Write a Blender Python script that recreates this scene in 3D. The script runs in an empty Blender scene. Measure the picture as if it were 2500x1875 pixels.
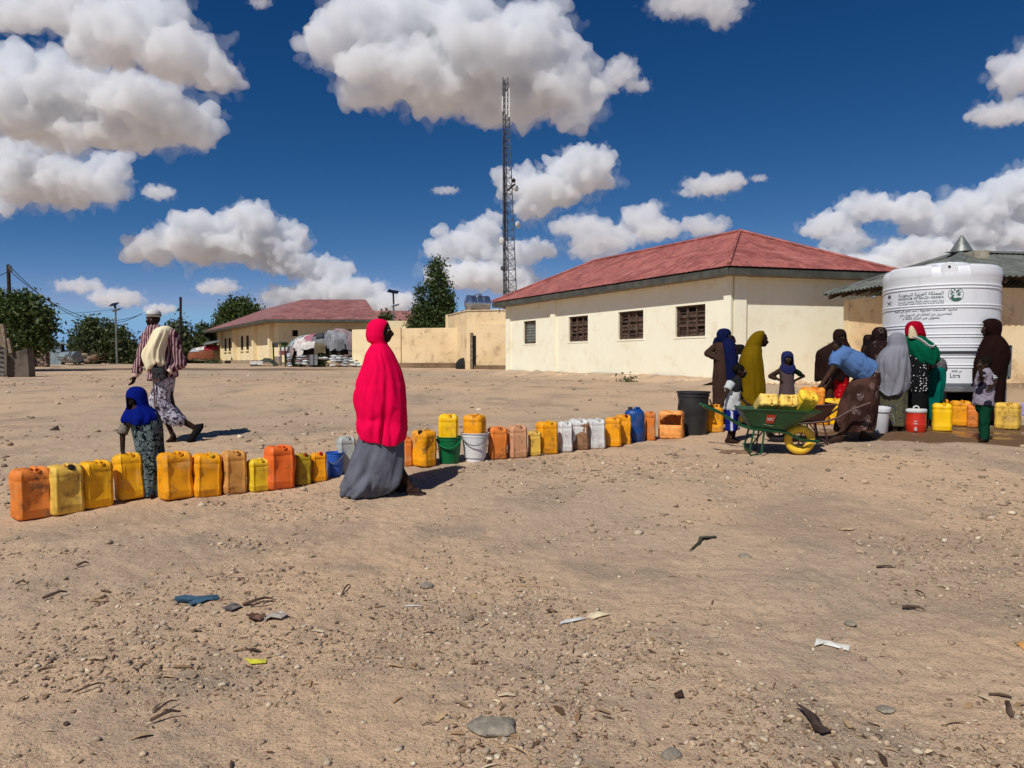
import bpy, math, random
import numpy as np
from mathutils import Vector, Matrix, noise as mnoise

R = math.radians
S = bpy.context.scene
C = S.collection
random.seed(7)
RNG = np.random.default_rng(11)

# ------------------------------------------------------------------ camera
FPX, CX, CY = 1805.6, 1250.0, 937.5          # focal length and centre of the 2500 x 1875 photograph
CAM_Z, PITCH = 1.45, R(1.666)
cam_d = bpy.data.cameras.new('camera'); cam_d.lens = 26.0; cam_d.sensor_width = 36.0
cam_d.clip_start = 0.05; cam_d.clip_end = 6000
cam = bpy.data.objects.new('camera', cam_d); C.objects.link(cam)
cam.location = (0, 0, CAM_Z); cam.rotation_euler = (R(90) - PITCH, 0, 0)
S.camera = cam
S.render.resolution_x, S.render.resolution_y = 1024, 768

def ray(px, py):
    a, b = (px - CX) / FPX, (CY - py) / FPX
    return Vector((a, math.cos(PITCH) + b * math.sin(PITCH), -math.sin(PITCH) + b * math.cos(PITCH)))
def P(px, py, D):
    d = ray(px, py); return Vector((0, 0, CAM_Z)) + d * (D / d.y)
def proj(p):
    x, y, z = p[0], p[1], p[2] - CAM_Z
    f = y * math.cos(PITCH) - z * math.sin(PITCH); u = y * math.sin(PITCH) + z * math.cos(PITCH)
    return CX + FPX * x / f, CY - FPX * u / f

# ------------------------------------------------------------------ light
SUN_AZ, SUN_EL = -121.0, 50.0                 # azimuth as an angle in the xy plane (0 = +x)
sun_dir = Vector((math.cos(R(SUN_AZ)) * math.cos(R(SUN_EL)), math.sin(R(SUN_AZ)) * math.cos(R(SUN_EL)), math.sin(R(SUN_EL))))
sl = bpy.data.lights.new('sun', 'SUN'); sl.energy = 4.0; sl.angle = R(0.53); sl.color = (1.0, 0.968, 0.92)
so = bpy.data.objects.new('sun', sl); C.objects.link(so); so.location = (0, -20, 30)
so.rotation_euler = sun_dir.to_track_quat('Z', 'Y').to_euler()
S.view_settings.view_transform = 'Standard'; S.view_settings.look = 'None'
S.view_settings.gamma = 1.0; S.view_settings.use_curve_mapping = False
S.view_settings.exposure = 0.0

# ------------------------------------------------------------------ world: Nishita sky with cumulus clouds placed by direction
W = bpy.data.worlds.new('World'); S.world = W; W.use_nodes = True
nt = W.node_tree; nt.nodes.clear()
def N(t, **kw):
    n = nt.nodes.new(t)
    for k, v in kw.items(): setattr(n, k, v)
    return n
def L(a, b): nt.links.new(a, b)
def setin(n, i, v):
    if hasattr(v, 'is_output') or isinstance(v, bpy.types.NodeSocket): nt.links.new(v, n.inputs[i])
    else: n.inputs[i].default_value = v
def MA(op, a, b=0.0, c=0.0, clamp=False):
    n = N('ShaderNodeMath', operation=op, use_clamp=clamp)
    setin(n, 0, a); setin(n, 1, b); setin(n, 2, c); return n.outputs[0]
def VM(op, a, b=None, c=None):
    n = N('ShaderNodeVectorMath', operation=op); setin(n, 0, a)
    if b is not None: setin(n, 1, b)
    if c is not None: setin(n, 2, c)
    return n
def SS(x, lo, hi, a=0.0, b=1.0):
    n = N('ShaderNodeMapRange', interpolation_type='SMOOTHSTEP')
    for i, v in enumerate((x, lo, hi, a, b)): setin(n, i, v)
    return n.outputs[0]
def MIXC(f, a, b):
    n = N('ShaderNodeMix', data_type='RGBA'); setin(n, 0, f)
    for i, v in ((6, a), (7, b)):
        if isinstance(v, tuple): n.inputs[i].default_value = (*v, 1)
        else: L(v, n.inputs[i])
    return n.outputs[2]
tc = N('ShaderNodeTexCoord').outputs['Generated']
sky = N('ShaderNodeTexSky', sky_type='NISHITA'); sky.sun_disc = False
sky.sun_elevation = R(SUN_EL); sky.sun_rotation = R(90 - SUN_AZ)
sky.altitude = 3500; sky.air_density = 0.5; sky.dust_density = 0.0; sky.ozone_density = 8.0
# grade of the sky as the photograph's camera rendered it: deeper blue high up, paler low down
sp = N('ShaderNodeSeparateColor'); L(sky.outputs[0], sp.inputs[0]); cb = N('ShaderNodeCombineColor')
for k_, (a_, e_, s_, top_) in enumerate(((3.75, 2.36, .0622, 2.4), (1.731, 1.31, .5, 4.5), (.657, .93, 1.789, 7.6))):
    L(MA('MINIMUM', MA('MULTIPLY', MA('POWER', MA('MULTIPLY', sp.outputs[k_], a_), e_), s_), top_), cb.inputs[k_])
bg = N('ShaderNodeBackground'); L(cb.outputs[0], bg.inputs[0]); bg.inputs[1].default_value = 0.09
wo = N('ShaderNodeOutputWorld'); L(bg.outputs[0], wo.inputs[0])
W.cycles.sampling_method = 'MANUAL'; W.cycles.sample_map_resolution = 512

# ------------------------------------------------------------------ terrain
HY = np.array([-60, 0, 3, 6, 7, 8, 9, 10, 12, 14, 16, 18, 19.6, 24, 30, 40, 48, 60, 120, 4000.0])
HH = np.array([1.5, 1.45, 1.45, 1.43, 1.36, 1.28, 1.21, 1.14, 1.05, .95, .82, .67, .57, .53, .50, .28, .13, .06, .05, .05])
def g(x, y):
    x = np.asarray(x, float); y = np.asarray(y, float)
    h = np.interp(y, HY, HH)
    h = (h + np.interp(y - .5, HY, HH) + np.interp(y + .5, HY, HH)) / 3
    fade = np.clip((70 - np.abs(y)) / 60, 0, 1)
    u = .014 * np.sin(1.1 * x + .7 * y + 1) + .010 * np.sin(2.3 * x - 1.7 * y) + .012 * np.sin(.5 * x - .9 * y + 2)
    return CAM_Z - h + u * fade
def gz(x, y): return float(g(x, y))
def G(px, py):
    d = ray(px, py); o = Vector((0, 0, CAM_Z)); t0 = 1.2; f0 = None; t = t0
    while t < 400:
        p = o + d * (t / d.y)
        if p.z < gz(p.x, p.y): break
        t0 = t; t *= 1.02
    a, b = t0, t
    for _ in range(40):
        m = (a + b) / 2; p = o + d * (m / d.y)
        if p.z < gz(p.x, p.y): b = m
        else: a = m
    p = o + d * (b / d.y); return Vector((p.x, p.y, gz(p.x, p.y)))
def GD(px, D):
    x = (px - CX) / FPX * D * 1.0; return Vector((x, D, gz(x, D)))

# ------------------------------------------------------------------ mesh helpers
class MB:
    def __init__(s): s.v = []; s.f = []; s.c = []
    def add(s, vs, fs, col=None):
        o = len(s.v); s.v += [tuple(v) for v in vs]; s.f += [tuple(i + o for i in f) for f in fs]
        if col is not None: s.c += [col] * len(fs)
        return s
    def box(s, c, size, rz=0.0, M=None, taper=1.0):
        hx, hy, hz = size[0] / 2, size[1] / 2, size[2] / 2
        vs = []
        for z in (-1, 1):
            k = taper if z > 0 else 1
            for (x, y) in ((-1, -1), (1, -1), (1, 1), (-1, 1)):
                v = Vector((x * hx * k, y * hy * k, z * hz))
                v = (M @ v) if M is not None else Vector((v.x * math.cos(rz) - v.y * math.sin(rz), v.x * math.sin(rz) + v.y * math.cos(rz), v.z))
                vs.append(v + Vector(c))
        return s.add(vs, [(3, 2, 1, 0), (4, 5, 6, 7), (0, 1, 5, 4), (1, 2, 6, 5), (2, 3, 7, 6), (3, 0, 4, 7)])
    def prism(s, base, top):
        n = len(base)
        return s.add(list(base) + list(top), [tuple(range(n - 1, -1, -1)), tuple(range(n, 2 * n))] + [(i, (i + 1) % n, n + (i + 1) % n, n + i) for i in range(n)])
    def bar(s, a, b, w, h=None, up=(0, 0, 1)):
        a, b = Vector(a), Vector(b); d = (b - a).normalized(); u = Vector(up)
        if abs(d.dot(u)) > .98: u = Vector((1, 0, 0))
        x = d.cross(u).normalized(); y = x.cross(d); h = h or w
        o = [x * (-w / 2) + y * (-h / 2), x * (w / 2) + y * (-h / 2), x * (w / 2) + y * (h / 2), x * (-w / 2) + y * (h / 2)]
        return s.prism([a + i for i in o], [b + i for i in o])
    def tube(s, path, r, n=8, caps=True):
        path = [Vector(p) for p in path]; m = len(path); rs = r if isinstance(r, (list, tuple)) else [r] * m
        vs = []; prev = None
        for i, p in enumerate(path):
            t = (path[min(i + 1, m - 1)] - path[max(i - 1, 0)]).normalized()
            if prev is None:
                u = Vector((0, 0, 1)) if abs(t.z) < .9 else Vector((1, 0, 0)); x = t.cross(u).normalized()
            else:
                x = (prev - t * prev.dot(t)).normalized()
            prev = x; y = t.cross(x)
            for k in range(n):
                a = 2 * math.pi * k / n; vs.append(p + (x * math.cos(a) + y * math.sin(a)) * rs[i])
        fs = [(i * n + k, i * n + (k + 1) % n, (i + 1) * n + (k + 1) % n, (i + 1) * n + k) for i in range(m - 1) for k in range(n)]
        if caps: fs += [tuple(range(n - 1, -1, -1)), tuple(range((m - 1) * n, m * n))]
        return s.add(vs, fs)
    def lathe(s, prof, n=24, c=(0, 0, 0), M=None, sx=1.0, sy=1.0, close=True):
        vs = []
        for (r, z) in prof:
            for k in range(n):
                a = 2 * math.pi * k / n; v = Vector((r * math.cos(a) * sx, r * math.sin(a) * sy, z))
                if M is not None: v = M @ v
                vs.append(v + Vector(c))
        m = len(prof)
        fs = [(i * n + k, i * n + (k + 1) % n, (i + 1) * n + (k + 1) % n, (i + 1) * n + k) for i in range(m - 1) for k in range(n)]
        if close: fs += [tuple(range(n - 1, -1, -1)), tuple(range((m - 1) * n, m * n))]
        return s.add(vs, fs)
    def ell(s, c, r, M=None, n=12, m=8):
        prof = [(math.sin(math.pi * i / m), -math.cos(math.pi * i / m)) for i in range(m + 1)]
        prof[0] = (.02, -1); prof[-1] = (.02, 1)
        vs = []
        for (q, z) in prof:
            for k in range(n):
                a = 2 * math.pi * k / n; v = Vector((q * math.cos(a) * r[0], q * math.sin(a) * r[1], z * r[2]))
                vs.append((M @ v if M is not None else v) + Vector(c))
        fs = [(i * n + k, i * n + (k + 1) % n, (i + 1) * n + (k + 1) % n, (i + 1) * n + k) for i in range(m) for k in range(n)]
        fs += [tuple(range(n - 1, -1, -1)), tuple(range(m * n, (m + 1) * n))]
        return s.add(vs, fs)
    def cap(s, a, b, ra, rb, n=12, flat=False):
        a, b = Vector(a), Vector(b); d = b - a; Ln = max(d.length, 1e-5); q = d.normalized().to_track_quat('Z', 'Y').to_matrix()
        if flat: prof = [(.01, 0), (ra, 0), (rb, Ln), (.01, Ln)]
        else:
            prof = [(max(ra * math.sin(t), .003), -ra * math.cos(t)) for t in np.linspace(0, math.pi / 2, 4)] + \
                   [(max(rb * math.cos(t), .003), Ln + rb * math.sin(t)) for t in np.linspace(0, math.pi / 2, 4)]
        return s.lathe(prof, n, a, q)
    def grid(s, pts):
        pts = [list(r) for r in pts]; m, n = len(pts), len(pts[0])
        return s.add([p for r in pts for p in r], [(i * n + j, i * n + j + 1, (i + 1) * n + j + 1, (i + 1) * n + j) for i in range(m - 1) for j in range(n - 1)])
    def mesh(s, name, off=None, smooth=False):
        me = bpy.data.meshes.new(name)
        vs = s.v if off is None else [(v[0] - off[0], v[1] - off[1], v[2] - off[2]) for v in s.v]
        me.from_pydata(vs, [], s.f)
        if s.c and len(s.c) == len(s.f):
            at = me.color_attributes.new('col', 'FLOAT_COLOR', 'CORNER')
            cols = []
            for f, c in zip(s.f, s.c): cols += [c[0], c[1], c[2], 1.0] * len(f)
            at.data.foreach_set('color', cols)
        if smooth: me.polygons.foreach_set('use_smooth', [True] * len(me.polygons))
        me.update()
        if smooth: me.set_sharp_from_angle(angle=R(40))
        return me

def np_mesh(name, V, F, smooth=False, cols=None):
    V = np.asarray(V, np.float32); F = np.asarray(F, np.int32); k = F.shape[1]
    me = bpy.data.meshes.new(name); me.vertices.add(len(V)); me.vertices.foreach_set('co', V.ravel())
    me.loops.add(F.size); me.loops.foreach_set('vertex_index', F.ravel())
    me.polygons.add(len(F)); me.polygons.foreach_set('loop_start', np.arange(0, F.size, k, dtype=np.int32))
    if smooth: me.polygons.foreach_set('use_smooth', np.ones(len(F), bool))
    if cols is not None:
        at = me.color_attributes.new('col', 'FLOAT_COLOR', 'CORNER')
        c = np.repeat(np.concatenate([cols, np.ones((len(F), 1))], 1), k, 0).astype(np.float32); at.data.foreach_set('color', c.ravel())
    me.update(); me.validate(); return me

def link(name, me, mat=None, parent=None, loc=None, color=None):
    o = bpy.data.objects.new(name, me); C.objects.link(o)
    if parent is not None: o.parent = parent
    if loc is not None: o.location = loc
    if mat is not None:
        if len(me.materials) == 0: me.materials.append(mat)
    if color is not None: o.color = (*color, 1)
    return o
def tag(o, label=None, cat=None, group=None, kind=None):
    if label: o['label'] = label
    if cat: o['category'] = cat
    if group: o['group'] = group
    if kind: o['kind'] = kind
    return o
def thing(name, label, cat, loc=(0, 0, 0), rz=0.0, group=None):
    o = bpy.data.objects.new(name, None); C.objects.link(o); o.location = loc; o.rotation_euler = (0, 0, rz)
    o.empty_display_size = .1
    return tag(o, label, cat, group)
def part(name, mb, mat, parent, smooth=False, world=True, color=None):
    off = parent.location if (world and parent is not None) else None
    if world and parent is not None and parent.parent is not None: off = parent.parent.location
    return link(name, mb.mesh(name, off, smooth), mat, parent, color=color)
def solo(name, mb, mat, label, cat, group=None, smooth=False, loc=None, color=None):
    if loc is None:
        a = np.array(mb.v); loc = Vector(((a[:, 0].min() + a[:, 0].max()) / 2, (a[:, 1].min() + a[:, 1].max()) / 2, a[:, 2].min()))
    o = link(name, mb.mesh(name, loc, smooth), mat, None, loc, color); return tag(o, label, cat, group)
def eval_mesh(me, mods, name):
    o = bpy.data.objects.new('tmp', me); C.objects.link(o)
    for (t, kw) in mods:
        m = o.modifiers.new('m', t)
        for k, v in kw.items(): setattr(m, k, v)
    dg = bpy.context.evaluated_depsgraph_get()
    r = bpy.data.meshes.new_from_object(o.evaluated_get(dg)); r.name = name
    bpy.data.objects.remove(o); return r
def smoothed(me): me.polygons.foreach_set('use_smooth', [True] * len(me.polygons)); return me

# ------------------------------------------------------------------ materials
def lin(r, g_, b): return tuple(((c / 255) / 12.92 if c <= 10 else (((c / 255) + .055) / 1.055) ** 2.4) for c in (r, g_, b))
class Mat:
    """small wrapper to wire a Principled material"""
    def __init__(s, name):
        s.m = bpy.data.materials.new(name); s.m.use_nodes = True; s.t = s.m.node_tree
        s.b = s.t.nodes['Principled BSDF']; s.b.inputs['Specular IOR Level'].default_value = .3
    def n(s, t, **kw):
        x = s.t.nodes.new(t)
        for k, v in kw.items():
            if k in x.inputs.keys(): s.i(x, k, v)
            else: setattr(x, k, v)
        return x
    def i(s, node, k, v):
        if isinstance(v, bpy.types.NodeSocket): s.t.links.new(v, node.inputs[k])
        elif isinstance(v, tuple) and len(v) == 3 and node.inputs[k].type == 'RGBA': node.inputs[k].default_value = (*v, 1)
        else: node.inputs[k].default_value = v
    def co(s, which='Object', scale=None, rot=None):
        c = s.n('ShaderNodeTexCoord').outputs[which]
        if scale is not None or rot is not None:
            m = s.n('ShaderNodeMapping'); s.t.links.new(c, m.inputs[0])
            if scale is not None: m.inputs['Scale'].default_value = scale
            if rot is not None: m.inputs['Rotation'].default_value = rot
            c = m.outputs[0]
        return c
    def noise(s, co, scale, detail=4, rough=.55, dist=0.0):
        x = s.n('ShaderNodeTexNoise'); s.t.links.new(co, x.inputs['Vector'])
        x.inputs['Scale'].default_value = scale; x.inputs['Detail'].default_value = detail; x.inputs['Roughness'].default_value = rough; x.inputs['Distortion'].default_value = dist
        return x.outputs[0]
    def vor(s, co, scale, rnd=1.0, out='Distance', feature='F1'):
        x = s.n('ShaderNodeTexVoronoi', feature=feature); s.t.links.new(co, x.inputs['Vector']); x.inputs['Scale'].default_value = scale
        x.inputs['Randomness'].default_value = rnd; return x.outputs[out]
    def wave(s, co, scale, dist=0, direction='X', detail=2, dscale=1.0):
        x = s.n('ShaderNodeTexWave', bands_direction=direction); s.t.links.new(co, x.inputs['Vector'])
        x.inputs['Scale'].default_value = scale; x.inputs['Distortion'].default_value = dist; x.inputs['Detail'].default_value = detail
        x.inputs['Detail Scale'].default_value = dscale; return x.outputs['Fac']
    def math(s, op, a, b=0.0, c=0.0, clamp=False):
        x = s.n('ShaderNodeMath', operation=op, use_clamp=clamp)
        for k, v in enumerate((a, b, c)): s.i(x, k, v)
        return x.outputs[0]
    def ss(s, x, lo, hi, a=0.0, b=1.0):
        n = s.n('ShaderNodeMapRange', interpolation_type='SMOOTHSTEP')
        for k, v in enumerate((x, lo, hi, a, b)): s.i(n, k, v)
        return n.outputs[0]
    def mix(s, f, a, b, blend='MIX'):
        x = s.n('ShaderNodeMix', data_type='RGBA', blend_type=blend); s.i(x, 0, f); s.i(x, 6, a); s.i(x, 7, b); return x.outputs[2]
    def bump(s, h, strength=.5, dist=.02):
        x = s.n('ShaderNodeBump'); x.inputs['Strength'].default_value = strength; x.inputs['Distance'].default_value = dist
        s.t.links.new(h, x.inputs['Height']); s.t.links.new(x.outputs[0], s.b.inputs['Normal'])
    def out(s, col=None, rough=None, metal=None, spec=None):
        if col is not None: s.i(s.b, 'Base Color', col)
        if rough is not None: s.i(s.b, 'Roughness', rough)
        if metal is not None: s.i(s.b, 'Metallic', metal)
        if spec is not None: s.i(s.b, 'Specular IOR Level', spec)
        return s.m
def simple(name, col, rough=.8, col2=None, scale=6.0, bump=.0, bscale=60.0, metal=0.0, spec=.3, contrast=(.35, .7)):
    m = Mat(name); co = m.co()
    c2 = col2 if col2 is not None else tuple(x * .72 for x in col)
    f = m.ss(m.noise(co, scale, 5, .6), contrast[0], contrast[1])
    c = m.mix(f, c2, col)
    if bump: m.bump(m.noise(co, bscale, 5, .6), bump, .01)
    return m.out(c, rough, metal, spec)
def vcol(name, rough=.9, bump=0.0, bscale=80.0, k=.25):
    m = Mat(name); a = m.n('ShaderNodeVertexColor'); a.layer_name = 'col'
    f = m.noise(m.co(), 25, 4); c = m.mix(m.math('MULTIPLY', f, k), a.outputs[0], (.02, .018, .015))
    if bump: m.bump(m.noise(m.co(), bscale, 4), bump, .01)
    return m.out(c, rough)
# ------------------------------------------------------------------ ground
def vnoise(x, y, seed=0):
    xi = np.floor(x).astype(np.int64); yi = np.floor(y).astype(np.int64); fx = x - xi; fy = y - yi
    fx = fx * fx * (3 - 2 * fx); fy = fy * fy * (3 - 2 * fy)
    def h(a, b):
        n = (a * 374761393 + b * 668265263 + seed * 1274126177) & 0x7fffffff
        n = ((n ^ (n >> 13)) * 1103515245) & 0x7fffffff
        return ((n ^ (n >> 16)) & 0xffff) / 65535.0
    return (h(xi, yi) * (1 - fx) + h(xi + 1, yi) * fx) * (1 - fy) + (h(xi, yi + 1) * (1 - fx) + h(xi + 1, yi + 1) * fx) * fy
def fbm(x, y, o=4, seed=0):
    s = 0; a = .5
    for i in range(o): s = s + a * (vnoise(x, y, seed + i) - .5); x = x * 2.03; y = y * 2.03; a *= .52
    return s
WATER = (6.2, 10.95, 3.6, .62)                 # wet patch in front of the tank
def wetmask(x, y):
    q = ((x - 7.6) / 4.2) ** 2 + ((y - (11.15 + .12 * np.sin(x * 1.7))) / 1.15) ** 2
    return np.clip(1.25 - q + fbm(x * 1.3, y * 2.2, 4, 5) * 1.3, 0, 1)
def relief(x, y):
    d = np.hypot(x, y)
    a = np.clip(1.15 - d / 40, .15, 1)
    r = fbm(x * 3.1, y * 3.1, 4, 3) * .030 + fbm(x * 14, y * 14, 3, 9) * .022
    rough = np.clip(fbm(x * .5 + 9, y * .5, 3, 21) * 3 + .5, 0, 1)
    r = r * (.55 + .9 * rough) * a
    return r * (1 - .75 * wetmask(x, y))
ang = np.concatenate([np.linspace(-180, -62, 24, endpoint=False), np.linspace(-62, -40, 40, endpoint=False), np.linspace(-40, 40, 460, endpoint=False), np.linspace(40, 62, 40, endpoint=False), np.linspace(62, 180, 24)])
rad = np.concatenate([[.3, .8, 1.3], np.geomspace(1.8, 14, 440), np.geomspace(14.3, 60, 90), [70, 90, 130, 200, 400, 900, 2000, 4000]])
A, Rr = np.meshgrid(np.radians(ang), rad); X = Rr * np.sin(A); Y = Rr * np.cos(A)
Z = g(X, Y) + relief(X, Y)
V = np.stack([X, Y, Z], -1).reshape(-1, 3); na = len(ang)
i, j = np.meshgrid(np.arange(len(rad) - 1), np.arange(na - 1), indexing='ij')
F = np.stack([i * na + j, i * na + j + 1, (i + 1) * na + j + 1, (i + 1) * na + j], -1).reshape(-1, 4)[:, ::-1]
def ground_material():
    m = Mat('dry_earth'); co = m.co()
    big = m.noise(co, .22, 3); mid = m.noise(co, 1.1, 5, .6); fine = m.noise(co, 9, 6, .65); grit = m.noise(co, 70, 4, .7)
    c = m.mix(m.ss(big, .42, .60), lin(206, 174, 141), lin(190, 166, 139))
    c = m.mix(m.ss(mid, .48, .68), c, lin(166, 146, 124)); c = m.mix(m.ss(m.noise(co, .5, 4, .6, .6), .52, .66, 0, .75), c, lin(173, 149, 125)); c = m.mix(m.ss(m.noise(co, .35, 3), .56, .68, 0, .6), c, lin(213, 178, 140))
    c = m.mix(m.ss(fine, .55, .8, 0, .55), c, lin(214, 184, 150))
    c = m.mix(m.ss(grit, .54, .68, 0, .65), c, lin(128, 100, 76))
    c = m.mix(m.ss(grit, .42, .30, 0, .5), c, lin(218, 192, 158))
    # little stones and crumbs
    v = m.vor(co, 46); vc = m.vor(co, 46, out='Color')
    sep = m.n('ShaderNodeSeparateColor'); m.t.links.new(vc, sep.inputs[0])
    stone = m.math('MULTIPLY', m.ss(v, .34, .26), m.ss(sep.outputs[0], .60, .64))
    stone = m.math('MULTIPLY', stone, m.ss(mid, .40, .55, .15, 1))
    sc = m.mix(sep.outputs[1], lin(150, 122, 96), lin(222, 205, 176))
    c = m.mix(stone, c, sc)
    c = m.mix(m.ss(m.noise(co, 160, 2, .6), .62, .68, 0, .5), c, lin(84, 64, 48))
    sx_ = m.n('ShaderNodeSeparateXYZ'); m.t.links.new(co, sx_.inputs[0])
    # wet soil
    q = m.math('ADD', m.math('POWER', m.math('DIVIDE', m.math('SUBTRACT', sx_.outputs[0], 7.6), 3.7), 2), m.math('POWER', m.math('DIVIDE', m.math('SUBTRACT', sx_.outputs[1], 11.15), 1.15), 2))
    wet = m.ss(m.math('SUBTRACT', m.math('MULTIPLY_ADD', m.math('SUBTRACT', m.noise(co, 1.6, 4), .5), 2.0, 1.1), q), .1, .42)
    c = m.mix(wet, c, lin(112, 85, 60))
    # dark ashy streak across the far yard
    q2 = m.math('ABSOLUTE', m.math('SUBTRACT', m.math('MULTIPLY_ADD', sx_.outputs[0], .08, sx_.outputs[1]), 36.0))
    ash = m.math('MULTIPLY', m.ss(m.math('MULTIPLY_ADD', m.math('SUBTRACT', m.noise(co, .55, 5, .7), .5), 6.0, q2), 2.6, .8), m.math('MULTIPLY', m.ss(sx_.outputs[0], -7.0, -10.0), m.ss(sx_.outputs[0], -26, -20)))
    c = m.mix(m.math('MULTIPLY', ash, .8), c, lin(98, 84, 70))
    pool = m.math('MULTIPLY', m.ss(m.math('SUBTRACT', m.math('MULTIPLY_ADD', m.math('SUBTRACT', m.noise(co, 2.3, 3), .5), 1.8, .45), q), .15, .5), 1.0)
    h = m.math('ADD', m.math('MULTIPLY', fine, .8), m.math('MULTIPLY', grit, .35)); h = m.math('ADD', h, m.math('MULTIPLY', stone, .5))
    h = m.math('MULTIPLY', h, m.math('SUBTRACT', 1.0, m.math('MULTIPLY', pool, .93)))
    m.bump(h, 1.0, .035)
    m.out(c, m.ss(pool, 0, 1, .92, .22), spec=m.ss(pool, 0, 1, .15, .5)); return m.m
MG = ground_material()
gr = link('ground', np_mesh('ground', V, F, True), MG); tag(gr, 'dry stony tan earth of the open yard', None, None, 'structure')

# ---- gravel, leaf litter and straw lying on it (nobody could count it)
def ico():
    t = (1 + 5 ** .5) / 2
    v = np.array([(-1, t, 0), (1, t, 0), (-1, -t, 0), (1, -t, 0), (0, -1, t), (0, 1, t), (0, -1, -t), (0, 1, -t), (t, 0, -1), (t, 0, 1), (-t, 0, -1), (-t, 0, 1)], float)
    v /= np.linalg.norm(v[0])
    f = np.array([(0, 11, 5), (0, 5, 1), (0, 1, 7), (0, 7, 10), (0, 10, 11), (1, 5, 9), (5, 11, 4), (11, 10, 2), (10, 7, 6), (7, 1, 8), (3, 9, 4), (3, 4, 2), (3, 2, 6), (3, 6, 8), (3, 8, 9), (4, 9, 5), (2, 4, 11), (6, 2, 10), (8, 6, 7), (9, 8, 1)])
    return v, f
def scatter_pts(n, r0, r1, power, half=42):
    out = []
    while len(out) < n:
        u = RNG.random(n); r = r0 * (r1 / r0) ** u if power == 1 else (r0 ** (1 - power) + u * (r1 ** (1 - power) - r0 ** (1 - power))) ** (1 / (1 - power))
        a = np.radians(RNG.uniform(-half, half, n)); x, y = r * np.sin(a), r * np.cos(a)
        dens = np.clip(.26 + fbm(x * .55 + 3, y * .55, 3, 33) * 4.6 + fbm(x * 1.9, y * 1.9, 2, 44) * 1.6 + np.clip((x - .3) * .07, -.2, .4), .05, 1)
        k = (RNG.random(n) < dens) & (wetmask(x, y) < .4)
        out += list(zip(x[k], y[k]))
    return np.array(out[:n])
def gravel(name, n, r0, r1, power, smin, smax, label, palette):
    p = scatter_pts(n, r0, r1, power); bv, bf = ico()
    d = np.hypot(p[:, 0], p[:, 1]); s = smin * (1 - RNG.random(n)) ** (-.55); s = np.minimum(s, smax) * (1 + d * .03)
    bases = [bv * (1 + RNG.uniform(-.45, .40, (12, 1))) for _ in range(24)]
    Vs = np.empty((n, 12, 3)); rz = RNG.uniform(0, 6.28, n); el_ = RNG.uniform(.6, 1.5, n); fl = RNG.uniform(.35, .8, n)
    for k in range(n):
        b = bases[k % 24] * (s[k] * el_[k], s[k], s[k] * fl[k]); c_, s_ = math.cos(rz[k]), math.sin(rz[k])
        Vs[k, :, 0] = b[:, 0] * c_ - b[:, 1] * s_; Vs[k, :, 1] = b[:, 0] * s_ + b[:, 1] * c_; Vs[k, :, 2] = b[:, 2]
    z = g(p[:, 0], p[:, 1]) + relief(p[:, 0], p[:, 1]) + s * fl * .35
    Vs += np.stack([p[:, 0], p[:, 1], z], -1)[:, None, :]
    Fs = (bf[None] + (np.arange(n) * 12)[:, None, None]).reshape(-1, 3)
    pal = np.array(palette); cols = pal[RNG.integers(0, len(pal), n)] * RNG.uniform(.75, 1.2, (n, 1))
    o = link(name, np_mesh(name, Vs.reshape(-1, 3), Fs, False, np.repeat(cols, 20, 0)), M_STONE)
    return tag(o, label, 'gravel', None, 'stuff')
M_STONE = vcol('stone_chips', .9, .4, 120)
PAL = [lin(176, 152, 124), lin(190, 166, 138), lin(200, 180, 152), lin(168, 146, 122), lin(214, 196, 168), lin(180, 154, 126), lin(176, 150, 124), lin(160, 138, 114), lin(194, 168, 138), lin(142, 120, 100), lin(196, 170, 140)]
gravel('gravel', 34000, 1.9, 9.5, 1.0, .0026, .015, 'small pale stones scattered over the near earth', PAL)
gravel('gravel', 8000, 6, 34, .6, .0050, .032, 'loose stones scattered over the farther yard', PAL)
def litter(name, n, label):
    p = scatter_pts(n, 1.9, 16, 1.0); m = n
    Ln = RNG.uniform(.004, .017, m) * (1 + (RNG.random(m) < .07) * 1.6); Wd = Ln * RNG.uniform(.08, .5, m); rz = RNG.uniform(0, 6.28, m)
    c_, s_ = np.cos(rz), np.sin(rz); z = g(p[:, 0], p[:, 1]) + relief(p[:, 0], p[:, 1])
    Vs = np.empty((m, 6, 3)); cu = RNG.uniform(.1, .5, m) * Ln * .8
    for k, (a, b, h) in enumerate(((-1, -.6, 0), (0, -1, 1), (1, -.5, .3), (1, .5, .4), (0, 1, 1.1), (-1, .5, .1))):
        Vs[:, k, 0] = p[:, 0] + a * Ln * c_ - b * Wd * s_; Vs[:, k, 1] = p[:, 1] + a * Ln * s_ + b * Wd * c_; Vs[:, k, 2] = z + .004 + h * cu * .7
    Fs = np.array([(0, 1, 4, 5), (1, 2, 3, 4)])[None] + (np.arange(m) * 6)[:, None, None]
    pal = np.array([lin(176, 140, 100), lin(150, 116, 84), lin(112, 84, 60), lin(224, 202, 164), lin(170, 136, 102), lin(88, 66, 50), lin(200, 168, 126)])
    cols = pal[RNG.integers(0, len(pal), m)] * RNG.uniform(.7, 1.15, (m, 1))
    o = link(name, np_mesh(name, Vs.reshape(-1, 3), Fs.reshape(-1, 4), False, np.repeat(cols, 2, 0)), M_STONE)
    tag(o, label, 'dry leaves', None, 'stuff')
litter('leaf_litter', 8000, 'dry leaf and straw crumbs scattered over the yard')
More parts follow.
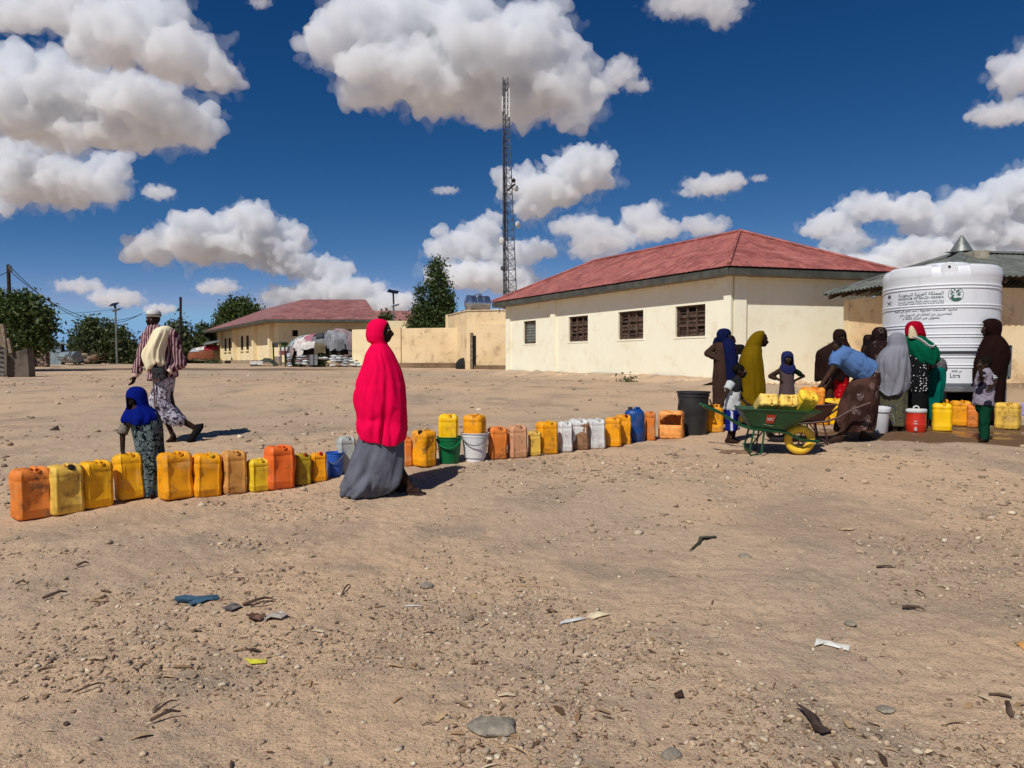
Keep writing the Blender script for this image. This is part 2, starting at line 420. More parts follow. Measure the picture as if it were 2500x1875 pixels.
# ------------------------------------------------------------------ cumulus clouds: real masses of white scatterer high over the plain
CLOUD_GROUPS = [  # label, [(x, y, rx, ry) in the 2212-wide view of the photograph]
 ('long grey-white cloud slanting across the top left of the sky', [(10,30,80,38),(150,30,110,48),(270,75,120,62),(390,120,95,62),(470,165,58,36),(240,110,80,40),(330,30,90,40),(200,0,90,40)]),
 ('big bright cloud below the slanting one at the upper left', [(70,170,100,62),(40,240,110,66),(180,205,120,62),(290,225,105,62),(380,262,82,52),(300,285,130,42),(430,290,34,30),(150,290,110,40)]),
 ('rounded white cloud at the left edge under the big bright one', [(50,340,80,52),(60,395,80,48),(160,395,100,52),(232,380,42,50)]),
 ('cloud fragment cut by the left edge of the sky', [(5,445,24,26)]),
 ('little wispy cloud right of the rounded left-hand cloud', [(345,416,34,16)]),
 ('flat-bottomed heaped white cloud over the man in the cap', [(330,540,62,32),(430,520,100,54),(540,480,60,42),(520,535,120,40),(622,522,38,38),(600,550,60,26)]),
 ('flattened white cloud above the far red roof', [(620,570,70,26),(690,585,82,28)]),
 ('small loose cloud below the heaped cloud', [(470,620,50,18)]),
 ('low cloud above the street lamp', [(170,618,62,16),(250,645,64,22)]),
 ('tiny low cloud beside the man in the cap', [(345,668,40,12)]),
 ('long low cloud bank behind the far red roof', [(640,640,90,26),(740,630,110,32),(840,655,70,26),(700,670,200,20)]),
 ('huge white cloud at the top behind the mast tip', [(712,100,54,50),(790,60,90,66),(900,50,120,70),(860,150,130,64),(820,195,90,40),(1010,60,90,62),(1060,140,150,86),(960,200,120,54),(1150,60,90,60),(1185,110,62,40),(1200,190,96,64),(1110,235,110,42),(1260,215,40,50),(1240,262,42,24)]),
 ('small cloud puff right of the huge top cloud', [(1340,160,38,32),(1305,185,34,18),(1375,185,30,14)]),
 ('bright slanting cloud right of the mast', [(1255,375,72,48),(1180,415,80,42),(1120,400,46,38),(1290,345,40,24),(1150,450,44,28)]),
 ('thin little cloud left of the mast', [(962,412,32,9)]),
 ('heaped low cloud left of the mast above the tall tree', [(955,505,16,14),(960,540,38,32),(1020,530,60,38),(1055,490,28,32),(1100,550,76,32),(1160,540,50,22)]),
 ('low cloud bank behind the tall tree and the roof tank', [(1010,595,90,34),(1100,605,70,34),(1150,635,60,22)]),
 ('ragged cloud with two heads above the near red roof', [(1260,490,66,28),(1300,520,80,32),(1390,480,46,40),(1420,500,60,24),(1520,490,52,24),(1280,545,60,18)]),
 ('lens-shaped small cloud high over the near red roof', [(1535,402,60,22),(1580,392,32,20),(1495,416,36,9)]),
 ('tiny cloud right of the lens-shaped cloud', [(1640,385,20,8)]),
 ('cloud cut by the top edge of the sky, right of the centre', [(1500,4,110,34),(1560,30,44,28)]),
 ('small faint cloud at the top edge left of the huge cloud', [(560,4,24,14)]),
 ('cloud cut by the right edge, upper of the two there', [(2200,165,50,46),(2240,130,50,40)]),
 ('flat cloud at the right edge under the upper one', [(2150,250,58,24),(2215,238,50,24)]),
 ('broad cloud behind the grey metal roof finial', [(1795,490,58,32),(1880,450,72,30),(1960,455,62,32),(2010,490,70,28),(1830,522,60,24)]),
 ('big cloud at the right edge above the white tank', [(2110,460,80,48),(2190,430,56,58),(2225,395,40,36),(2140,510,110,36),(2280,500,90,60)]),
 ('low cloud bank behind the white tank', [(1990,545,110,34),(1800,562,100,22),(2100,565,160,32),(1900,578,150,26)]),
]
k22 = 2500.0 / 2212.0
def cloud_material(name, CLOUD_DENS):
    m = Mat(name); m.t.nodes.remove(m.b)
    v = m.t.nodes.new('ShaderNodeVolumePrincipled'); v.inputs['Color'].default_value = (.978, .988, 1.0, 1); v.inputs['Density'].default_value = CLOUD_DENS
    v.inputs['Anisotropy'].default_value = 0.0
    m.t.links.new(v.outputs[0], m.t.nodes['Material Output'].inputs['Volume']); return m.m
MCL = cloud_material('cloud_vapour', .036); MCF = cloud_material('thin_vapour', .0060)
S.cycles.volume_bounces = 8; S.cycles.max_bounces = 12
crng = random.Random(5)
def build_cloud(label, bl):
    cy_ = max(y for (_, y, _, _) in bl) * k22; d = ray(bl[0][0] * k22, cy_).normalized(); el_ = math.asin(max(d.z, .03))
    D = min(max(420 / math.tan(el_), 800), 2200) * (.62 if label.startswith(('small loose', 'ragged', 'low cloud above')) else 1)
    bm = MB(); rs = []
    for (x, y, rx, ry) in bl:
        dd = D * (1 + crng.uniform(-.02, .02)); c = P(x * k22, y * k22, dd); sx_ = rx * k22 * dd / FPX; sz = ry * k22 * dd / FPX; rs.append(sz)
        bm.ell(c, (sx_ * .86, min(sx_, sz * 1.5) * .86, sz * .84), n=16, m=10)
        for _ in range(int(10 + 10 * sx_ / sz)):
            t = crng.uniform(0, 2 * math.pi); u = crng.uniform(-.35, 1); q = math.sqrt(1 - u * u * .98)
            pr = sz * crng.uniform(.22, .46)
            pc = Vector((c.x + sx_ * .8 * q * math.cos(t), c.y + min(sx_, sz * 1.5) * .8 * q * math.sin(t), c.z + sz * .78 * u))
            bm.ell(pc, (pr * crng.uniform(1, 1.5), pr, pr * .9), n=10, m=6)
    rm = sum(rs) / len(rs); a = np.array(bm.v); span = (a.max(0) - a.min(0)).max()
    me = eval_mesh(bm.mesh('cloud'), [('REMESH', dict(mode='VOXEL', voxel_size=max(span / 110, rm / 16)))], 'cloud')
    def puff(me, f1, amp, grow, seed):
        n = len(me.vertices); co = np.empty(n * 3); me.vertices.foreach_get('co', co); co = co.reshape(-1, 3); no_ = np.empty(n * 3); me.vertices.foreach_get('normal', no_); no_ = no_.reshape(-1, 3)
        out = np.array([.55 - mnoise.turbulence(Vector(p) * f1 + Vector((seed, 0, 0)), 5, False, noise_basis='PERLIN_ORIGINAL', amplitude_scale=.55, frequency_scale=2.1) for p in co])
        co = co + no_ * ((out - out.mean()) * amp + grow)[:, None]; me.vertices.foreach_set('co', co.ravel()); me.update()
    vx = max(span / 165, rm / 20)
    puff(me, 1.3 / rm, rm * .52, 0, 0); core = eval_mesh(me, [('REMESH', dict(mode='VOXEL', voxel_size=vx))], 'cloud')
    bpy.data.meshes.remove(me)
    bm = MB()      # torn shreds and thin veil round the mass
    for (x, y, rx, ry) in bl:
        c = P(x * k22, y * k22, D); sx_ = rx * k22 * D / FPX; sz = ry * k22 * D / FPX; bm.ell(c, (sx_ * .94, min(sx_, sz * 1.5) * .9, sz * .92), n=16, m=10)
        for _ in range(int(9 + 7 * sx_ / sz)):
            t = crng.uniform(0, 2 * math.pi); q = crng.uniform(.86, 1.16); pr = sz * crng.uniform(.10, .30)
            bm.ell((c.x + sx_ * q * math.cos(t), c.y + crng.uniform(-.5, .5) * sz, c.z + sz * q * math.sin(t)), (pr * crng.uniform(1, 2.6), pr, pr * crng.uniform(.4, .8)), Matrix.Rotation(crng.uniform(-.5, .5), 3, 'Y'), n=10, m=6)
    me = eval_mesh(bm.mesh('fringe'), [('REMESH', dict(mode='VOXEL', voxel_size=vx))], 'f')
    puff(me, 2.8 / rm, rm * .55, 0, 7); veil = eval_mesh(me, [('REMESH', dict(mode='VOXEL', voxel_size=vx))], 'cloud_fringe')
    bpy.data.meshes.remove(me)
    n = len(core.vertices); co = np.empty(n * 3); core.vertices.foreach_get('co', co); loc = Vector(co.reshape(-1, 3).mean(0))
    for mm_ in (core, veil): mm_.transform(Matrix.Translation(-loc))
    o = link('cloud', smoothed(core), MCL, None, loc); tag(o, label, 'cloud', 'cumulus clouds over the plain')
    link('fringe', smoothed(veil), MCF, o)
    return n
import time as _t; _t0 = _t.time(); _nv = 0
for (lb, bl) in CLOUD_GROUPS: _nv += build_cloud(lb, bl)
print('CLOUDS', _nv, _t.time() - _t0)
# ------------------------------------------------------------------ buildings
def plaster(name, col, col2, stain=None, amt=1.0):
    m = Mat(name); co = m.co()
    big = m.noise(co, .7, 5, .6); mid = m.noise(co, 3.0, 6, .65); fine = m.noise(co, 38, 4, .6)
    c = m.mix(m.ss(big, .40, .64), col, col2)
    if stain is not None:
        st = m.math('MULTIPLY', m.ss(mid, .50, .64), m.ss(m.noise(co, 1.3, 5, .6), .42, .6)); c = m.mix(m.math('MULTIPLY', st, .75 * amt), c, stain)
        dr = m.noise(m.co(scale=(2.2, 2.2, .16)), 2.4, 5, .6); c = m.mix(m.ss(dr, .56, .72, 0, .22 * amt), c, stain)
    c = m.mix(m.ss(fine, .60, .75, 0, .16), c, tuple(k * .6 for k in col))
    m.bump(m.math('ADD', m.math('MULTIPLY', mid, .5), m.math('MULTIPLY', fine, .25)), .35, .02); return m.out(c, .93, spec=.1)
M_CREAM = plaster('cream_plaster', lin(247, 242, 216), lin(243, 236, 208), lin(226, 208, 172), .55)
M_CREAM2 = plaster('yellow_plaster', lin(240, 222, 178), lin(232, 212, 168), lin(204, 180, 140), .6)
M_OCHRE = plaster('worn_ochre_plaster', lin(234, 208, 164), lin(220, 192, 148), lin(172, 146, 114), .9)
M_PEACH = plaster('worn_peach_plaster', lin(240, 218, 176), lin(232, 198, 150), lin(180, 152, 118), .9)
M_CEMENT = plaster('grey_cement', lin(168, 150, 128), lin(150, 132, 112), lin(110, 94, 78))
M_ROUGHP = plaster('crumbling_plaster', lin(196, 174, 142), lin(178, 154, 124), lin(122, 100, 80))
M_STONEW = plaster('rough_cement', lin(140, 116, 90), lin(120, 98, 76), lin(84, 66, 50))
def red_roof(name, a, b):
    m = Mat(name); co = m.co()
    st = m.noise(m.co(scale=(1, 1, .5), rot=(0, 0, .7)), 1.6, 6, .7, 1.2); sc = m.noise(m.co(scale=(.35, 2.2, 2.2), rot=(0, .5, .5)), 3.2, 6, .75)
    c = m.mix(m.ss(st, .38, .62), tuple(v * 1.12 for v in a), tuple(v * .80 for v in b)); c = m.mix(m.ss(sc, .52, .68, 0, .55), c, lin(206, 150, 134)); c = m.mix(m.ss(m.noise(co, 11, 5, .7), .62, .78, 0, .5), c, lin(110, 46, 46))
    c = m.mix(m.ss(m.noise(co, .9, 4), .5, .7, 0, .35), c, lin(150, 80, 76))
    m.bump(m.noise(co, 8, 4), .25, .02); return m.out(c, .55, spec=.3)
M_RED = red_roof('weathered_red_sheet', lin(166, 98, 88), lin(150, 84, 76))
M_RED2 = red_roof('dull_red_sheet', lin(146, 100, 94), lin(132, 86, 82))
M_FASCIA = simple('grey_green_board', lin(88, 88, 78), .8, lin(66, 66, 60), 3, .2, 40)
M_TIMBER = simple('weathered_timber', lin(112, 90, 74), .85, lin(70, 54, 44), 7, .5, 30)
M_DARKWOOD = simple('dark_weathered_timber', lin(84, 64, 54), .9, lin(52, 40, 34), 7, .5, 30)
M_TIMBER2 = simple('pale_weathered_timber', lin(150, 134, 112), .85, lin(108, 92, 74), 7, .5, 30)
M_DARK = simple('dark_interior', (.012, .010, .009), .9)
M_GALV = simple('galvanised_sheet', lin(160, 164, 158), .45, lin(118, 122, 116), 3.5, .15, 30, .55, .5)
M_RUST = simple('rusty_iron', lin(116, 72, 48), .85, lin(64, 42, 32), 9, .4, 40)
M_STEEL = simple('painted_grey_steel', lin(128, 130, 130), .5, lin(98, 100, 102), 5, .1, 40, .4, .4)
M_BLACK = simple('black_rubber', (.016, .016, .017), .6, (.028, .027, .026), 8, .1, 40)
M_WHITE = simple('white_paint', (.72, .72, .70), .6, (.55, .54, .5), 5)

class Wall:
    """a plastered wall run from A to B (seen from the left of the run's direction), thickness going to the back"""
    def __init__(s, A, B, z0, z1, th=.22):
        s.A = Vector((A[0], A[1], 0)); s.B = Vector((B[0], B[1], 0)); s.z0, s.z1, s.th = z0, z1, th
        s.d = (s.B - s.A).normalized(); s.L = (s.B - s.A).length; s.n = Vector((s.d.y, -s.d.x, 0))   # outward
    def pt(s, a, z, o=0.0): p = s.A + s.d * a + s.n * o; return Vector((p.x, p.y, z))
    def build(s, mb, ops=()):
        xs = sorted({0.0, s.L} | {o[k] for o in ops for k in (0, 1)}); zs = sorted({s.z0, s.z1} | {o[k] for o in ops for k in (2, 3)})
        for i in range(len(xs) - 1):
            for j in range(len(zs) - 1):
                cx_, cz = (xs[i] + xs[i + 1]) / 2, (zs[j] + zs[j + 1]) / 2
                if any(o[0] < cx_ < o[1] and o[2] < cz < o[3] for o in ops): continue
                for off, fl in ((0, 1), (-s.th, 0)):
                    q = [s.pt(xs[i], zs[j], off), s.pt(xs[i + 1], zs[j], off), s.pt(xs[i + 1], zs[j + 1], off), s.pt(xs[i], zs[j + 1], off)]
                    mb.add(q if fl else q[::-1], [(0, 1, 2, 3)])
        for (a, b, c, d) in ops:
            for (p, q) in (((a, c), (b, c)), ((b, c), (b, d)), ((b, d), (a, d)), ((a, d), (a, c))):
                mb.add([s.pt(p[0], p[1], 0), s.pt(p[0], p[1], -s.th), s.pt(q[0], q[1], -s.th), s.pt(q[0], q[1], 0)], [(0, 1, 2, 3)])
        for a in (0, s.L): mb.add([s.pt(a, s.z0, 0), s.pt(a, s.z0, -s.th), s.pt(a, s.z1, -s.th), s.pt(a, s.z1, 0)], [(0, 1, 2, 3)])
        mb.add([s.pt(0, s.z1, 0), s.pt(s.L, s.z1, 0), s.pt(s.L, s.z1, -s.th), s.pt(0, s.z1, -s.th)], [(0, 1, 2, 3)])
        return mb
    def block(s, mb, a0, a1, z0, z1, o0, o1):
        b = [s.pt(a0, z0, o1), s.pt(a1, z0, o1), s.pt(a1, z0, o0), s.pt(a0, z0, o0)]; t = [Vector((p.x, p.y, z1)) for p in b]
        return mb.prism(b, t)
def slab(mb, pts, th):
    """roof sheet with thickness th downwards"""
    top = [Vector(p) for p in pts]; bot = [p - Vector((0, 0, th)) for p in top]
    return mb.prism(bot, top)

# ---- main cream building
B0 = .56
zb = CAM_Z - B0
Cc = Vector((5.79, 19.6, 0)); Rc = Vector((10.02, 20.69, 0)); Ac = Vector((-.19, 30.4, 0)); Dc = Ac + (Rc - Cc)
mainb = thing('cream_building', 'long cream plastered building with a red hipped metal roof and four shuttered windows', 'building', (Cc.x, Cc.y, zb - .1))
WZ = zb + 2.98
wl = Wall(Ac, Cc, zb - .4, WZ, .25)      # long side seen at a slant
wr = Wall(Cc, Rc, zb - .4, WZ, .25); wbk = Wall(Rc, Dc, zb - .4, WZ, .25); wfar = Wall(Dc, Ac, zb - .4, WZ, .25)
def on_wall(w, px):
    d = ray(px, 885); # intersect vertical plane
    t = (w.A.x * w.n.x + w.A.y * w.n.y) / (d.x * w.n.x + d.y * w.n.y); p = d * t
    return (p.x - w.A.x) * w.d.x + (p.y - w.A.y) * w.d.y, p.y
def zat(py, D): return CAM_Z + (885.0 - py) / FPX * D
wins = []
for (x0, x1, yt, yb) in ((1278, 1308, 783, 837), (1388, 1435, 773, 834), (1509, 1570, 760, 829), (1648, 1721, 745, 823)):
    a0, D0 = on_wall(wl, x0); a1, D1 = on_wall(wl, x1); Dm = (D0 + D1) / 2
    wins.append((a0, a1, zat(yb, Dm), zat(yt, Dm)))
zt = sum(w[3] for w in wins) / 4; zbm = sum(w[2] for w in wins) / 4
wins = [(a, b, zbm, zt) for (a, b, _, _) in wins]
mbw = MB(); wl.build(mbw, wins); wr.build(mbw); wbk.build(mbw); wfar.build(mbw)
part('wall', mbw, M_CREAM, mainb)
aP = on_wall(wl, 1352)[0]
for (w, a0, a1) in ((wl, -.02, .30), (wl, aP - .16, aP + .16), (wl, wl.L - .20, wl.L + .06), (wr, .062, .42)):
    part('pilaster', w.block(MB(), a0, a1, zb - .4, WZ - .02, .002, .07), M_CREAM, mainb)
for k, (a0, a1, z0, z1) in enumerate(wins):
    b = MB(); wl.block(b, a0 - .05, a1 + .05, z0 - .05, z0 - .002, -.03, .015)
    part('window_sill', b, M_CREAM, mainb)
    fr = MB(); t = .05
    for (p, q, r, s_) in ((a0, a1, z0, z0 + t), (a0, a1, z1 - t, z1), (a0, a0 + t, z0 + t, z1 - t), (a1 - t, a1, z0 + t, z1 - t)):
        wl.block(fr, p + .002, q - .002, r + .002, s_ - .002, -.13, -.06)
    wob = part('window', fr, M_TIMBER, mainb)
    if k == 0:
        iron = MB(); nn = 40; pts = []
        for off in (0,):
            rows = []
            for j in range(29):
                z = z0 + .06 + (z1 - z0 - .12) * j / 28
                rows.append([wl.pt(a0 + .06 + (a1 - a0 - .12) * f, z, -.10 + .02 * math.sin(j * math.pi / 2) + .03 * f * math.sin(z * 6)) for f in (0, .25, .5, .75, 1)])
            iron.grid(rows)
        o_ = part('corrugated_patch', iron, M_GALV, wob); tag(o_, 'crumpled corrugated iron sheet filling the smallest window')
    else:
        rr = random.Random(k)
        n3_ = 3
        for c_ in range(n3_):
            u0 = a0 + t + (a1 - a0 - 2 * t) * c_ / n3_; u1 = a0 + t + (a1 - a0 - 2 * t) * (c_ + 1) / n3_
            for r_ in range(3):
                v0 = z0 + t + (z1 - z0 - 2 * t) * r_ / 3; v1 = z0 + t + (z1 - z0 - 2 * t) * (r_ + 1) / 3
                nb = 3
                for q in range(nb):
                    if rr.random() < .12: continue
                    e0 = v0 + (v1 - v0) * q / nb; e1 = v0 + (v1 - v0) * (q + .82) / nb
                    b = MB(); tl = rr.uniform(-.012, .012); wl.block(b, u0 + .035, u1 - .035, e0 + tl, e1 + tl, -.155, -.13 + rr.uniform(-.008, .008))
                    part('shutter_slat', b, M_TIMBER if rr.random() < .6 else M_DARKWOOD, wob)
        for c_ in (0, 1, 2, 3):
            u = a0 + t + (a1 - a0 - 2 * t) * c_ / 3
            b = MB(); wl.block(b, max(u - .032, a0 + t + .001), min(u + .032, a1 - t - .001), z0 + t + .001, z1 - t - .001, -.128, -.085); part('shutter_stile', b, M_TIMBER, wob)
        for r_ in (1, 2):
            v = z0 + t + (z1 - z0 - 2 * t) * r_ / 3
            b = MB(); wl.block(b, a0 + t + .001, a1 - t - .001, v - .025, v + .025, -.126, -.078); part('shutter_rail', b, M_TIMBER, wob)
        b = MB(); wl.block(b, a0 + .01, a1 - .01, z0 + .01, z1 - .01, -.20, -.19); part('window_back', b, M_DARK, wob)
# roof
inn = (Ac - Cc).normalized(); q1 = Cc + (Rc - Cc) * .5 + inn * 2.3; q2 = Cc + (Rc - Cc) * .5 + inn * (wl.L - 2.6)
RZ = CAM_Z + 3.9; EZ = zb + 3.05; oh = .46
nL, nR, nB, nF = wl.n, wr.n, wbk.n, wfar.n
def corner(P_, n1_, n2_, o):   # offset both walls by o and meet
    a = n1_.x * n2_.y - n1_.y * n2_.x; c1 = n1_.dot(P_) + o; c2 = n2_.dot(P_) + o
    return Vector(((c1 * n2_.y - n1_.y * c2) / a, (n1_.x * c2 - c1 * n2_.x) / a, EZ))
eC, eR, eD, eA = corner(Cc, nL, nR, oh), corner(Rc, nR, nB, oh), corner(Dc, nB, nF, oh), corner(Ac, nF, nL, oh)
Q1, Q2 = Vector((q1.x, q1.y, RZ)), Vector((q2.x, q2.y, RZ))
def roof_sheet(poly, mat, parent, name='roof_sheet', amp=.0035, pitch=.19, lift=0.0):
    """sheet cut from a plane polygon, ribbed down the slope: built as strips"""
    poly = [Vector(p) for p in poly]; nrm = (poly[1] - poly[0]).cross(poly[2] - poly[0]).normalized()
    if nrm.z < 0: nrm = -nrm
    ex = (poly[1] - poly[0]).normalized(); ey = nrm.cross(ex)
    p2 = [((p - poly[0]).dot(ex), (p - poly[0]).dot(ey)) for p in poly]
    x0, x1 = min(p[0] for p in p2), max(p[0] for p in p2)
    def span(x):
        ys = []
        for k in range(len(p2)):
            (ax, ay), (bx_, by_) = p2[k], p2[(k + 1) % len(p2)]
            if min(ax, bx_) - 1e-6 <= x <= max(ax, bx_) + 1e-6 and abs(ax - bx_) > 1e-9: ys.append(ay + (by_ - ay) * (x - ax) / (bx_ - ax))
        return (min(ys), max(ys)) if ys else (0, 0)
    n = int((x1 - x0) / pitch * 4); mb = MB(); row0, row1 = [], []
    for k in range(n + 1):
        x = min(max(x0 + (x1 - x0) * k / n, x0 + 1e-4), x1 - 1e-4); a, b = span(x); h = nrm * (amp * math.sin(2 * math.pi * x / pitch) + lift)
        row0.append(poly[0] + ex * x + ey * a + h); row1.append(poly[0] + ex * x + ey * b + h)
    mb.grid([row0, [(p + q) * .5 for p, q in zip(row0, row1)], row1]); mb.grid([[p - nrm * .012 for p in r] for r in (row1, row0)])
    return part(name, mb, mat, parent)
for (e0, e1, a, b) in ((eA, eC, Q1, Q2), (eC, eR, Q1, None), (eR, eD, Q2, Q1), (eD, eA, Q2, None)):
    roof_sheet([e0, e1, a] + ([b] if b else []), M_RED, mainb)
for (a, b) in ((eC, Q1), (eR, Q1), (eA, Q2), (eD, Q2), (Q1, Q2)):
    m = MB(); d_ = (b - a).normalized(); m.tube([a + Vector((0, 0, .02)) + d_ * .06, b + Vector((0, 0, .03))], .05, 8); part('ridge_cap', m, M_RED, mainb)
for (a, b, nn_) in ((eA, eC, nL), (eC, eR, nR), (eR, eD, nB), (eD, eA, nF)):
    m = MB(); dn = Vector((0, 0, -.13)); d_ = (b - a).normalized(); m.bar(a + dn - nn_ * .05 + d_ * .05, b + dn - nn_ * .05 - d_ * .05, .035, .19); part('fascia', m, M_FASCIA, mainb)
m = MB(); off = Vector((0, 0, -.215)); ins = [corner(Cc, nL, nR, oh - .09), corner(Rc, nR, nB, oh - .09), corner(Dc, nB, nF, oh - .09), corner(Ac, nF, nL, oh - .09)]
m.prism([p + off for p in ins], [p + off + Vector((0, 0, .02)) for p in ins]); part('soffit', m, M_TIMBER2, mainb)
# broken edge of plaster along the foot of the wall
rb = random.Random(3)
def rock_mb(mb, c, s, rr, flat=.6, n=8):
    M_ = Matrix.Rotation(rr.uniform(0, 6.28), 3, 'Z') @ Matrix.Rotation(rr.uniform(-.3, .3), 3, 'X')
    o = len(mb.v); mb.ell(c, (s * rr.uniform(.8, 1.4), s * rr.uniform(.7, 1.1), s * flat * rr.uniform(.7, 1.1)), M_, n, 5)
    for k in range(o, len(mb.v)):
        v = Vector(mb.v[k]); d = v - Vector(c); mb.v[k] = tuple(Vector(c) + d * (1 + .30 * mnoise.noise(v * (1.1 / s)) + .1 * mnoise.noise(v * (3.3 / s))))
    return mb
m = MB()
for w in (wl, wr):
    a = 0.0
    while a < w.L:
        s_ = rb.uniform(.04, .15) * (1.3 if w is wl and a > 4 else 1); p = w.pt(a, 0, rb.uniform(.05, .5)); p.z = gz(p.x, p.y) + s_ * .15
        rock_mb(m, p, s_, rb, .5, 7); a += rb.uniform(.03, .16)
o_ = link('rubble', m.mesh('rubble'), simple('plaster_rubble', lin(224, 200, 164), .95, lin(180, 150, 118), 5, .4)); tag(o_, 'broken pale plaster crumbs along the foot of the cream building', 'rubble', None, 'stuff')
m = MB()   # low bank of earth along the long wall
rows = []
for k in range(60):
    a = -.3 + (wl.L + .3) * k / 59; r = []
    for (o, h) in ((.0, .20), (.25, .17), (.6, .09), (1.0, .02), (1.4, -.06)):
        p = wl.pt(a, 0, o + .1 * math.sin(a * 2.1)); h2 = h * (1 + .8 * mnoise.noise(Vector((a * 1.7, o * 3, 2)))) if o else h
        r.append((p.x, p.y, gz(p.x, p.y) + h2 - .02))
    rows.append(r)
m.grid(rows); o_ = link('earth_bank', m.mesh('earth_bank', None, True), MG); tag(o_, 'low bank of loose earth', None, None, 'structure')
# ---- grey-roofed building behind the tank
gb0 = .86; gzb = CAM_Z - gb0
gC = Vector((9.25, 15.6, 0)); gA = Vector((8.52, 19.05, 0)); gR = Vector((15.6, 16.6, 0)); gD = gA + (gR - gC)
grey = thing('grey_roofed_house', 'peach plastered house with a corrugated grey hipped roof and metal finial behind the water tank', 'building', (gC.x, gC.y, gzb))
gW = gzb + 2.45
g1, g2, g3, g4 = Wall(gA, gC, gzb - .5, gW), Wall(gC, gR, gzb - .5, gW), Wall(gR, gD, gzb - .5, gW), Wall(gD, gA, gzb - .5, gW)
m = MB()
for w in (g1, g2, g3, g4): w.build(m)
part('wall', m, M_PEACH, grey)
part('plinth', g2.block(MB(), .02, g2.L - .02, gzb - .45, gzb + .42, .003, .03), M_ROUGHP, grey)
EZ = gzb + 2.62; oh = .62
f1, f2, f3, f4 = corner(gC, g1.n, g2.n, oh), corner(gR, g2.n, g3.n, oh), corner(gD, g3.n, g4.n, oh), corner(gA, g4.n, g1.n, oh * .55)
apx = P(2347, 618, 18.2); apx2 = apx + (gR - gC).normalized() * 2.2; apx2.z = apx.z
M_ROOFG = simple('weathered_grey_roofing', lin(126, 130, 122), .6, lin(96, 98, 90), 2.2, .15, 30, .25, .4)
for (e0, e1, a, b) in ((f4, f1, apx, None), (f1, f2, apx2, apx), (f2, f3, apx2, None), (f3, f4, apx, apx2)):
    roof_sheet([e0, e1, a] + ([b] if b else []), M_ROOFG, grey, amp=.022, pitch=.15)
for (a, b) in ((f1, apx), (f4, apx), (f2, apx2), (apx, apx2)):
    d_ = (b - a).normalized(); sd = d_.cross(Vector((0, 0, 1))).normalized(); m = MB()
    m.grid([[a + sd * .16 + Vector((0, 0, .0)), a + Vector((0, 0, .07)), a - sd * .16], [b + sd * .16, b + Vector((0, 0, .08)), b - sd * .16]]); part('ridge_cap', m, M_ROOFG, grey)
for (w, e0, e1) in ((g1, f4, f1), (g2, f1, f2)):
    nr = int((e1 - e0).length / .6)
    for k in range(nr + 1):
        p = e0.lerp(e1, (k + .3) / (nr + 1)); q = p - w.n * oh * 1.0
        m = MB(); m.bar(p + Vector((0, 0, -.09)) - w.n * .06, q + Vector((0, 0, .10)), .06, .09); part('rafter', m, M_TIMBER, grey)
m = MB(); m.lathe([(.26, 0), (.24, .04), (.17, .16), (.08, .31), (.015, .41)], 20, apx + Vector((0, 0, .03))); fin_ = part('finial', m, M_GALV, grey, True)
for (dx, s_) in ((-.28, 1), (.32, -1)):
    m = MB(); m.box(apx + Vector((dx, -.15, .0)), (.30, .22, .02), .3 * s_); part('flashing', m, M_GALV, grey)
m = MB(); m.box(apx + Vector((0, -.55, -.26)), (.34, .5, .42)); part('ridge_box', m, simple('pale_mortar', lin(178, 170, 150), .9, lin(150, 140, 120)), grey)
# ---- small block house with a steel tank on its roof, and the yard wall beside it
yb = CAM_Z - .24
def ray_at(px, D): return Vector(((px - CX) / FPX * D, D, 0))
blk = thing('block_house', 'small ochre flat-topped block house carrying a steel tank', 'building', (ray_at(1160, 38).x, 38, yb))
b1, b2, b3 = ray_at(1091, 41.5), ray_at(1140, 37.6), ray_at(1262, 37.0)
hz = zat(757, 37.6)
m = MB(); wA, wB = Wall(b1, b2, yb - .4, hz), Wall(b2, b3, yb - .4, hz)
wA.build(m); wB.build(m); b4 = b3 + (b1 - b2); Wall(b3, b4, yb - .4, hz).build(m); Wall(b4, b1, yb - .4, hz).build(m)
part('wall', m, M_OCHRE, blk)
m = MB(); m.prism([Vector((p.x, p.y, hz - .12)) for p in (b1, b2, b3, b4)], [Vector((p.x, p.y, hz - .04)) for p in (b1, b2, b3, b4)]); part('roof_slab', m, M_CEMENT, blk)
part('wall_panel', wB.block(MB(), wB.L * .20, wB.L * .98, yb, yb + 2.18, .003, .09), M_OCHRE, blk)
part('plinth', wB.block(MB(), wB.L * .16, wB.L * .99, yb - .4, yb + .10, .003, .16), M_STONEW, blk)
m = MB(); wB.block(m, wB.L * .075, wB.L * .125, yb - .1, yb + 1.75, .003, .10); part('door_post', m, M_TIMBER2, blk)
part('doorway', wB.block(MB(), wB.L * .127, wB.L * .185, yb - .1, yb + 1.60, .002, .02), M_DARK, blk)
tk = thing('roof_tank', 'silver steel water tank lying on the roof of the block house', 'water tank', (0, 0, 0)); tc_ = P(1166, 741, 38.6); tk.location = tc_
M_CHROME = simple('bright_steel', (.62, .64, .66), .30, (.5, .52, .55), 2, 0, 1, .95, .5)
Mx = Matrix.Rotation(R(90), 3, 'Y'); Mr = Matrix.Rotation(R(30), 3, 'Z') @ Mx; r_ = .41; hl = .55
m = MB(); m.lathe([(r_, -hl), (r_, -.2), (r_ + .012, -.19), (r_, -.18), (r_, .18), (r_ + .012, .19), (r_, .2), (r_, hl)], 32, (0, 0, 0), Mr, close=False); part('drum', m, M_CHROME, tk, True, False)
for sgn in (-1, 1):
    m = MB(); m.lathe([(r_ + .014, sgn * hl), (r_ + .01, sgn * (hl + .015)), (.10, sgn * (hl + .11)), (.02, sgn * (hl + .14))], 32, (0, 0, 0), Mr, close=False); part('end_cone', m, M_CHROME, tk, True, False)
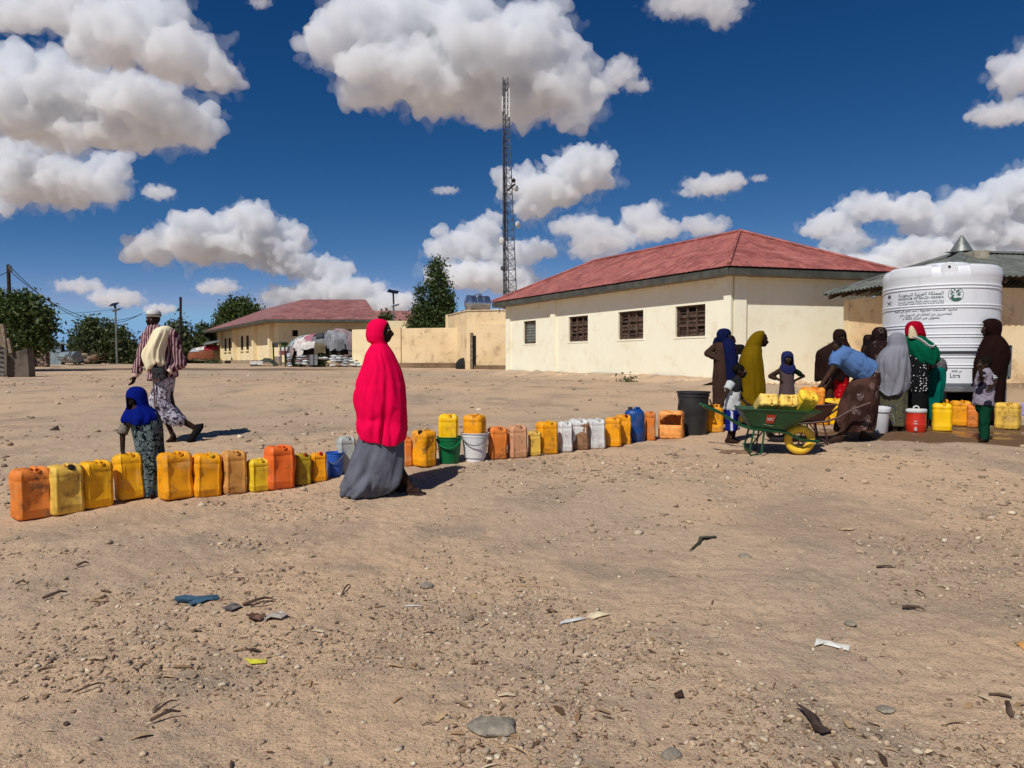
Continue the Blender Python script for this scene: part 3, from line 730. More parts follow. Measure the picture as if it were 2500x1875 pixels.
m = MB(); m.lathe([(.19, 0), (.19, .09), (.16, .11), (.01, .11)], 20, (.05, 0, r_ - .02)); part('hatch', m, M_CHROME, tk, False, False)
m = MB()
for dx in (-.35, .35): m.box(Mr @ Vector((0, 0, dx)) + Vector((0, 0, -r_ - .02)), (.06, .8, .10), R(-28))
m.bar((-.85, -.1, -r_ + .03), (.8, .05, -r_ + .03), .05); part('cradle', m, M_STEEL, tk, False, False)
m = MB(); m.tube([P(1218, 764, 37.2), P(1220, 752, 37.2), P(1216, 740, 37.4)], .02, 6); solo('standpipe', m, M_STEEL, 'bent thin pipe standing on the block house roof edge', 'pipe')
yw = thing('yard_wall', 'worn ochre plastered boundary wall with stone footing left of the block house', 'wall', (ray_at(1030, 40).x, 40, yb))
w0, w1 = ray_at(975, 40.2), ray_at(1122, 39.3); wY = Wall(w0, w1, yb - .3, zat(801, 39.8), .3)
part('wall_panel', wY.build(MB()), M_OCHRE, yw); part('pier', wY.block(MB(), -.55, .12, yb - .3, zat(800, 40) + .02, .003, .08), M_OCHRE, yw)
part('pier', wY.block(MB(), wY.L - .02, wY.L + .22, yb - .3, zat(823, 39.5), -.25, -.01), M_OCHRE, yw)
part('footing', wY.block(MB(), .05, wY.L + .05, yb - .4, yb + .22, .004, .35), M_STONEW, yw)
wY2 = Wall(ray_at(860, 41.5), ray_at(972, 40.25), yb - .3, zat(803, 40.5), .3)
part('wall_panel', wY2.build(MB()), M_CREAM2, yw)
m = MB(); m.ell(P(1133, 893, 38.2), (.45, .3, .42), None, 14, 8); solo('dark_sack', m, simple('black_sacking', (.02, .02, .018), .9), 'dark bulging sack leaning in the wall corner beside the block house', 'sack', smooth=True)
# ---- far cream building with red roof on the left
fz = CAM_Z - .11
fC, fA, fR = ray_at(680, 47.7), ray_at(537, 64.0), ray_at(1000, 47.9); fD = fA + (fR - fC)
far = thing('far_building', 'far yellow plastered building with dull red hipped roof, narrow windows and painted stripes', 'building', (fC.x, fC.y, fz))
FW = zat(783, 47.7)
h1, h2, h3, h4 = Wall(fA, fC, fz - .3, FW), Wall(fC, fR, fz - .3, FW), Wall(fR, fD, fz - .3, FW), Wall(fD, fA, fz - .3, FW)
ops = []
for (x0, x1) in ((548, 553.5), (558, 564), (569.5, 574.5), (588, 594.5), (601, 608), (615, 623)):
    a0, D0 = on_wall(h1, x0); a1, D1 = on_wall(h1, x1); ops.append((a0, a1, zat(846, D0 * .5 + 25), fz + 2.15))
ops = [(a, b, fz + 1.05, fz + 2.12) for (a, b, _, _) in ops]
m = MB(); h1.build(m, ops)
o2 = [(on_wall(h2, 713.5)[0], on_wall(h2, 728)[0], zat(821, 47.7), zat(806, 47.7)), (on_wall(h2, 823)[0], on_wall(h2, 865)[0], fz + .02, zat(804, 47.7))]
h2.build(m, o2); h3.build(m); h4.build(m); part('wall', m, M_CREAM2, far)
for (a0, a1, z0, z1) in ops:
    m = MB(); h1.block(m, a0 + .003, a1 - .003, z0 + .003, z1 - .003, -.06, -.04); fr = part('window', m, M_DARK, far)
    m = MB(); h1.block(m, a0 - .06, a1 + .06, z0 - .10, z0 - .004, -.05, .10); part('sill', m, M_CREAM2, fr)
    m = MB(); h1.block(m, (a0 + a1) / 2 - .03, (a0 + a1) / 2 + .03, z0 + .004, z1 - .004, -.038, -.01); part('mullion', m, M_TIMBER, fr)
for (a0, a1, z0, z1) in o2:
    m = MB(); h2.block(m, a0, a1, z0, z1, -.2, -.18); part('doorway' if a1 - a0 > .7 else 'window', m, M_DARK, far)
for px in (537.5, 575.5, 624, 664):
    a, D0 = on_wall(h1, px + 3); part('pilaster', h1.block(MB(), max(a - .2, .005), a + .2, fz - .3, FW - .1, .003, .30), M_CREAM2, far)
part('plinth', h1.block(MB(), .02, h1.L + .1, fz - .3, fz + .28, .004, .42), M_CEMENT, far)
part('plinth', h2.block(MB(), .02, h2.L, fz - .3, fz + .12, .012, .30), M_CEMENT, far)
for (y0, y1, col, nm) in ((836, 847, lin(70, 100, 44), 'green_band'), (847.4, 856, lin(222, 222, 214), 'white_band'), (856.4, 866, lin(150, 78, 72), 'red_band')):
    for (p0, p1) in ((672, 703), (885, 905)):
        m = MB(); a0, a1 = on_wall(h2, max(p0, 682))[0], on_wall(h2, p1)[0]; h2.block(m, a0, a1, zat(y1, 47.7), zat(y0, 47.7), .005, .012); part(nm, m, simple(nm, col, .9), far)
EZ = FW + .06; oh = 1.0
e1_, e2_, e3_, e4_ = corner(fC, h1.n, h2.n, oh), corner(fR, h2.n, h3.n, oh), corner(fD, h3.n, h4.n, oh), corner(fA, h4.n, h1.n, oh)
fq1 = P(740, 731, 51.5); fq2 = P(893, 733, 51.6); fq2.z = fq1.z
fq1b = fq1 + (fA - fC).normalized() * 10.5; fq2b = fq2 + (fA - fC).normalized() * 10.5
e2_ = Vector((ray_at(926, 46.9).x, e2_.y, EZ)); e3_ = e2_ + (fA - fC)
for (e0, e1, a, b) in ((e1_, e2_, fq2, fq1), (e4_, e1_, fq1, fq1b), (e2_, e3_, fq2b, fq2)):
    m = MB(); slab(m, [e0, e1, a, b], .08); part('roof_sheet', m, M_RED2, far)
m = MB(); slab(m, [fq1, fq2, fq2b, fq1b], .05); part('roof_sheet', m, M_RED2, far)
for (a, b) in ((e4_, e1_), (e1_, e2_)):
    m = MB(); m.bar(a + Vector((0, 0, -.12)), b + Vector((0, 0, -.12)), .06, .16); part('fascia', m, M_FASCIA, far)
    m = MB(); iv = Vector((0, 0, -.2)); c_ = [a + iv, b + iv, b + iv + Vector((.3, 1.0, 0)), a + iv + Vector((.3, 1.0, 0))]; m.prism(c_, [p + Vector((0, 0, .03)) for p in c_]); part('soffit', m, M_TIMBER2, far)
# low far roof right of it
lr = thing('far_red_roof', 'low dull red roof rising behind the yard wall beside the tall tree', 'building', ray_at(950, 58))
m = MB(); zt_, zb_ = zat(759, 58), zat(803, 56); a, b = ray_at(905, 58), ray_at(1012, 58)
slab(m, [Vector((a.x - 1, 55.5, zb_)), Vector((b.x + .6, 55.5, zb_)), Vector((b.x, 58, zt_)), Vector((a.x, 58, zt_))], .08); part('roof_sheet', m, M_RED2, lr)
m = MB(); m.box(((a.x + b.x) / 2, 58, (zb_ + CAM_Z - .1) / 2), (b.x - a.x, 4.6, zb_ - CAM_Z + .1)); part('wall', m, M_CREAM2, lr)
# ------------------------------------------------------------------ trees
def leaf_mat(name, a, b, c_):
    m = Mat(name); v = m.n('ShaderNodeVertexColor'); v.layer_name = 'col'
    sep = m.n('ShaderNodeSeparateColor'); m.t.links.new(v.outputs[0], sep.inputs[0])
    c = m.mix(sep.outputs[0], a, b); c = m.mix(m.ss(sep.outputs[1], .8, .95), c, c_)
    m.i(m.b, 'Base Color', c); m.b.inputs['Roughness'].default_value = .6; m.b.inputs['Specular IOR Level'].default_value = .25
    tr = m.n('ShaderNodeBsdfTranslucent'); m.i(tr, 'Color', m.mix(.5, c, (.10, .16, .02)))
    mx = m.n('ShaderNodeMixShader'); m.i(mx, 0, .22); m.t.links.new(m.b.outputs[0], mx.inputs[1]); m.t.links.new(tr.outputs[0], mx.inputs[2])
    m.t.links.new(mx.outputs[0], m.t.nodes['Material Output'].inputs[0]); return m.m
M_LEAF = leaf_mat('dark_foliage', (.026, .050, .014), (.085, .120, .032), (.18, .20, .07))
M_LEAF2 = leaf_mat('olive_foliage', (.036, .054, .020), (.092, .115, .042), (.17, .18, .09))
M_BARK = simple('rough_bark', lin(92, 76, 60), .95, lin(56, 46, 38), 8, .6, 25)
def tree(label, base, trunk_h, blobs, mat, nleaf, lsize, seed, tr=.16, name='tree', group=None, cat='tree', limbs=True):
    rr = np.random.default_rng(seed); rq = random.Random(seed)
    t = thing(name, label, cat, base, 0, group)
    m = MB(); top = Vector((rq.uniform(-.2, .2), rq.uniform(-.2, .2), trunk_h))
    m.tube([(0, 0, -.2), top * .5 + Vector((.08, 0, 0)), top], [tr, tr * .8, tr * .65], 10)
    if limbs:
        for (c, r_) in blobs:
            c = Vector(c); mid = top.lerp(c, .5) + Vector((rq.uniform(-.2, .2), rq.uniform(-.2, .2), -.1)); m.tube([top * .9, mid, c], [tr * .5, tr * .3, tr * .08], 6)
    part('trunk', m, M_BARK, t, True, False)
    # leaf sprays: clumps inside each blob, each clump a handful of leaves
    tot = sum(r_[0] * r_[2] for (_, r_) in blobs); Vs, Fs, Cs = [], [], []; n0 = 0
    for (c, r_) in blobs:
        k = max(int(nleaf * r_[0] * r_[2] / tot), 20); ncl = max(k // 14, 3)
        u = rr.normal(size=(ncl, 3)); u /= np.linalg.norm(u, axis=1)[:, None]; q = rr.uniform(.45, 1.05, ncl) ** .6
        cl = u * q[:, None] * np.array(r_) + np.array(c)
        idx = rr.integers(0, ncl, k); p = cl[idx] + rr.normal(size=(k, 3)) * lsize * 1.9
        a = rr.normal(size=(k, 3)); a /= np.linalg.norm(a, axis=1)[:, None]; b = np.cross(a, rr.normal(size=(k, 3))); b /= np.linalg.norm(b, axis=1)[:, None]
        s = lsize * rr.uniform(.55, 1.25, k)[:, None]; a = a * s; b = b * s * rr.uniform(.4, .7, (k, 1)); nn_ = np.cross(a, b) / lsize * .25
        Vs.append(np.stack([p - a, p + b + nn_, p + a, p - b + nn_], 1).reshape(-1, 3)); Fs.append((np.arange(k) * 4 + n0)[:, None] + np.arange(4)[None]); n0 += k * 4
        tone = rr.random(ncl)[idx]; Cs.append(np.stack([np.clip(tone * .7 + rr.random(k) * .3, 0, 1), rr.random(k), np.zeros(k)], 1))
    link('crown', np_mesh('crown', np.concatenate(Vs), np.concatenate(Fs), False, np.concatenate(Cs)), mat, t)
    return t
def sil(base, D, items, depth=.9):
    """crown masses from silhouettes (x, y, rx, ry in photo px) at distance D"""
    out = []
    for (x, y, rx, ry, *o) in items:
        p = P(x, y, D) - base; k = D / FPX; out.append(((p.x, p.y + (o[0] if o else 0), p.z), (rx * k, min(rx, ry * 1.3) * k * depth, ry * k)))
    return out
def based(px, D): p = ray_at(px, D); p.z = gz(p.x, p.y); return p
b = based(40, 34); tree('broad dark green tree overhanging the left edge behind the shacks', b, 1.6, sil(b, 34, [(20, 790, 50, 45), (70, 770, 48, 38), (105, 790, 26, 34), (60, 820, 60, 36), (10, 745, 40, 26), (60, 738, 34, 18), (85, 835, 34, 26), (-40, 780, 60, 60), (30, 850, 40, 20)]), M_LEAF, 12000, .11, 1)
b = based(240, 52); tree('dense round thorn tree behind the street lamp', b, 1.2, sil(b, 52, [(235, 815, 46, 34), (275, 830, 44, 32), (210, 845, 40, 28), (300, 855, 34, 26), (250, 860, 60, 26), (180, 818, 12, 8), (222, 795, 18, 14), (320, 870, 24, 18), (195, 868, 26, 16)]), M_LEAF2, 10500, .13, 2)
b = based(420, 62); tree('low scrubby tree behind the tall bare pole', b, 1.0, sil(b, 62, [(425, 830, 34, 26), (455, 850, 40, 26), (400, 855, 30, 26), (440, 870, 50, 18), (435, 805, 14, 14)]), M_LEAF2, 5000, .2, 3)
b = based(500, 66); tree('flat-topped thorn tree left of the far yellow building', b, 1.4, sil(b, 66, [(505, 818, 34, 16), (530, 835, 26, 18), (490, 845, 40, 18), (520, 860, 40, 20)]), M_LEAF2, 5000, .2, 4)
b = based(585, 78); tree('round dark tree rising behind the far red roof', b, 1.6, sil(b, 78, [(585, 765, 46, 28), (555, 775, 26, 24), (612, 768, 26, 22), (575, 745, 22, 12), (600, 742, 16, 10), (570, 800, 40, 30)]), M_LEAF, 9000, .17, 5)
b = based(1062, 47); tree('tall conical dense green tree behind the yard wall', b, 1.5, sil(b, 47, [(1066, 655, 16, 24), (1066, 690, 26, 26), (1074, 725, 30, 28), (1078, 765, 32, 30), (1040, 765, 26, 30), (1028, 725, 10, 24), (1018, 775, 16, 26), (1050, 800, 46, 24), (1090, 745, 18, 22), (1075, 790, 36, 30), (1015, 800, 20, 20)]), M_LEAF, 15000, .095, 6, limbs=False)
b = based(945, 54); tree('thin leafy sapling in front of the low far roof', b, 1.0, sil(b, 54, [(948, 775, 10, 12), (940, 795, 12, 12), (930, 785, 6, 12)]), M_LEAF2, 700, .13, 7, .06, 'sapling')
b = based(335, 58); tree('leafy bush hedge under the round thorn tree', b, .3, sil(b, 58, [(310, 876, 30, 12), (340, 872, 30, 14), (365, 878, 18, 10)]), M_LEAF2, 2500, .2, 8, .05, 'bush', cat='bush', limbs=False)
for k, (px, D, w, h, lb) in enumerate(((778, 41.8, 15, 13, 'green weed clump at the middle of the sack shelter'), (886, 42, 14, 14, 'green weed clump at the right foot of the sack shelter'), (520, 56, 16, 5, 'low weed patch by the corner of the far yellow building'), (720, 42, 14, 8, 'dry grassy tuft at the left foot of the sack shelter'))):
    b = based(px, D); tree(lb, b, .12, sil(b, D, [(px, 895 - h * .6, w, h)]), M_LEAF if k < 2 else M_LEAF2, 500, .09, 20 + k, .02, 'weed', cat='weed', limbs=False)
b = based(1530, 21.2); tree('small green weed at the foot of the cream building', b, .1, sil(b, 21.2, [(1530, 935, 16, 6)]), M_LEAF2, 200, .05, 30, .01, 'weed', cat='weed', limbs=False)
# low scrub closing the horizon, left to its own depth
def scrub(n, xs, D0, D1, seed, label):
    rr = random.Random(seed); b = based(xs[0], D0); items = []
    for k in range(n):
        px = rr.uniform(*xs); D = rr.uniform(D0, D1); p = ray_at(px, D); p.z = gz(p.x, p.y); r_ = rr.uniform(.5, 1.5); items.append(((p.x - b.x, p.y - b.y, p.z - b.z + r_ * .4), (r_ * 1.3, r_, r_ * .7)))
    rr2 = np.random.default_rng(seed); t = tree(label, b, .3, items, M_LEAF2, 9000, .24, seed, .05, 'far_scrub', cat='scrub', limbs=False); t['kind'] = 'stuff'
scrub(70, (60, 560), 75, 130, 41, 'far low thorn scrub along the plain')
scrub(40, (850, 1300), 75, 120, 42, 'far low thorn scrub behind the buildings')

# ------------------------------------------------------------------ poles, wires, lamps, mast
M_POLE = simple('dark_wood_pole', lin(58, 48, 44), .9, lin(36, 30, 28), 6, .3, 20)
def seg(a, b, w): return MB().tube([a, b], w, 8)
up_ = thing('utility_pole', 'dark wooden electricity pole standing behind the left-hand tree', 'utility pole', based(30, 46)); q = up_.location
top = P(20, 646, 46)
part('pole', MB().tube([q + Vector((0, 0, -.3)), top], [.13, .10], 8), M_POLE, up_, True)
for (px, py) in ((25, 652), (26, 661)):
    m = MB(); c = P(px, py, 45.8); m.lathe([(.05, -.1), (.11, -.05), (.06, 0), (.11, .05), (.05, .1)], 10, c); part('insulator', m, M_STEEL, up_, True)
tp = thing('tall_bare_pole', 'tall thin bare pole between the man in the cap and the far building', 'pole', based(441, 58)); q = tp.location
part('pole', MB().tube([q, P(441, 725, 58)], .10, 8), M_POLE, tp, True); part('hook', MB().tube([P(441, 727, 58), P(439, 728, 58), P(438.5, 733, 58)], .04, 6), M_POLE, tp)
def wire(a, b, sag, label, r_=.022):
    a, b = Vector(a), Vector(b); pts = [a.lerp(b, k / 24) + Vector((0, 0, -4 * sag * (k / 24) * (1 - k / 24))) for k in range(25)]
    solo('power_line', MB().tube(pts, r_, 5), M_BLACK, label, 'cable', 'power lines from the wooden pole', smooth=True)
wire(P(26, 652, 45.8), P(345, 766, 60), 1.9, 'upper sagging black cable from the wooden pole to the right')
wire(P(27, 664, 45.8), P(345, 767, 60), 1.5, 'lower sagging black cable from the wooden pole to the right')
wire(P(24, 661, 45.8), P(-140, 700, 30), .2, 'black cable running from the wooden pole out of the left edge')
wire(P(128, 766, 60), P(300, 752, 60), .1, 'thin black cable crossing level behind the street lamp', .016)
def street_lamp(px, D, ytop, head, label, lean=0):
    t = thing('street_lamp', label, 'street lamp', based(px, D), 0, 'solar street lamps'); q = t.location; top = P(px - lean, ytop, D); k = D / FPX
    part('pole', MB().tube([q + Vector((0, 0, -.2)), top], [.07, .05], 8), M_GALV, t, True)
    m = MB(); m.box(top + Vector((head[0] * k, 0, head[1] * k)), (head[2] * k, .5, .05), 0, Matrix.Rotation(R(head[3]), 3, 'Y') @ Matrix.Rotation(R(25), 3, 'X')); part('solar_panel', m, simple('solar_glass', (.015, .018, .03), .2), t)
    m = MB(); m.bar(top + Vector((head[0] * k, 0, head[1] * k)), top, .12, .10); part('bracket', m, M_POLE, t)
    m = MB(); m.box(top + Vector((.15, -.2, -.15)), (.5, .25, .08), 0, Matrix.Rotation(R(-18), 3, 'Y')); part('lamp_head', m, M_STEEL, t)
street_lamp(286, 50, 752, (-3, 9, 17, -8), 'grey solar street lamp in front of the round thorn tree', 4)
street_lamp(961, 50, 741, (-1, 29, 26, 10), 'solar street lamp with tilted dark panel behind the woman in pink')
# lattice mast
mast = thing('communications_mast', 'tall slender lattice radio mast with dishes rising behind the red roof', 'radio mast', based(1246, 72)); q = mast.location; kD = 72 / FPX
M_LATT = simple('galvanised_lattice', lin(110, 112, 114), .5, lin(80, 82, 84), 2, 0, 1, .5, .4)
zT = P(1230, 188, 72).z; z0_ = q.z
def mast_pt(leg, z):
    f = (z - z0_) / (zT - z0_); xl = 1229.5 - 1.5 * f; xr = 1270 - 30.0 * f ** .85 if f < .999 else 1240
    xm = xl + (xr - xl) * (.34 if leg == 2 else 0); x = {0: xl, 1: xr, 2: xl + (xr - xl) * .40}[leg]
    dy = {0: 0.0, 1: .15, 2: 1.0}[leg] * (xr - xl) * kD; p = Vector(((x - CX) * kD, 72 + dy, z)); return p
for lg in range(3): part('leg', MB().tube([mast_pt(lg, z0_ + (zT - z0_) * k / 12) for k in range(13)], .055, 6), M_LATT, mast)
m = MB(); z = z0_; 
while z < zT - .3:
    f = (z - z0_) / (zT - z0_); st = 1.25 - .75 * f; z2 = min(z + st, zT)
    for (a, b_) in ((0, 1), (1, 2), (2, 0)):
        m.bar(mast_pt(a, z), mast_pt(b_, z), .045); m.bar(mast_pt(a, z), mast_pt(b_, z2), .04)
        if f < .45: m.bar(mast_pt(a, z), mast_pt(b_, (z + z2) / 2), .03)
    z = z2
o_ = part('bracing', m, M_LATT, mast); o_['kind'] = 'stuff'
part('cable_run', MB().tube([mast_pt(0, z0_ + .5) + Vector((.16, .1, 0)), mast_pt(0, zT - 5) + Vector((.1, .1, 0))], .07, 6), M_POLE, mast)
part('ladder', MB().tube([mast_pt(0, z0_) + Vector((.34, .3, 0)), mast_pt(0, zT - 9) + Vector((.2, .2, 0))], .05, 6), M_LATT, mast)
for (px, y0, y1) in ((1226.5, 235, 272), (1243, 215, 285), (1236, 225, 280)):
    m = MB(); a = P(px, y0, 71.8); b_ = P(px, y1, 71.8); m.box((a + b_) / 2, (.13, .13, (a - b_).length)); part('panel_antenna', m, M_WHITE, mast)
for (px, py, r_, ax, mat_) in ((1259, 460, .30, 1, M_WHITE), (1264, 549, .34, 1, M_WHITE), (1225, 588, .36, -1, M_WHITE), (1253, 441, .2, 1, M_POLE), (1228, 655, .22, -1, M_LATT)):
    m = MB(); Mq = Matrix.Rotation(R(55 * ax), 3, 'Z') @ Matrix.Rotation(R(90), 3, 'X'); m.lathe([(.02, -.12), (r_ * .8, -.10), (r_, .0), (r_, .12), (r_ * .9, .15), (.02, .16)], 16, P(px, py, 71.6), Mq); d_ = part('dish', m, mat_, mast, True)
    m = MB(); m.bar(P(px, py, 71.8), mast_pt(1 if ax > 0 else 0, P(px, py, 72).z), .08); part('dish_arm', m, M_LATT, d_, False)
m = MB(); m.bar(P(1238, 466, 71.9), P(1258, 449, 71.9), .16); part('dish_arm', m, M_POLE, mast)

# ------------------------------------------------------------------ left background clutter
M_SHEET = simple('blue_grey_sheet', lin(142, 156, 160), .5, lin(122, 136, 140), 1.2, .05, 30, .25, .4)
sh = thing('sheet_metal_shed', 'blue-grey sheet metal shed with sloping roof under the left-hand tree', 'shed', based(120, 47))
s0, s1, s2 = ray_at(84, 47.3), ray_at(150, 47), ray_at(159, 50); z0 = gz(s0.x, 47) - .1
def zq(y, D): return P(100, y, D).z
for k in range(5):
    a, b_ = s0.lerp(s1, k / 5), s0.lerp(s1, (k + .97) / 5); zt0 = zq(829, 47) + (zq(838, 47) - zq(829, 47)) * k / 5; m = MB()
    m.prism([Vector((a.x, a.y, z0)), Vector((b_.x, b_.y, z0)), Vector((b_.x, b_.y + .06, z0)), Vector((a.x, a.y + .06, z0))], [Vector((a.x, a.y, zt0)), Vector((b_.x, b_.y, zt0 - .05)), Vector((b_.x, b_.y + .06, zt0 - .05)), Vector((a.x, a.y + .06, zt0))]); part('wall_sheet', m, M_SHEET, sh)
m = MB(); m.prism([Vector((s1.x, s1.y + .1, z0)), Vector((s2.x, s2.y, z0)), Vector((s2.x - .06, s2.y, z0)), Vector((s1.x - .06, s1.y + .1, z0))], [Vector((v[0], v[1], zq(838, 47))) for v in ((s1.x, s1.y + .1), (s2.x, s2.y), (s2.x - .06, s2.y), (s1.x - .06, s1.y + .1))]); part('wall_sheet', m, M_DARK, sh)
m = MB(); a, b_ = P(84, 826, 46.7), P(161, 839, 46.7); slab(m, [a, b_, P(160, 837.5, 48.6), P(88, 825, 48.6)], .06); part('roof', m, M_SHEET, sh)
st = thing('stone_kiosk', 'low rough stone box with an open top leaning post beside the metal shed', 'stone box', based(92, 41)); zg = gz(st.location.x, 41)
rr = random.Random(8); m = MB()
for r_ in range(6):
    for c_ in range(5):
        x = 76 + 8.2 * c_ + (2 if r_ % 2 else 0); p = P(x, 897 - r_ * 5.6, 41); m2 = MB(); m2.box(p + Vector((0, .15, .04)), (.17 * rr.uniform(.85, 1.05), .3, .115 * rr.uniform(.9, 1.08)), rr.uniform(-.06, .06)); part('stone', m2, simple('field_stone_%d' % ((r_ + c_) % 3), (lin(120, 100, 92), lin(96, 80, 74), lin(140, 122, 108))[(r_ + c_) % 3], .95, None, 8, .4), st)
m = MB(); m.box(P(95, 878, 41.3), (.9, .5, .9)); part('core', m, M_STONEW, st)
for (x0, y0, x1, y1, w) in ((66, 895, 64, 850, .12), (99, 862, 99, 838, .09), (74, 892, 68, 860, .14), (88, 862, 83, 850, .05), (92, 862, 86, 851, .05)):
    m = MB(); m.bar(P(x0, y0, 40.7), P(x1, y1, 40.7), w); part('post', m, M_TIMBER2, st)
m = MB(); m.box(P(85, 856, 41.2), (.72, .3, .45)); part('panel', m, M_OCHRE, st)
M_DKCEM = plaster('shade_dark_cement', lin(108, 98, 86), lin(86, 78, 70), lin(58, 52, 46))  # cement darkened in its colour to stand in for shade on the shack wall
M_OLDIRON = simple('old_dull_iron', lin(112, 108, 102), .7, lin(78, 74, 70), 5, .2, 30, .2, .3)
ba = thing('shack_wall', 'grey patched concrete and iron sheet shack end at the left edge', 'shack', based(35, 26)); zg = gz(ba.location.x, 26) - .1
def plate(name, pts, D, th, mat, parent, slant=0.0):
    a = [P(x, y, D + slant * (x - 35) / 35) for (x, y) in pts]; m = MB(); m.prism([p + Vector((0, th, 0)) for p in a][::-1], a[::-1]); return part(name, m, mat, parent)
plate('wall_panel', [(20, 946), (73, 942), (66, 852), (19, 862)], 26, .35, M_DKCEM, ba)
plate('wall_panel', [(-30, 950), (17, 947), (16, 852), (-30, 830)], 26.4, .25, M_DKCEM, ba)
m = MB(); pts = []
for i in range(13):
    f = i / 12; r_ = []
    for j in range(25):
        t_ = j / 24; p = P(-25 + 34 * f, 828 + 20 * f + (60 + 12 * f) * t_, 25.7); p.y += .035 * math.sin(j * math.pi / 2 + i); r_.append(p)
    pts.append(r_)
m.grid(pts); part('corrugated_sheet', m, M_OLDIRON, ba)
for (x0, y0, x1, y1, w) in ((14, 850, 6, 792, .12), (8, 850, -4, 796, .08), (28, 862, 20, 826, .09), (24, 862, 24, 848, .07)):
    m = MB(); m.bar(P(x0, y0, 25.9), P(x1, y1, 25.9), w); part('post', m, M_TIMBER2, ba)
m = MB(); rock_mb(m, P(88, 938, 25.5) + Vector((0, 0, -.05)), .22, rr, .5, 10); solo('boulder', m, M_STONEW, 'dark boulder at the foot of the left-hand shack wall', 'boulder', smooth=True)
plate_ = thing('water_pipe', 'big pale cement pipe lying beyond the metal shed', 'pipe', P(172, 872, 46))
m = MB(); m.tube([P(156, 872, 47), P(190, 871, 46)], .34, 16); part('pipe_wall', m, M_SHEET, plate_, True)
m = MB()
for k in range(70):
    a = P(rr.uniform(150, 235), rr.uniform(868, 884), 45 + rr.uniform(0, 2)); m.bar(a, a + Vector((rr.uniform(-.9, .9), rr.uniform(-.3, .3), rr.uniform(-.1, .5))), .025)
o_ = link('brushwood', m.mesh('brushwood'), M_TIMBER); tag(o_, 'heap of dry brushwood fence along the far yard', 'brushwood', None, 'stuff')
pe = thing('rubbish_heap', 'pale rubbish and cloth heap by the brushwood left of the lamp', 'heap', based(210, 46))
for k in range(9):
    m = MB(); rock_mb(m, P(rr.uniform(195, 234), rr.uniform(862, 884), 45.6), rr.uniform(.14, .3), rr, .6, 9); part('bundle', m, (M_CEMENT, M_STONEW, M_DKCEM)[k % 3], pe, True)
# red and grey domed shelter left of the far building
def fab(name, col, k=.75, sc=5): return simple(name, col, .9, tuple(v * k for v in col), sc, .3, 60, 0, .1)
F_LTGREY = fab('light_grey_cloth', lin(150, 150, 152))
F_GREY, F_PINK, F_WHITE, F_DK, F_TEAL, F_RED, F_OLIVE, F_MAUVE, F_LT = (fab('grey_cloth', lin(128, 128, 130)), fab('pink_cloth', lin(176, 112, 128)), fab('white_cloth', lin(222, 214, 206)), fab('dark_cloth', lin(74, 74, 78)), fab('teal_cloth', lin(88, 136, 132)), fab('red_cloth', lin(160, 40, 56)), fab('olive_cloth', lin(120, 106, 82)), fab('mauve_cloth', lin(156, 136, 138)), fab('pale_grey_cloth', lin(168, 174, 178)))
def cover(parent, cols, cx_, cyb, rx, ry, D, a0, a1, e0, e1, mat, seed, lift=0.0, name='cover_sheet'):
    """one cloth sheet over a dome: dome centre x, base y, radii in px; a = angle round, e = elevation, in degrees"""
    k = D / FPX; c = P(cx_, cyb, D + rx * k * .7); rows = []
    for i in range(9):
        e = R(e0 + (e1 - e0) * i / 8); r_ = []
        for j in range(13):
            a = R(a0 + (a1 - a0) * j / 12); w = 1 + lift + .05 * mnoise.noise(Vector((a * 4 + seed, e * 4, seed))) + .03 * mnoise.noise(Vector((a * 14, e * 5, seed)))
            if i == 0: e_ = e + .10 * mnoise.noise(Vector((a * 5, seed, 1)))
            else: e_ = e
            q_ = max(math.cos(e_), 0) ** .5
            r_.append(c + Vector((rx * k * q_ * math.cos(a) * w, rx * k * .7 * q_ * math.sin(a) * w, ry * k * max(math.sin(e_), 0) ** .62 * w * (1 + .10 * math.cos(a - .3)))))
        rows.append(r_)
    return part(name, MB().grid(rows), mat, parent, True)
rs = thing('red_shelter', 'low domed shelter of red and grey cloth left of the far yellow building', 'shelter', based(500, 57))
for (a0, a1, e0, e1, mt, s_) in ((-185, 10, 2, 88, F_OLIVE, 1), (-185, -95, 20, 90, F_LT, 2), (-120, -60, 40, 90, F_WHITE, 3), (-75, 0, 35, 88, F_RED, 4), (-150, -40, 5, 32, fab('rust_cloth', lin(140, 84, 60)), 5)):
    cover(rs, None, 499, 884, 38, 38, 57, a0, a1, e0, e1, mt, s_, .012 * s_)
m = MB(); slab(m, [P(497, 841, 57), P(536, 833, 57), P(536, 830, 59), P(500, 836, 59)], .05); part('roof_sheet', m, M_GALV, rs); m = MB(); m.box(P(530, 862, 58), (.35, .3, 1.3)); part('post', m, M_TIMBER, rs)
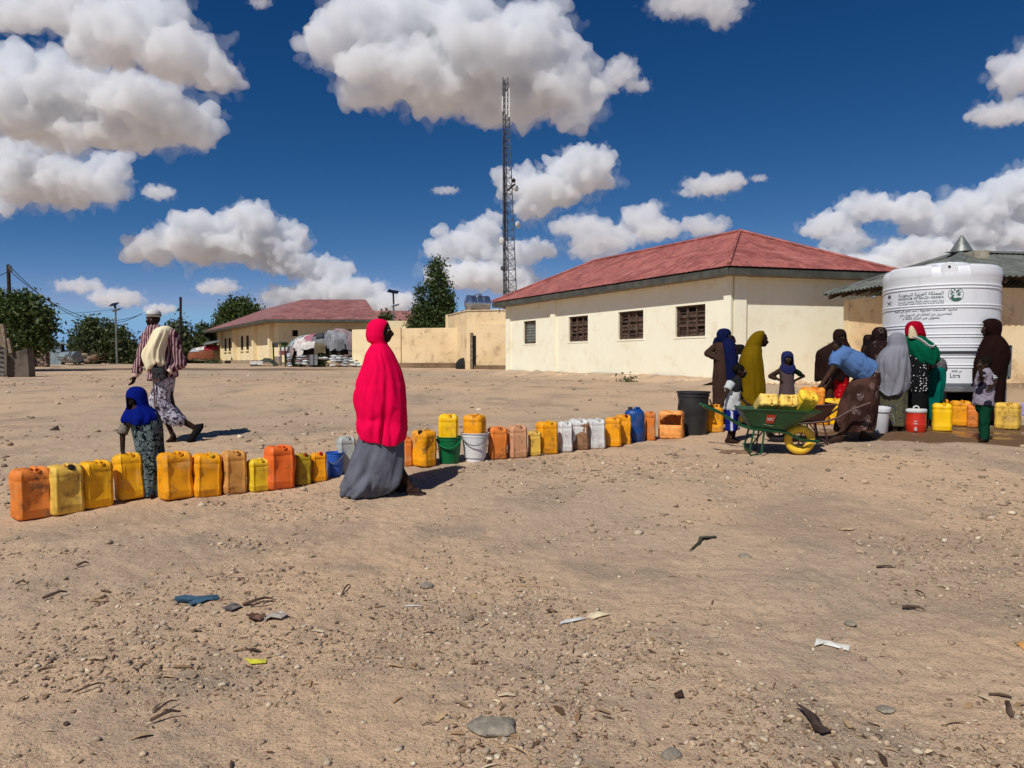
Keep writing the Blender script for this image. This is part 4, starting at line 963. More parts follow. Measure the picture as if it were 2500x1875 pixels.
# big patched shelter of cloth and stacked sacks
ss_ = thing('sack_shelter', 'long domed shelter patched from grey, pink and white cloth over stacked sacks', 'shelter', based(795, 43.5))
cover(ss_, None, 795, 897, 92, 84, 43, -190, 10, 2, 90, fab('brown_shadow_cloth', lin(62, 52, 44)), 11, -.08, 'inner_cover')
for (a0, a1, e0, e1, mt, s_) in ((-112, -68, 22, 90, F_GREY, 1), (-74, -38, 18, 89, F_LTGREY, 2), (-44, 6, 8, 86, F_MAUVE, 3), (-132, -104, 24, 89, F_PINK, 4), (-152, -124, 20, 89, F_WHITE, 5), (-172, -144, 10, 86, F_LT, 6), (-190, -164, 3, 80, F_TEAL, 7), (-160, -146, 6, 40, F_DK, 8), (-126, -114, 12, 44, F_WHITE, 9), (-98, -84, 48, 78, F_DK, 10), (-96, -80, 12, 30, F_OLIVE, 12), (-142, -132, 5, 26, F_MAUVE, 13), (-118, -96, 20, 36, F_WHITE, 14), (-66, -52, 16, 34, F_GREY, 15)):
    cover(ss_, None, 795, 897, 94, 87, 43, a0, a1, e0, e1, mt, s_, .006 * s_)
rr = random.Random(12); MS = [fab('white_sack', lin(214, 216, 214), .7, 9), fab('grey_sack', lin(170, 172, 172), .7, 9), fab('brown_sack', lin(140, 112, 100), .7, 9)]
for (x0, x1, y0, n, rows) in ((804, 884, 892, 5, 5), (702, 712, 893, 1, 6), (722, 752, 888, 2, 4), (772, 804, 880, 2, 2)):
    for r_ in range(rows):
        for c_ in range(n):
            if rr.random() < .15: continue
            w = (x1 - x0) / n; p = P(x0 + w * (c_ + .5 + rr.uniform(-.2, .2)), y0 - r_ * 5.6 + rr.uniform(-1, 1), 41.3 + .12 * r_)
            m = MB(); m.ell(p, (w * .5 * 41 / FPX * 1.15, .22, .075), Matrix.Rotation(rr.uniform(-.12, .12), 3, 'Y'), 10, 6); part('sack', m, MS[rr.choice((0, 0, 1, 1, 2))], ss_, True)
m = MB(); rows = [[P(754 + 3.5 * j, 866 + 3.6 * i, 41.2 + .05 * math.sin(j * 1.9)) for j in range(7)] for i in range(8)]; m.grid(rows); part('hanging_sheet', m, F_GREY, ss_, True)
sb = thing('sign_post', 'two bare sign posts with a grey block before the far building', 'sign', based(683, 44))
for px in (669, 686.5, 697): m = MB(); m.tube([P(px, 896, 44), P(px - 2, 838, 44)], .045, 6); part('post', m, M_POLE if px != 686.5 else M_TIMBER2, sb)
m = MB(); m.box(P(679, 881, 44.6), (.36, .3, .55)); part('base_block', m, M_CEMENT, sb); m = MB(); m.box(P(672, 842, 44.2), (.36, .05, .3)); part('sign_board', m, M_FASCIA, sb)
tpz = thing('rubbish_tarp', 'dark green and white tarpaulin heap on the ground before the far building', 'tarpaulin', based(645, 44))
m = MB(); rr = random.Random(4)
rows = [[P(610 + 6 * j, 894 - 3 * i, 43 + i * .5) + Vector((0, 0, .28 * math.sin(math.pi * j / 11) ** 2 * max(0, (j - 4) / 7) * 1.8 + .07 * rr.random())) for j in range(12)] for i in range(5)]
m.grid(rows); part('tarpaulin', m, fab('dark_green_tarp', lin(74, 82, 66)), tpz, False); m = MB(); m.grid([[P(610 + 4 * j, 891 - 2 * i, 42.6) + Vector((0, 0, .06 * rr.random() + .02 * i)) for j in range(9)] for i in range(4)]); part('pale_sheet', m, F_WHITE, tpz)
# ------------------------------------------------------------------ white water tank with its print
TD = 13.35; tkx = (2292 - CX) / FPX * TD; tcx = Vector((tkx, TD, 0)); TR = .925
tz0 = CAM_Z - .40; tz1 = CAM_Z + (885 - 648) / FPX * (TD - TR) + .0
water = thing('water_tank', 'big round white plastic water tank with printed lettering and emblems', 'water tank', (tkx, TD, tz0)); H_ = tz1 - tz0
def poly_white(name, col, rough=.35):
    m = Mat(name); co = m.co(); d = m.noise(m.co(scale=(1, 1, .35)), 3.0, 5, .65); c = m.mix(m.ss(d, .5, .75, 0, .45), col, tuple(v * .72 for v in col))
    c = m.mix(m.ss(m.noise(co, 14, 5, .7), .6, .8, 0, .4), c, lin(176, 160, 136)); return m.out(c, rough, spec=.4)
M_TANK = poly_white('white_polyethylene', (.74, .75, .76))
prof = [(.02, 0), (TR - .05, 0), (TR, .05)]
def rib(zc, h=.014, out=.013): return [(TR, zc - h), (TR + out, zc - h * .4), (TR + out, zc + h * .4), (TR, zc + h)]
for y in (694, 702, 743.5, 750, 791, 798, 815, 822, 840.6, 846.7, 866, 872, 890.6, 897): prof += rib(zat(y, TD - TR) - tz0)
prof.append((TR, zat(683, TD - TR) - tz0)); prof += [(TR + .012, zat(676, TD - TR) - tz0), (TR + .008, H_ - .12), (TR - .008, H_ - .045), (TR - .05, H_), (.6, H_ + .035), (.3, H_ + .05), (.02, H_ + .055)]
prof = [prof[0]] + sorted(prof[1:-7], key=lambda q: q[1]) + prof[-7:]
m = MB(); m.lathe(prof, 72); o_ = part('tank_shell', m, M_TANK, water, True, False)
def wedge(a0, a1, pr, n=10):
    mb = MB(); rows = [[(r_ * math.cos(R(a0 + (a1 - a0) * j / n)), r_ * math.sin(R(a0 + (a1 - a0) * j / n)), z_) for j in range(n + 1)] for (r_, z_) in pr]; mb.grid(rows)
    for j in (0, n): mb.add([r_[j] for r_ in rows] + [(rows[-1][j][0], rows[-1][j][1], H_ - .3), (rows[0][j][0] * .95, rows[0][j][1] * .95, H_ - .3)], [tuple(range(len(rows) + 2)) if j else tuple(range(len(rows) + 1, -1, -1))])
    return mb
for (a0, a1) in ((-178, -128), (-92, -38), (-24, 28)):
    part('top_panel', wedge(a0, a1, [(TR - .006, H_ - .24), (TR + .016, H_ - .17), (TR + .018, H_ - .09), (TR + .002, H_ - .01), (TR - .05, H_ + .03), (.5, H_ + .06), (.3, H_ + .075)]), M_TANK, water, True, False)
a = R(-112); d_ = Vector((math.cos(a), math.sin(a), 0)); Md = d_.to_track_quat('Z', 'Y').to_matrix()
m = MB(); m.lathe([(.125, -.3), (.125, .02), (.115, .035), (.02, .035)], 24, d_ * (TR - .03) + Vector((0, 0, H_ - .06)), Md); ib = part('inlet_boss', m, M_TANK, water, True, False)
m = MB(); m.lathe([(.022, 0), (.022, .008), (.01, .008)], 14, d_ * (TR + .004) + Vector((0, 0, H_ - .02)), Md); part('inlet_hole', m, M_BLACK, ib, False, False)
m = MB(); m.lathe([(.36, 0), (.36, .05), (.33, .07), (.02, .09)], 32, (.1, .0, H_ + .06)); part('lid', m, M_TANK, water, True, False)
# print: meshes laid on the shell, 4 mm proud
JOIN = {}
def _f(ch, iso, fin, ini=None, med=None): JOIN[ch] = (iso, fin, ini, med)
for ch, b_ in (('ا', 0xFE8D), ('أ', 0xFE83), ('إ', 0xFE87), ('ة', 0xFE93), ('د', 0xFEA9), ('ذ', 0xFEAB), ('ر', 0xFEAD), ('ز', 0xFEAF), ('و', 0xFEED), ('ى', 0xFEEF)): _f(ch, chr(b_), chr(b_ + 1))
for ch, b_ in (('ب', 0xFE8F), ('ت', 0xFE95), ('ث', 0xFE99), ('ج', 0xFE9D), ('ح', 0xFEA1), ('خ', 0xFEA5), ('س', 0xFEB1), ('ش', 0xFEB5), ('ص', 0xFEB9), ('ض', 0xFEBD), ('ط', 0xFEC1), ('ظ', 0xFEC5), ('ع', 0xFEC9), ('غ', 0xFECD), ('ف', 0xFED1), ('ق', 0xFED5), ('ك', 0xFED9), ('ل', 0xFEDD), ('م', 0xFEE1), ('ن', 0xFEE5), ('ه', 0xFEE9), ('ي', 0xFEF1)): _f(ch, *[chr(b_ + k) for k in range(4)])
LA = {'ا': (0xFEFB, 0xFEFC), 'أ': (0xFEF7, 0xFEF8), 'إ': (0xFEF9, 0xFEFA)}
def arabic(t):
    out = []; k = 0; prev = False
    while k < len(t):
        ch = t[k]
        if ch == 'ل' and k + 1 < len(t) and t[k + 1] in LA: out.append(chr(LA[t[k + 1]][1 if prev else 0])); prev = False; k += 2; continue
        if ch not in JOIN: out.append(ch); prev = False; k += 1; continue
        f = JOIN[ch]; nx = k + 1 < len(t) and t[k + 1] in JOIN and f[2] is not None
        out.append(f[3] if prev and nx else f[1] if prev else f[2] if nx else f[0]); prev = nx; k += 1
    t_ = ''.join(reversed(out)); import re
    return re.sub(r'[0-9]+', lambda q: q.group(0)[::-1], t_)
def text_verts(t, size, align='CENTER', extr=0.0):
    cu = bpy.data.curves.new('t', 'FONT'); cu.body = t; cu.size = size; cu.align_x = align; cu.resolution_u = 3; cu.extrude = extr; cu.offset = .0018
    o = bpy.data.objects.new('t', cu); C.objects.link(o); dg = bpy.context.evaluated_depsgraph_get(); me = bpy.data.meshes.new_from_object(o.evaluated_get(dg)); bpy.data.objects.remove(o)
    v = [tuple(x.co) for x in me.vertices]; f = [tuple(p.vertices) for p in me.polygons]; bpy.data.meshes.remove(me); return v, f
M_INK = simple('green_black_ink', lin(36, 60, 52), .7, lin(70, 92, 84), 20)
M_INKB = simple('dark_ink', lin(44, 48, 48), .7, lin(86, 92, 92), 24)
def on_tank(px, z, o=.004):   # direction from photo x on the shell
    xx = (px - 2292) / FPX * (TD - TR * .6) / TR
    return math.asin(max(-.98, min(.98, xx)))
CAMA = math.atan2(tkx, TD)
def put(verts, faces, name, mat, cx_, cy_, w_px, tilt=0.0, label=None, fit='w'):
    xs = [v[0] for v in verts]; ys = [v[1] for v in verts]; w = max(xs) - min(xs); mx = (max(xs) + min(xs)) / 2; my = (max(ys) + min(ys)) / 2
    sc = w_px / FPX * (TD - TR) / w; th0 = math.asin((cx_ - 2292) / FPX * (TD - .75 * TR) / TR); zc = zat(cy_, TD - TR) - tz0
    b = MB(); vv = []
    for (x, y, zz) in verts:
        u = (x - mx) * sc; v = (y - my) * sc; th = -math.pi / 2 - CAMA + th0 + u / TR; rr_ = TR + .004
        vv.append((rr_ * math.cos(th), rr_ * math.sin(th), zc + v))
    b.add(vv, faces); o = part(name, b, mat, water, False, False); return o
T = lambda s_: text_verts(s_, .2)
put(*T(arabic('المملكة العربية السعودية')), 'lettering', M_INK, 2247, 715, 108)
put(*T('KINGDOM OF SAUDI ARABIA'), 'lettering', M_INK, 2247, 724, 110)
put(*T(arabic('مركز الملك سلمان للإغاثة والأعمال الإنسانية')), 'lettering', M_INK, 2247, 732.5, 110)
put(*T('KING SALMAN HUMANITARIAN AID & RELIEF CENTRE'), 'lettering', M_INK, 2247, 738.5, 110)
put(*T(arabic('مشروع الاستجابة الطارئة / لسد العجز في المياه')), 'lettering', M_INKB, 2255, 756, 150)
put(*T(arabic('للمتضررين من الجفاف في الصومال لعام')), 'lettering', M_INKB, 2258, 766.5, 122)
put(*T(arabic('بتمويل من المركز 2022 م')), 'lettering', M_INKB, 2250, 775, 86)
put(*T('5000 ' + arabic('لتر')), 'lettering', M_INKB, 2329, 907, 22); put(*T('Ltrs'), 'lettering', M_INKB, 2326, 917, 22)
def ring2d(r0, r1, n=40): return [(r * math.cos(2 * math.pi * k / n), r * math.sin(2 * math.pi * k / n), 0) for r in (r0, r1) for k in range(n)], [(k, (k + 1) % n, n + (k + 1) % n, n + k) for k in range(n)]
ev, ef = ring2d(.94, 1.0)
def blade(pts): 
    o = len(ev); ev.extend((x, y, 0) for x, y in pts); ef.append(tuple(range(o, o + len(pts))))
blade([(-.8, -.42), (-.45, -.34), (-.1, -.52), (.25, -.42), (.72, -.5), (.5, -.78), (.1, -.95), (-.35, -.86)])
for (x, y, a, l_) in ((-.35, -.05, 150, .5), (-.2, .1, 130, .7), (-.05, .15, 60, .75), (.05, .0, 30, .8), (-.1, -.1, 195, .6), (.1, -.12, 8, .6), (-.3, .3, 165, .4), (.15, .35, 45, .5), (-.12, .45, 100, .45), (-.3, -.2, 215, .35)):
    c_, s_ = math.cos(R(a)), math.sin(R(a)); blade([(x, y), (x + c_ * l_ * .5 - s_ * .13, y + s_ * l_ * .5 + c_ * .13), (x + c_ * l_, y + s_ * l_), (x + c_ * l_ * .5 + s_ * .10, y + s_ * l_ * .5 - c_ * .10)])
put(ev, ef, 'palm_and_hand_emblem', simple('emblem_green', lin(30, 74, 58), .7, lin(70, 110, 96), 16), 2325, 719, 34)
pv, pf = [], []
def blade2(pts): o = len(pv); pv.extend((x, y, 0) for x, y in pts); pf.append(tuple(range(o, o + len(pts))))
for k in range(9):
    a = R(90 + (k - 4) * 24); a2 = a + R(9); blade2([(0, .35), (.42 * math.cos(a - R(9)), .45 + .42 * math.sin(a - R(9))), (.5 * math.cos(a), .42 + .5 * math.sin(a) * .9), (.42 * math.cos(a2), .45 + .42 * math.sin(a2))])
blade2([(-.04, -.25), (.04, -.25), (.04, .45), (-.04, .45)])
for s_ in (-1, 1): blade2([(-.75 * s_, -.2), (-.1 * s_, -.42), (.6 * s_, -.85), (.55 * s_, -.95), (-.1 * s_, -.55), (-.72 * s_, -.3)])
put(pv, pf, 'palm_and_swords_emblem', M_INKB, 2180, 724, 24)
# bolts of dirt streaks are in the material; strap and stand
m = MB(); m.lathe([(TR + .006, zat(859.5, TD - TR) - tz0 - .018), (TR + .036, zat(859.5, TD - TR) - tz0 - .014), (TR + .036, zat(859.5, TD - TR) - tz0 + .014), (TR + .006, zat(859.5, TD - TR) - tz0 + .018)], 72, close=False); part('strap', m, simple('black_strap', lin(58, 60, 62), .7), water, True, False)
stand = thing('tank_stand', 'low dark steel stand with a pale sheet edge under the white tank', 'stand', (tkx, TD, gz(tkx, TD)))
sz = tz0 - stand.location.z
m = MB(); m.lathe([(.02, sz - .10), (TR + .08, sz - .10), (TR + .10, sz - .085), (TR + .10, sz - .015), (TR + .08, sz - .003), (.02, sz - .003)], 64); part('platform', m, M_STEEL, stand, False, False)
for k in range(8):
    a = R(k * 45 + 20); m = MB(); m.box((TR * .85 * math.cos(a), TR * .85 * math.sin(a), (sz - .1) / 2 - .03), (.09, .09, sz - .1 + .06), a); part('leg', m, M_STEEL, stand, False, False)
for k in range(8):
    a, b_ = R(k * 45 + 20), R(k * 45 + 65); m = MB(); m.bar((TR * .85 * math.cos(a), TR * .85 * math.sin(a), .05), (TR * .85 * math.cos(b_), TR * .85 * math.sin(b_), sz - .14), .05); part('brace', m, M_STEEL, stand, False, False)
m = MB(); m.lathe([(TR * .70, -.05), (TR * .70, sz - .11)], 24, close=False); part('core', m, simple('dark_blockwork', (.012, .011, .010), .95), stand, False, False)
hp = [P(2280, 868, 12.35), P(2300, 869, 12.28), P(2322, 877, 12.22), P(2345, 891, 12.2), P(2362, 907, 12.2), P(2374, 925, 12.2), P(2380, 945, 12.25), P(2382, 985, 12.3), P(2384, 1030, 12.3)]
solo('hose', MB().tube([hp[0].lerp(hp[1], 0)] + hp, .055, 10), simple('grey_hose', lin(98, 98, 98), .7), 'thick grey hose arching down the front of the white tank', 'hose', smooth=True)
rail = thing('tank_guard', 'grey square steel frame standing right of the white tank', 'frame', based(2455, 13.6))
q = [P(2452, 846, 13.6), P(2466, 846, 13.6), P(2462, 922, 13.6), P(2450, 924, 13.6)]
for a, b_ in ((0, 1), (1, 2), (2, 3)): m = MB(); m.bar(q[a] + (q[a] - q[b_]).normalized() * (.02 if a == 1 else 0), q[b_] + (q[b_] - q[a]).normalized() * (.02 if a == 1 else 0), .055, .05); part('rail', m, M_STEEL, rail)
m = MB(); m.bar(P(2450, 846, 13.62), P(2446, 990, 13.62), .06); part('post', m, M_STEEL, rail); m = MB(); m.bar(P(2450, 905, 13.7), P(2449, 1015, 13.7), .10, .05); part('post', m, M_STEEL, rail)

# ------------------------------------------------------------------ jerrycans
def can_material():
    m = Mat('jerrycan_plastic'); oi = m.n('ShaderNodeObjectInfo'); base = oi.outputs['Color']; rnd = oi.outputs['Random']
    add = m.n('ShaderNodeVectorMath', operation='MULTIPLY_ADD'); co = m.co(); m.t.links.new(co, add.inputs[0]); add.inputs[1].default_value = (1, 1, 1)
    sc = m.n('ShaderNodeCombineXYZ'); 
    for k in range(3): m.i(sc, k, m.math('MULTIPLY', rnd, 13.0 + 7 * k))
    m.t.links.new(sc.outputs[0], add.inputs[2]); v = add.outputs[0]
    big = m.noise(v, 6, 5, .65); mid = m.noise(v, 17, 6, .7); fine = m.noise(v, 70, 4, .7)
    amt = m.math('MULTIPLY_ADD', m.n('ShaderNodeSeparateColor').outputs[0], 0.0, 1.0)
    dirt = m.math('MULTIPLY', m.ss(big, .42, .66), m.ss(mid, .40, .62)); a = m.n('ShaderNodeAttribute'); a.attribute_type = 'OBJECT'; a.attribute_name = 'dirt'
    d = m.math('MULTIPLY', dirt, a.outputs['Fac'], 0, True)
    c = m.mix(d, base, lin(112, 78, 50)); c = m.mix(m.math('MULTIPLY', m.ss(fine, .58, .74), m.math('MULTIPLY', a.outputs['Fac'], .6)), c, lin(96, 64, 40))
    c = m.mix(m.math('MULTIPLY', m.ss(m.noise(v, 5, 4), .55, .72), m.math('MULTIPLY', a.outputs['Fac'], .55)), c, lin(186, 150, 108))
    m.bump(m.math('MULTIPLY_ADD', mid, .6, fine), .12, .006)
    m.i(m.b, 'Base Color', c); m.i(m.b, 'Roughness', m.math('MULTIPLY_ADD', a.outputs['Fac'], .25, .42, True)); m.b.inputs['Specular IOR Level'].default_value = .35
    return m.m
M_CAN = can_material()
def rrect(W_, D_, r, n=8):
    pts = []
    for (cx_, cy_, a0) in ((1, 1, 0), (-1, 1, 90), (-1, -1, 180), (1, -1, 270)):
        for k in range(n + 1):
            a = R(a0 + 90 * k / n); pts.append((cx_ * (W_ / 2 - r) + r * math.cos(a), cy_ * (D_ / 2 - r) + r * math.sin(a)))
        # run of points along the following side
        nx_ = [(-1, 1), (-1, -1), (1, -1), (1, 1)][[0, 90, 180, 270].index(a0)]
        x0, y0 = pts[-1]; x1 = nx_[0] * (W_ / 2 - (r if a0 in (0, 180) else 0)); y1 = nx_[1] * (D_ / 2 - (r if a0 in (90, 270) else 0))
        for f in (.06, .09, .12, .15, .3, .5, .7, .85, .88, .91, .94): pts.append((x0 + (x1 - x0) * f, y0 + (y1 - y0) * f))
    return pts
def can_mesh(W_, D_, H_, seed, plain=False, dent=.5, panel=True):
    rr = random.Random(seed); base = rrect(W_, D_, min(W_, D_) * .20); n = len(base); rows = []
    def prof(t):  # inset along the height
        return 0
    zs = [(0, .030), (.012, .010), (.03, .002), (.06, 0), (.16, 0), (.18, -.002), (.20, 0), (.34, .002), (.5, .003), (.64, .002), (.76, 0), (.775, .003), (.79, 0), (.86, .0), (.92, .006), (.965, .022), (.985, .04)]
    ph = Vector((rr.uniform(0, 50), rr.uniform(0, 50), 0))
    for (t, ins) in zs:
        r_ = []
        for k, (x, y) in enumerate(base):
            nx_, ny_ = x / (W_ / 2), y / (D_ / 2); m_ = max(abs(nx_), abs(ny_)); o = -ins
            on_x = abs(ny_) > .985    # wide faces
            f = abs(nx_) if on_x else abs(ny_)
            if .04 < t < .93:
                if on_x and .74 < f < .82: o += .009
                if on_x and .62 < f < .70: o += .006 if not plain else 0
                if not on_x and (f < .10 or .55 < f < .65): o += .005
                if panel and on_x and f < .5 and .2 < t < .75: o -= .004
            p = Vector((x, y, t * H_)); o += dent * .016 * mnoise.noise(p * 7 + ph) * math.sin(math.pi * min(max(t, 0), 1))
            l = math.hypot(nx_ ** 3, ny_ ** 3) or 1; 
            zd = 0
            if on_x and t > .84: zd = H_ * .075 * math.exp(-((x - W_ * .10) / (W_ * .13)) ** 2) * ((t - .84) / .145) * (1 if y < 0 else .5)
            r_.append((x + o * (nx_ ** 3) / l, y + o * (ny_ ** 3) / l, t * H_ - zd))
        rows.append(r_)
    vs = [p for r_ in rows for p in r_]; fs = [(i * n + k, i * n + (k + 1) % n, (i + 1) * n + (k + 1) % n, (i + 1) * n + k) for i in range(len(zs) - 1) for k in range(n)]
    fs.append(tuple(range(n - 1, -1, -1)))
    top0 = rows[-1]; L0 = len(vs) - n; xo = W_ * .10
    for s_ in (.94, .86, .76, .64, .5, .36, .2, .02):
        for (x, y, zt_) in top0:
            X_, Y_ = x * s_, y * s_; tr = math.exp(-((X_ - xo) / (W_ * .17)) ** 2); fr = math.exp(-((Y_ + D_ * .40) / (D_ * .22)) ** 2)
            dep = (H_ * (.015 + .085 * tr)) * min(1, (1 - s_) / .2) ** .7 + (H_ * .985 - zt_) * max(0, 1 - (1 - s_) / .2)
            vs.append((X_, Y_, H_ * .985 + H_ * .012 * (1 - s_) - dep))
    for j in range(8):
        a_, b_ = L0 + j * n, L0 + (j + 1) * n; fs += [(a_ + k, a_ + (k + 1) % n, b_ + (k + 1) % n, b_ + k) for k in range(n)]
    fs.append(tuple(range(len(vs) - n, len(vs))))
    me = bpy.data.meshes.new('body'); me.from_pydata(vs, [], fs); smoothed(me); me.update(); return me
def jerrycan(label, loc, rz, W_, D_, H_, col, dirt=.6, seed=0, cap=None, group=None, plain=False, tilt=None, dent=.5, name='jerrycan', panel=False):
    t = thing(name, label, 'jerrycan', loc, rz, group)
    if tilt is not None: t.rotation_euler = tilt
    b = link('body', can_mesh(W_, D_, H_, seed, plain, dent, panel), M_CAN, t, color=col); dirt = min(1.0, dirt * 1.15 + .20); b['dirt'] = float(dirt)
    xo = W_ * .10; m = MB(); hz_ = H_ * .965; r_ = W_ * .058
    m.tube([(xo, -D_ * .22, hz_ - H_ * .07), (xo, -D_ * .17, hz_ - H_ * .01), (xo, -D_ * .06, hz_ + .004), (xo, D_ * .18, hz_ + .006), (xo, D_ * .33, hz_ - H_ * .005), (xo, D_ * .38, hz_ - H_ * .05)], [r_ * .9, r_, r_, r_, r_, r_ * .9], 10)
    h = part('handle', m, M_CAN, t, True, False, col); h['dirt'] = float(dirt)
    Mt = Matrix.Rotation(R(24), 3, 'X'); m = MB(); rc = W_ * .095
    m.lathe([(rc, -.02), (rc, .0), (rc * 1.12, .002), (rc * 1.12, .010), (rc, .012), (rc, .022), (rc * .8, .023), (rc * .8, .0), (.002, .0)], 16, (xo, -D_ * .36, hz_ - H_ * .050), Mt, close=False)
    k = part('spout', m, M_CAN, t, True, False, tuple(v * .9 for v in col)); k['dirt'] = float(dirt)
    if cap: 
        m = MB(); m.lathe([(rc * 1.15, .0), (rc * 1.18, .024), (rc * 1.0, .030), (.002, .030)], 16, (xo, -D_ * .36, hz_ - H_ * .048), Mt, close=False); part('cap', m, simple('cap_plastic', cap, .5), t, True, False)
    return t
Y1, Y2, Y3, OR, OR2, PALE, TANC, OLV, LEM, PINKC = lin(236, 172, 4), lin(240, 160, 4), lin(252, 198, 0), lin(224, 128, 50), lin(232, 108, 36), lin(228, 184, 76), lin(208, 148, 72), lin(176, 148, 26), lin(230, 192, 36), lin(208, 152, 112)
WHT, BLU, CLR = (.70, .70, .67), lin(8, 66, 130), (.44, .46, .42)
GRP = 'jerrycans and buckets queued in a line across the yard'
ROW = [  # x0, x1, ytop, ybot, colour, dirt, label, options
 (31, 127, 1143, 1268, OR, .75, 'dusty orange jerrycan at the left end of the queue', {}),
 (115, 205, 1135, 1256, PALE, .85, 'pale dirty yellow jerrycan, second from the left end of the queue', {}),
 (195, 275, 1126, 1241, Y1, .35, 'clean yellow jerrycan with a cross band, left of the one the girl holds', dict(plain=True)),
 (283, 354, 1110, 1224, Y1, .35, 'yellow jerrycan tilted in the hand of the girl in blue', dict(plain=True, lean=-5)),
 (388, 474, 1107, 1223, Y2, .45, 'deep yellow jerrycan right beside the girl in blue', dict(lean=-3)),
 (466, 542, 1107, 1214, Y2, .35, 'deep yellow jerrycan, second to the right of the girl in blue', {}),
 (538, 603, 1100, 1206, TANC, 1.0, 'tan grimy jerrycan in the left part of the queue', {}),
 (603, 659, 1120, 1200, LEM, .25, 'small bright lemon jerrycan left of the tall red-orange one', dict(plain=True)),
 (644, 720, 1088, 1195, OR2, .25, 'tall red-orange jerrycan in the left part of the queue', {}),
 (718, 760, 1106, 1184, OLV, .4, 'small olive yellow jerrycan right of the tall red-orange one', dict(plain=True)),
 (758, 799, 1104, 1177, Y2, .3, 'small yellow jerrycan with a red cap beside the blue bucket', dict(plain=True, cap=lin(200, 40, 20))),
 (822, 872, 1064, 1158, CLR, .3, 'greyish white jerrycan half behind the woman in pink', {}),
 (986, 1006, 1064, 1138, OR, .5, 'orange jerrycan seen edge-on just right of the woman in pink', dict(narrow=True)),
 (1001, 1067, 1051, 1140, Y2, .8, 'grimy yellow-orange jerrycan left of the green bucket', dict(turn=-52)),
 (1188, 1240, 1042, 1122, OR, .7, 'orange jerrycan just right of the white bucket', {}),
 (1237, 1289, 1038, 1119, PINKC, .6, 'faded pinkish tan jerrycan in the right part of the queue', {}),
 (1288, 1322, 1051, 1114, PALE, .7, 'smallest pale yellow jerrycan in the right part of the queue', dict(plain=True)),
 (1307, 1364, 1029, 1110, Y2, .35, 'yellow jerrycan left of the first white one', {}),
 (1361, 1399, 1028, 1104, WHT, .25, 'narrow white jerrycan left of the sackcloth-wrapped one', {}),
 (1430, 1480, 1022, 1096, WHT, .25, 'white jerrycan right of the sackcloth-wrapped one', {}),
 (1478, 1518, 1018, 1091, Y2, .5, 'yellow-orange jerrycan right of the white ones', dict(turn=4)),
 (1500, 1541, 1011, 1086, Y2, .35, 'yellow jerrycan just left of the blue one', {}),
 (1574, 1599, 1003, 1075, OR, .4, 'narrow orange jerrycan right of the blue one', dict(narrow=True)),
]
def row_place(x0, x1, y0, y1, turn=18, ratio=.8):
    xm = (x0 + x1) / 2; p = G(xm, y1); azm = math.degrees(math.atan2(p.x, p.y)); k = p.y / FPX
    w = (x1 - x0) * k / (math.cos(R(turn)) + ratio * abs(math.sin(R(turn)))); h = (y1 - y0) * k
    p = p + Vector((p.x, p.y, 0)).normalized() * (w * ratio * .45); p.z = gz(p.x, p.y) - .004
    return p, R(-azm + turn), w, h
for k, (x0, x1, y0, y1, col, dirt, lb, op) in enumerate(ROW):
    turn = op.get('turn', 18); p, rz, w, h = row_place(x0, x1, y0, y1, turn if not op.get('narrow') else 12)
    dd = w * (.8 if not op.get('narrow') else 1.5)
    rq_ = random.Random(400 + k)
    t = jerrycan(lb, p, rz + R(rq_.uniform(-5, 5)), w, dd, h, col, dirt, 100 + k, op.get('cap') or ((lin(150, 60, 30), lin(40, 34, 30), lin(226, 180, 40))[k % 3] if k % 4 == 1 else None), GRP, op.get('plain', False), dent=rq_.choice((.4, .7, 1.1, 1.7, 2.2)), panel=k in (0, 2, 3))
    t.rotation_euler = (R(rq_.uniform(-1.2, 1.2)), R(rq_.uniform(-1.5, 1.5)), t.rotation_euler.z)
    if 'lean' in op: t.rotation_euler = (R(op['lean']), R(op['lean'] * .4), rz); t.location.z += .012
# sackcloth-wrapped can
p, rz, w, h = row_place(1386, 1438, 1023, 1099, 10); t = jerrycan('white jerrycan wrapped in brown sackcloth', p, rz, w, w * .7, h, WHT, .3, 150, None, GRP)
me = can_mesh(w * 1.05, w * .76, h * .93, 151, True, 2.2, False); o_ = link('sackcloth_wrap', me, simple('sackcloth', lin(158, 120, 90), .95, lin(128, 94, 68), 14, .6, 90), t)
# blue can with black neck
p, rz, w, h = row_place(1519, 1578, 998, 1080, 14)
t = thing('drum_can', 'blue round-shouldered can with a black neck', 'jerrycan', p, rz, GRP)
m = MB(); pr = [(.02, 0), (.92, 0), (1, .03), (1, .40), (.985, .42), (1, .44), (1, .80), (.95, .88), (.78, .95), (.5, .985), (.02, .99)]; m.lathe([(a * w * .5, b_ * h) for a, b_ in pr], 28, sx=1.0, sy=.8); b = part('body', m, M_CAN, t, True, False, BLU); b['dirt'] = .15
m = MB(); m.lathe([(.03, h * .93), (.035, h * 1.03), (.03, h * 1.05), (.005, h * 1.05)], 14, (-w * .22, -.02, 0)); part('neck', m, M_BLACK, t, True, False)
m = MB(); m.tube([(-w * .02, 0, h * .95), (.02, 0, h * 1.02), (w * .22, 0, h * 1.02), (w * .36, 0, h * .90)], .018, 8); b = part('handle', m, M_CAN, t, True, False, BLU); b['dirt'] = .1
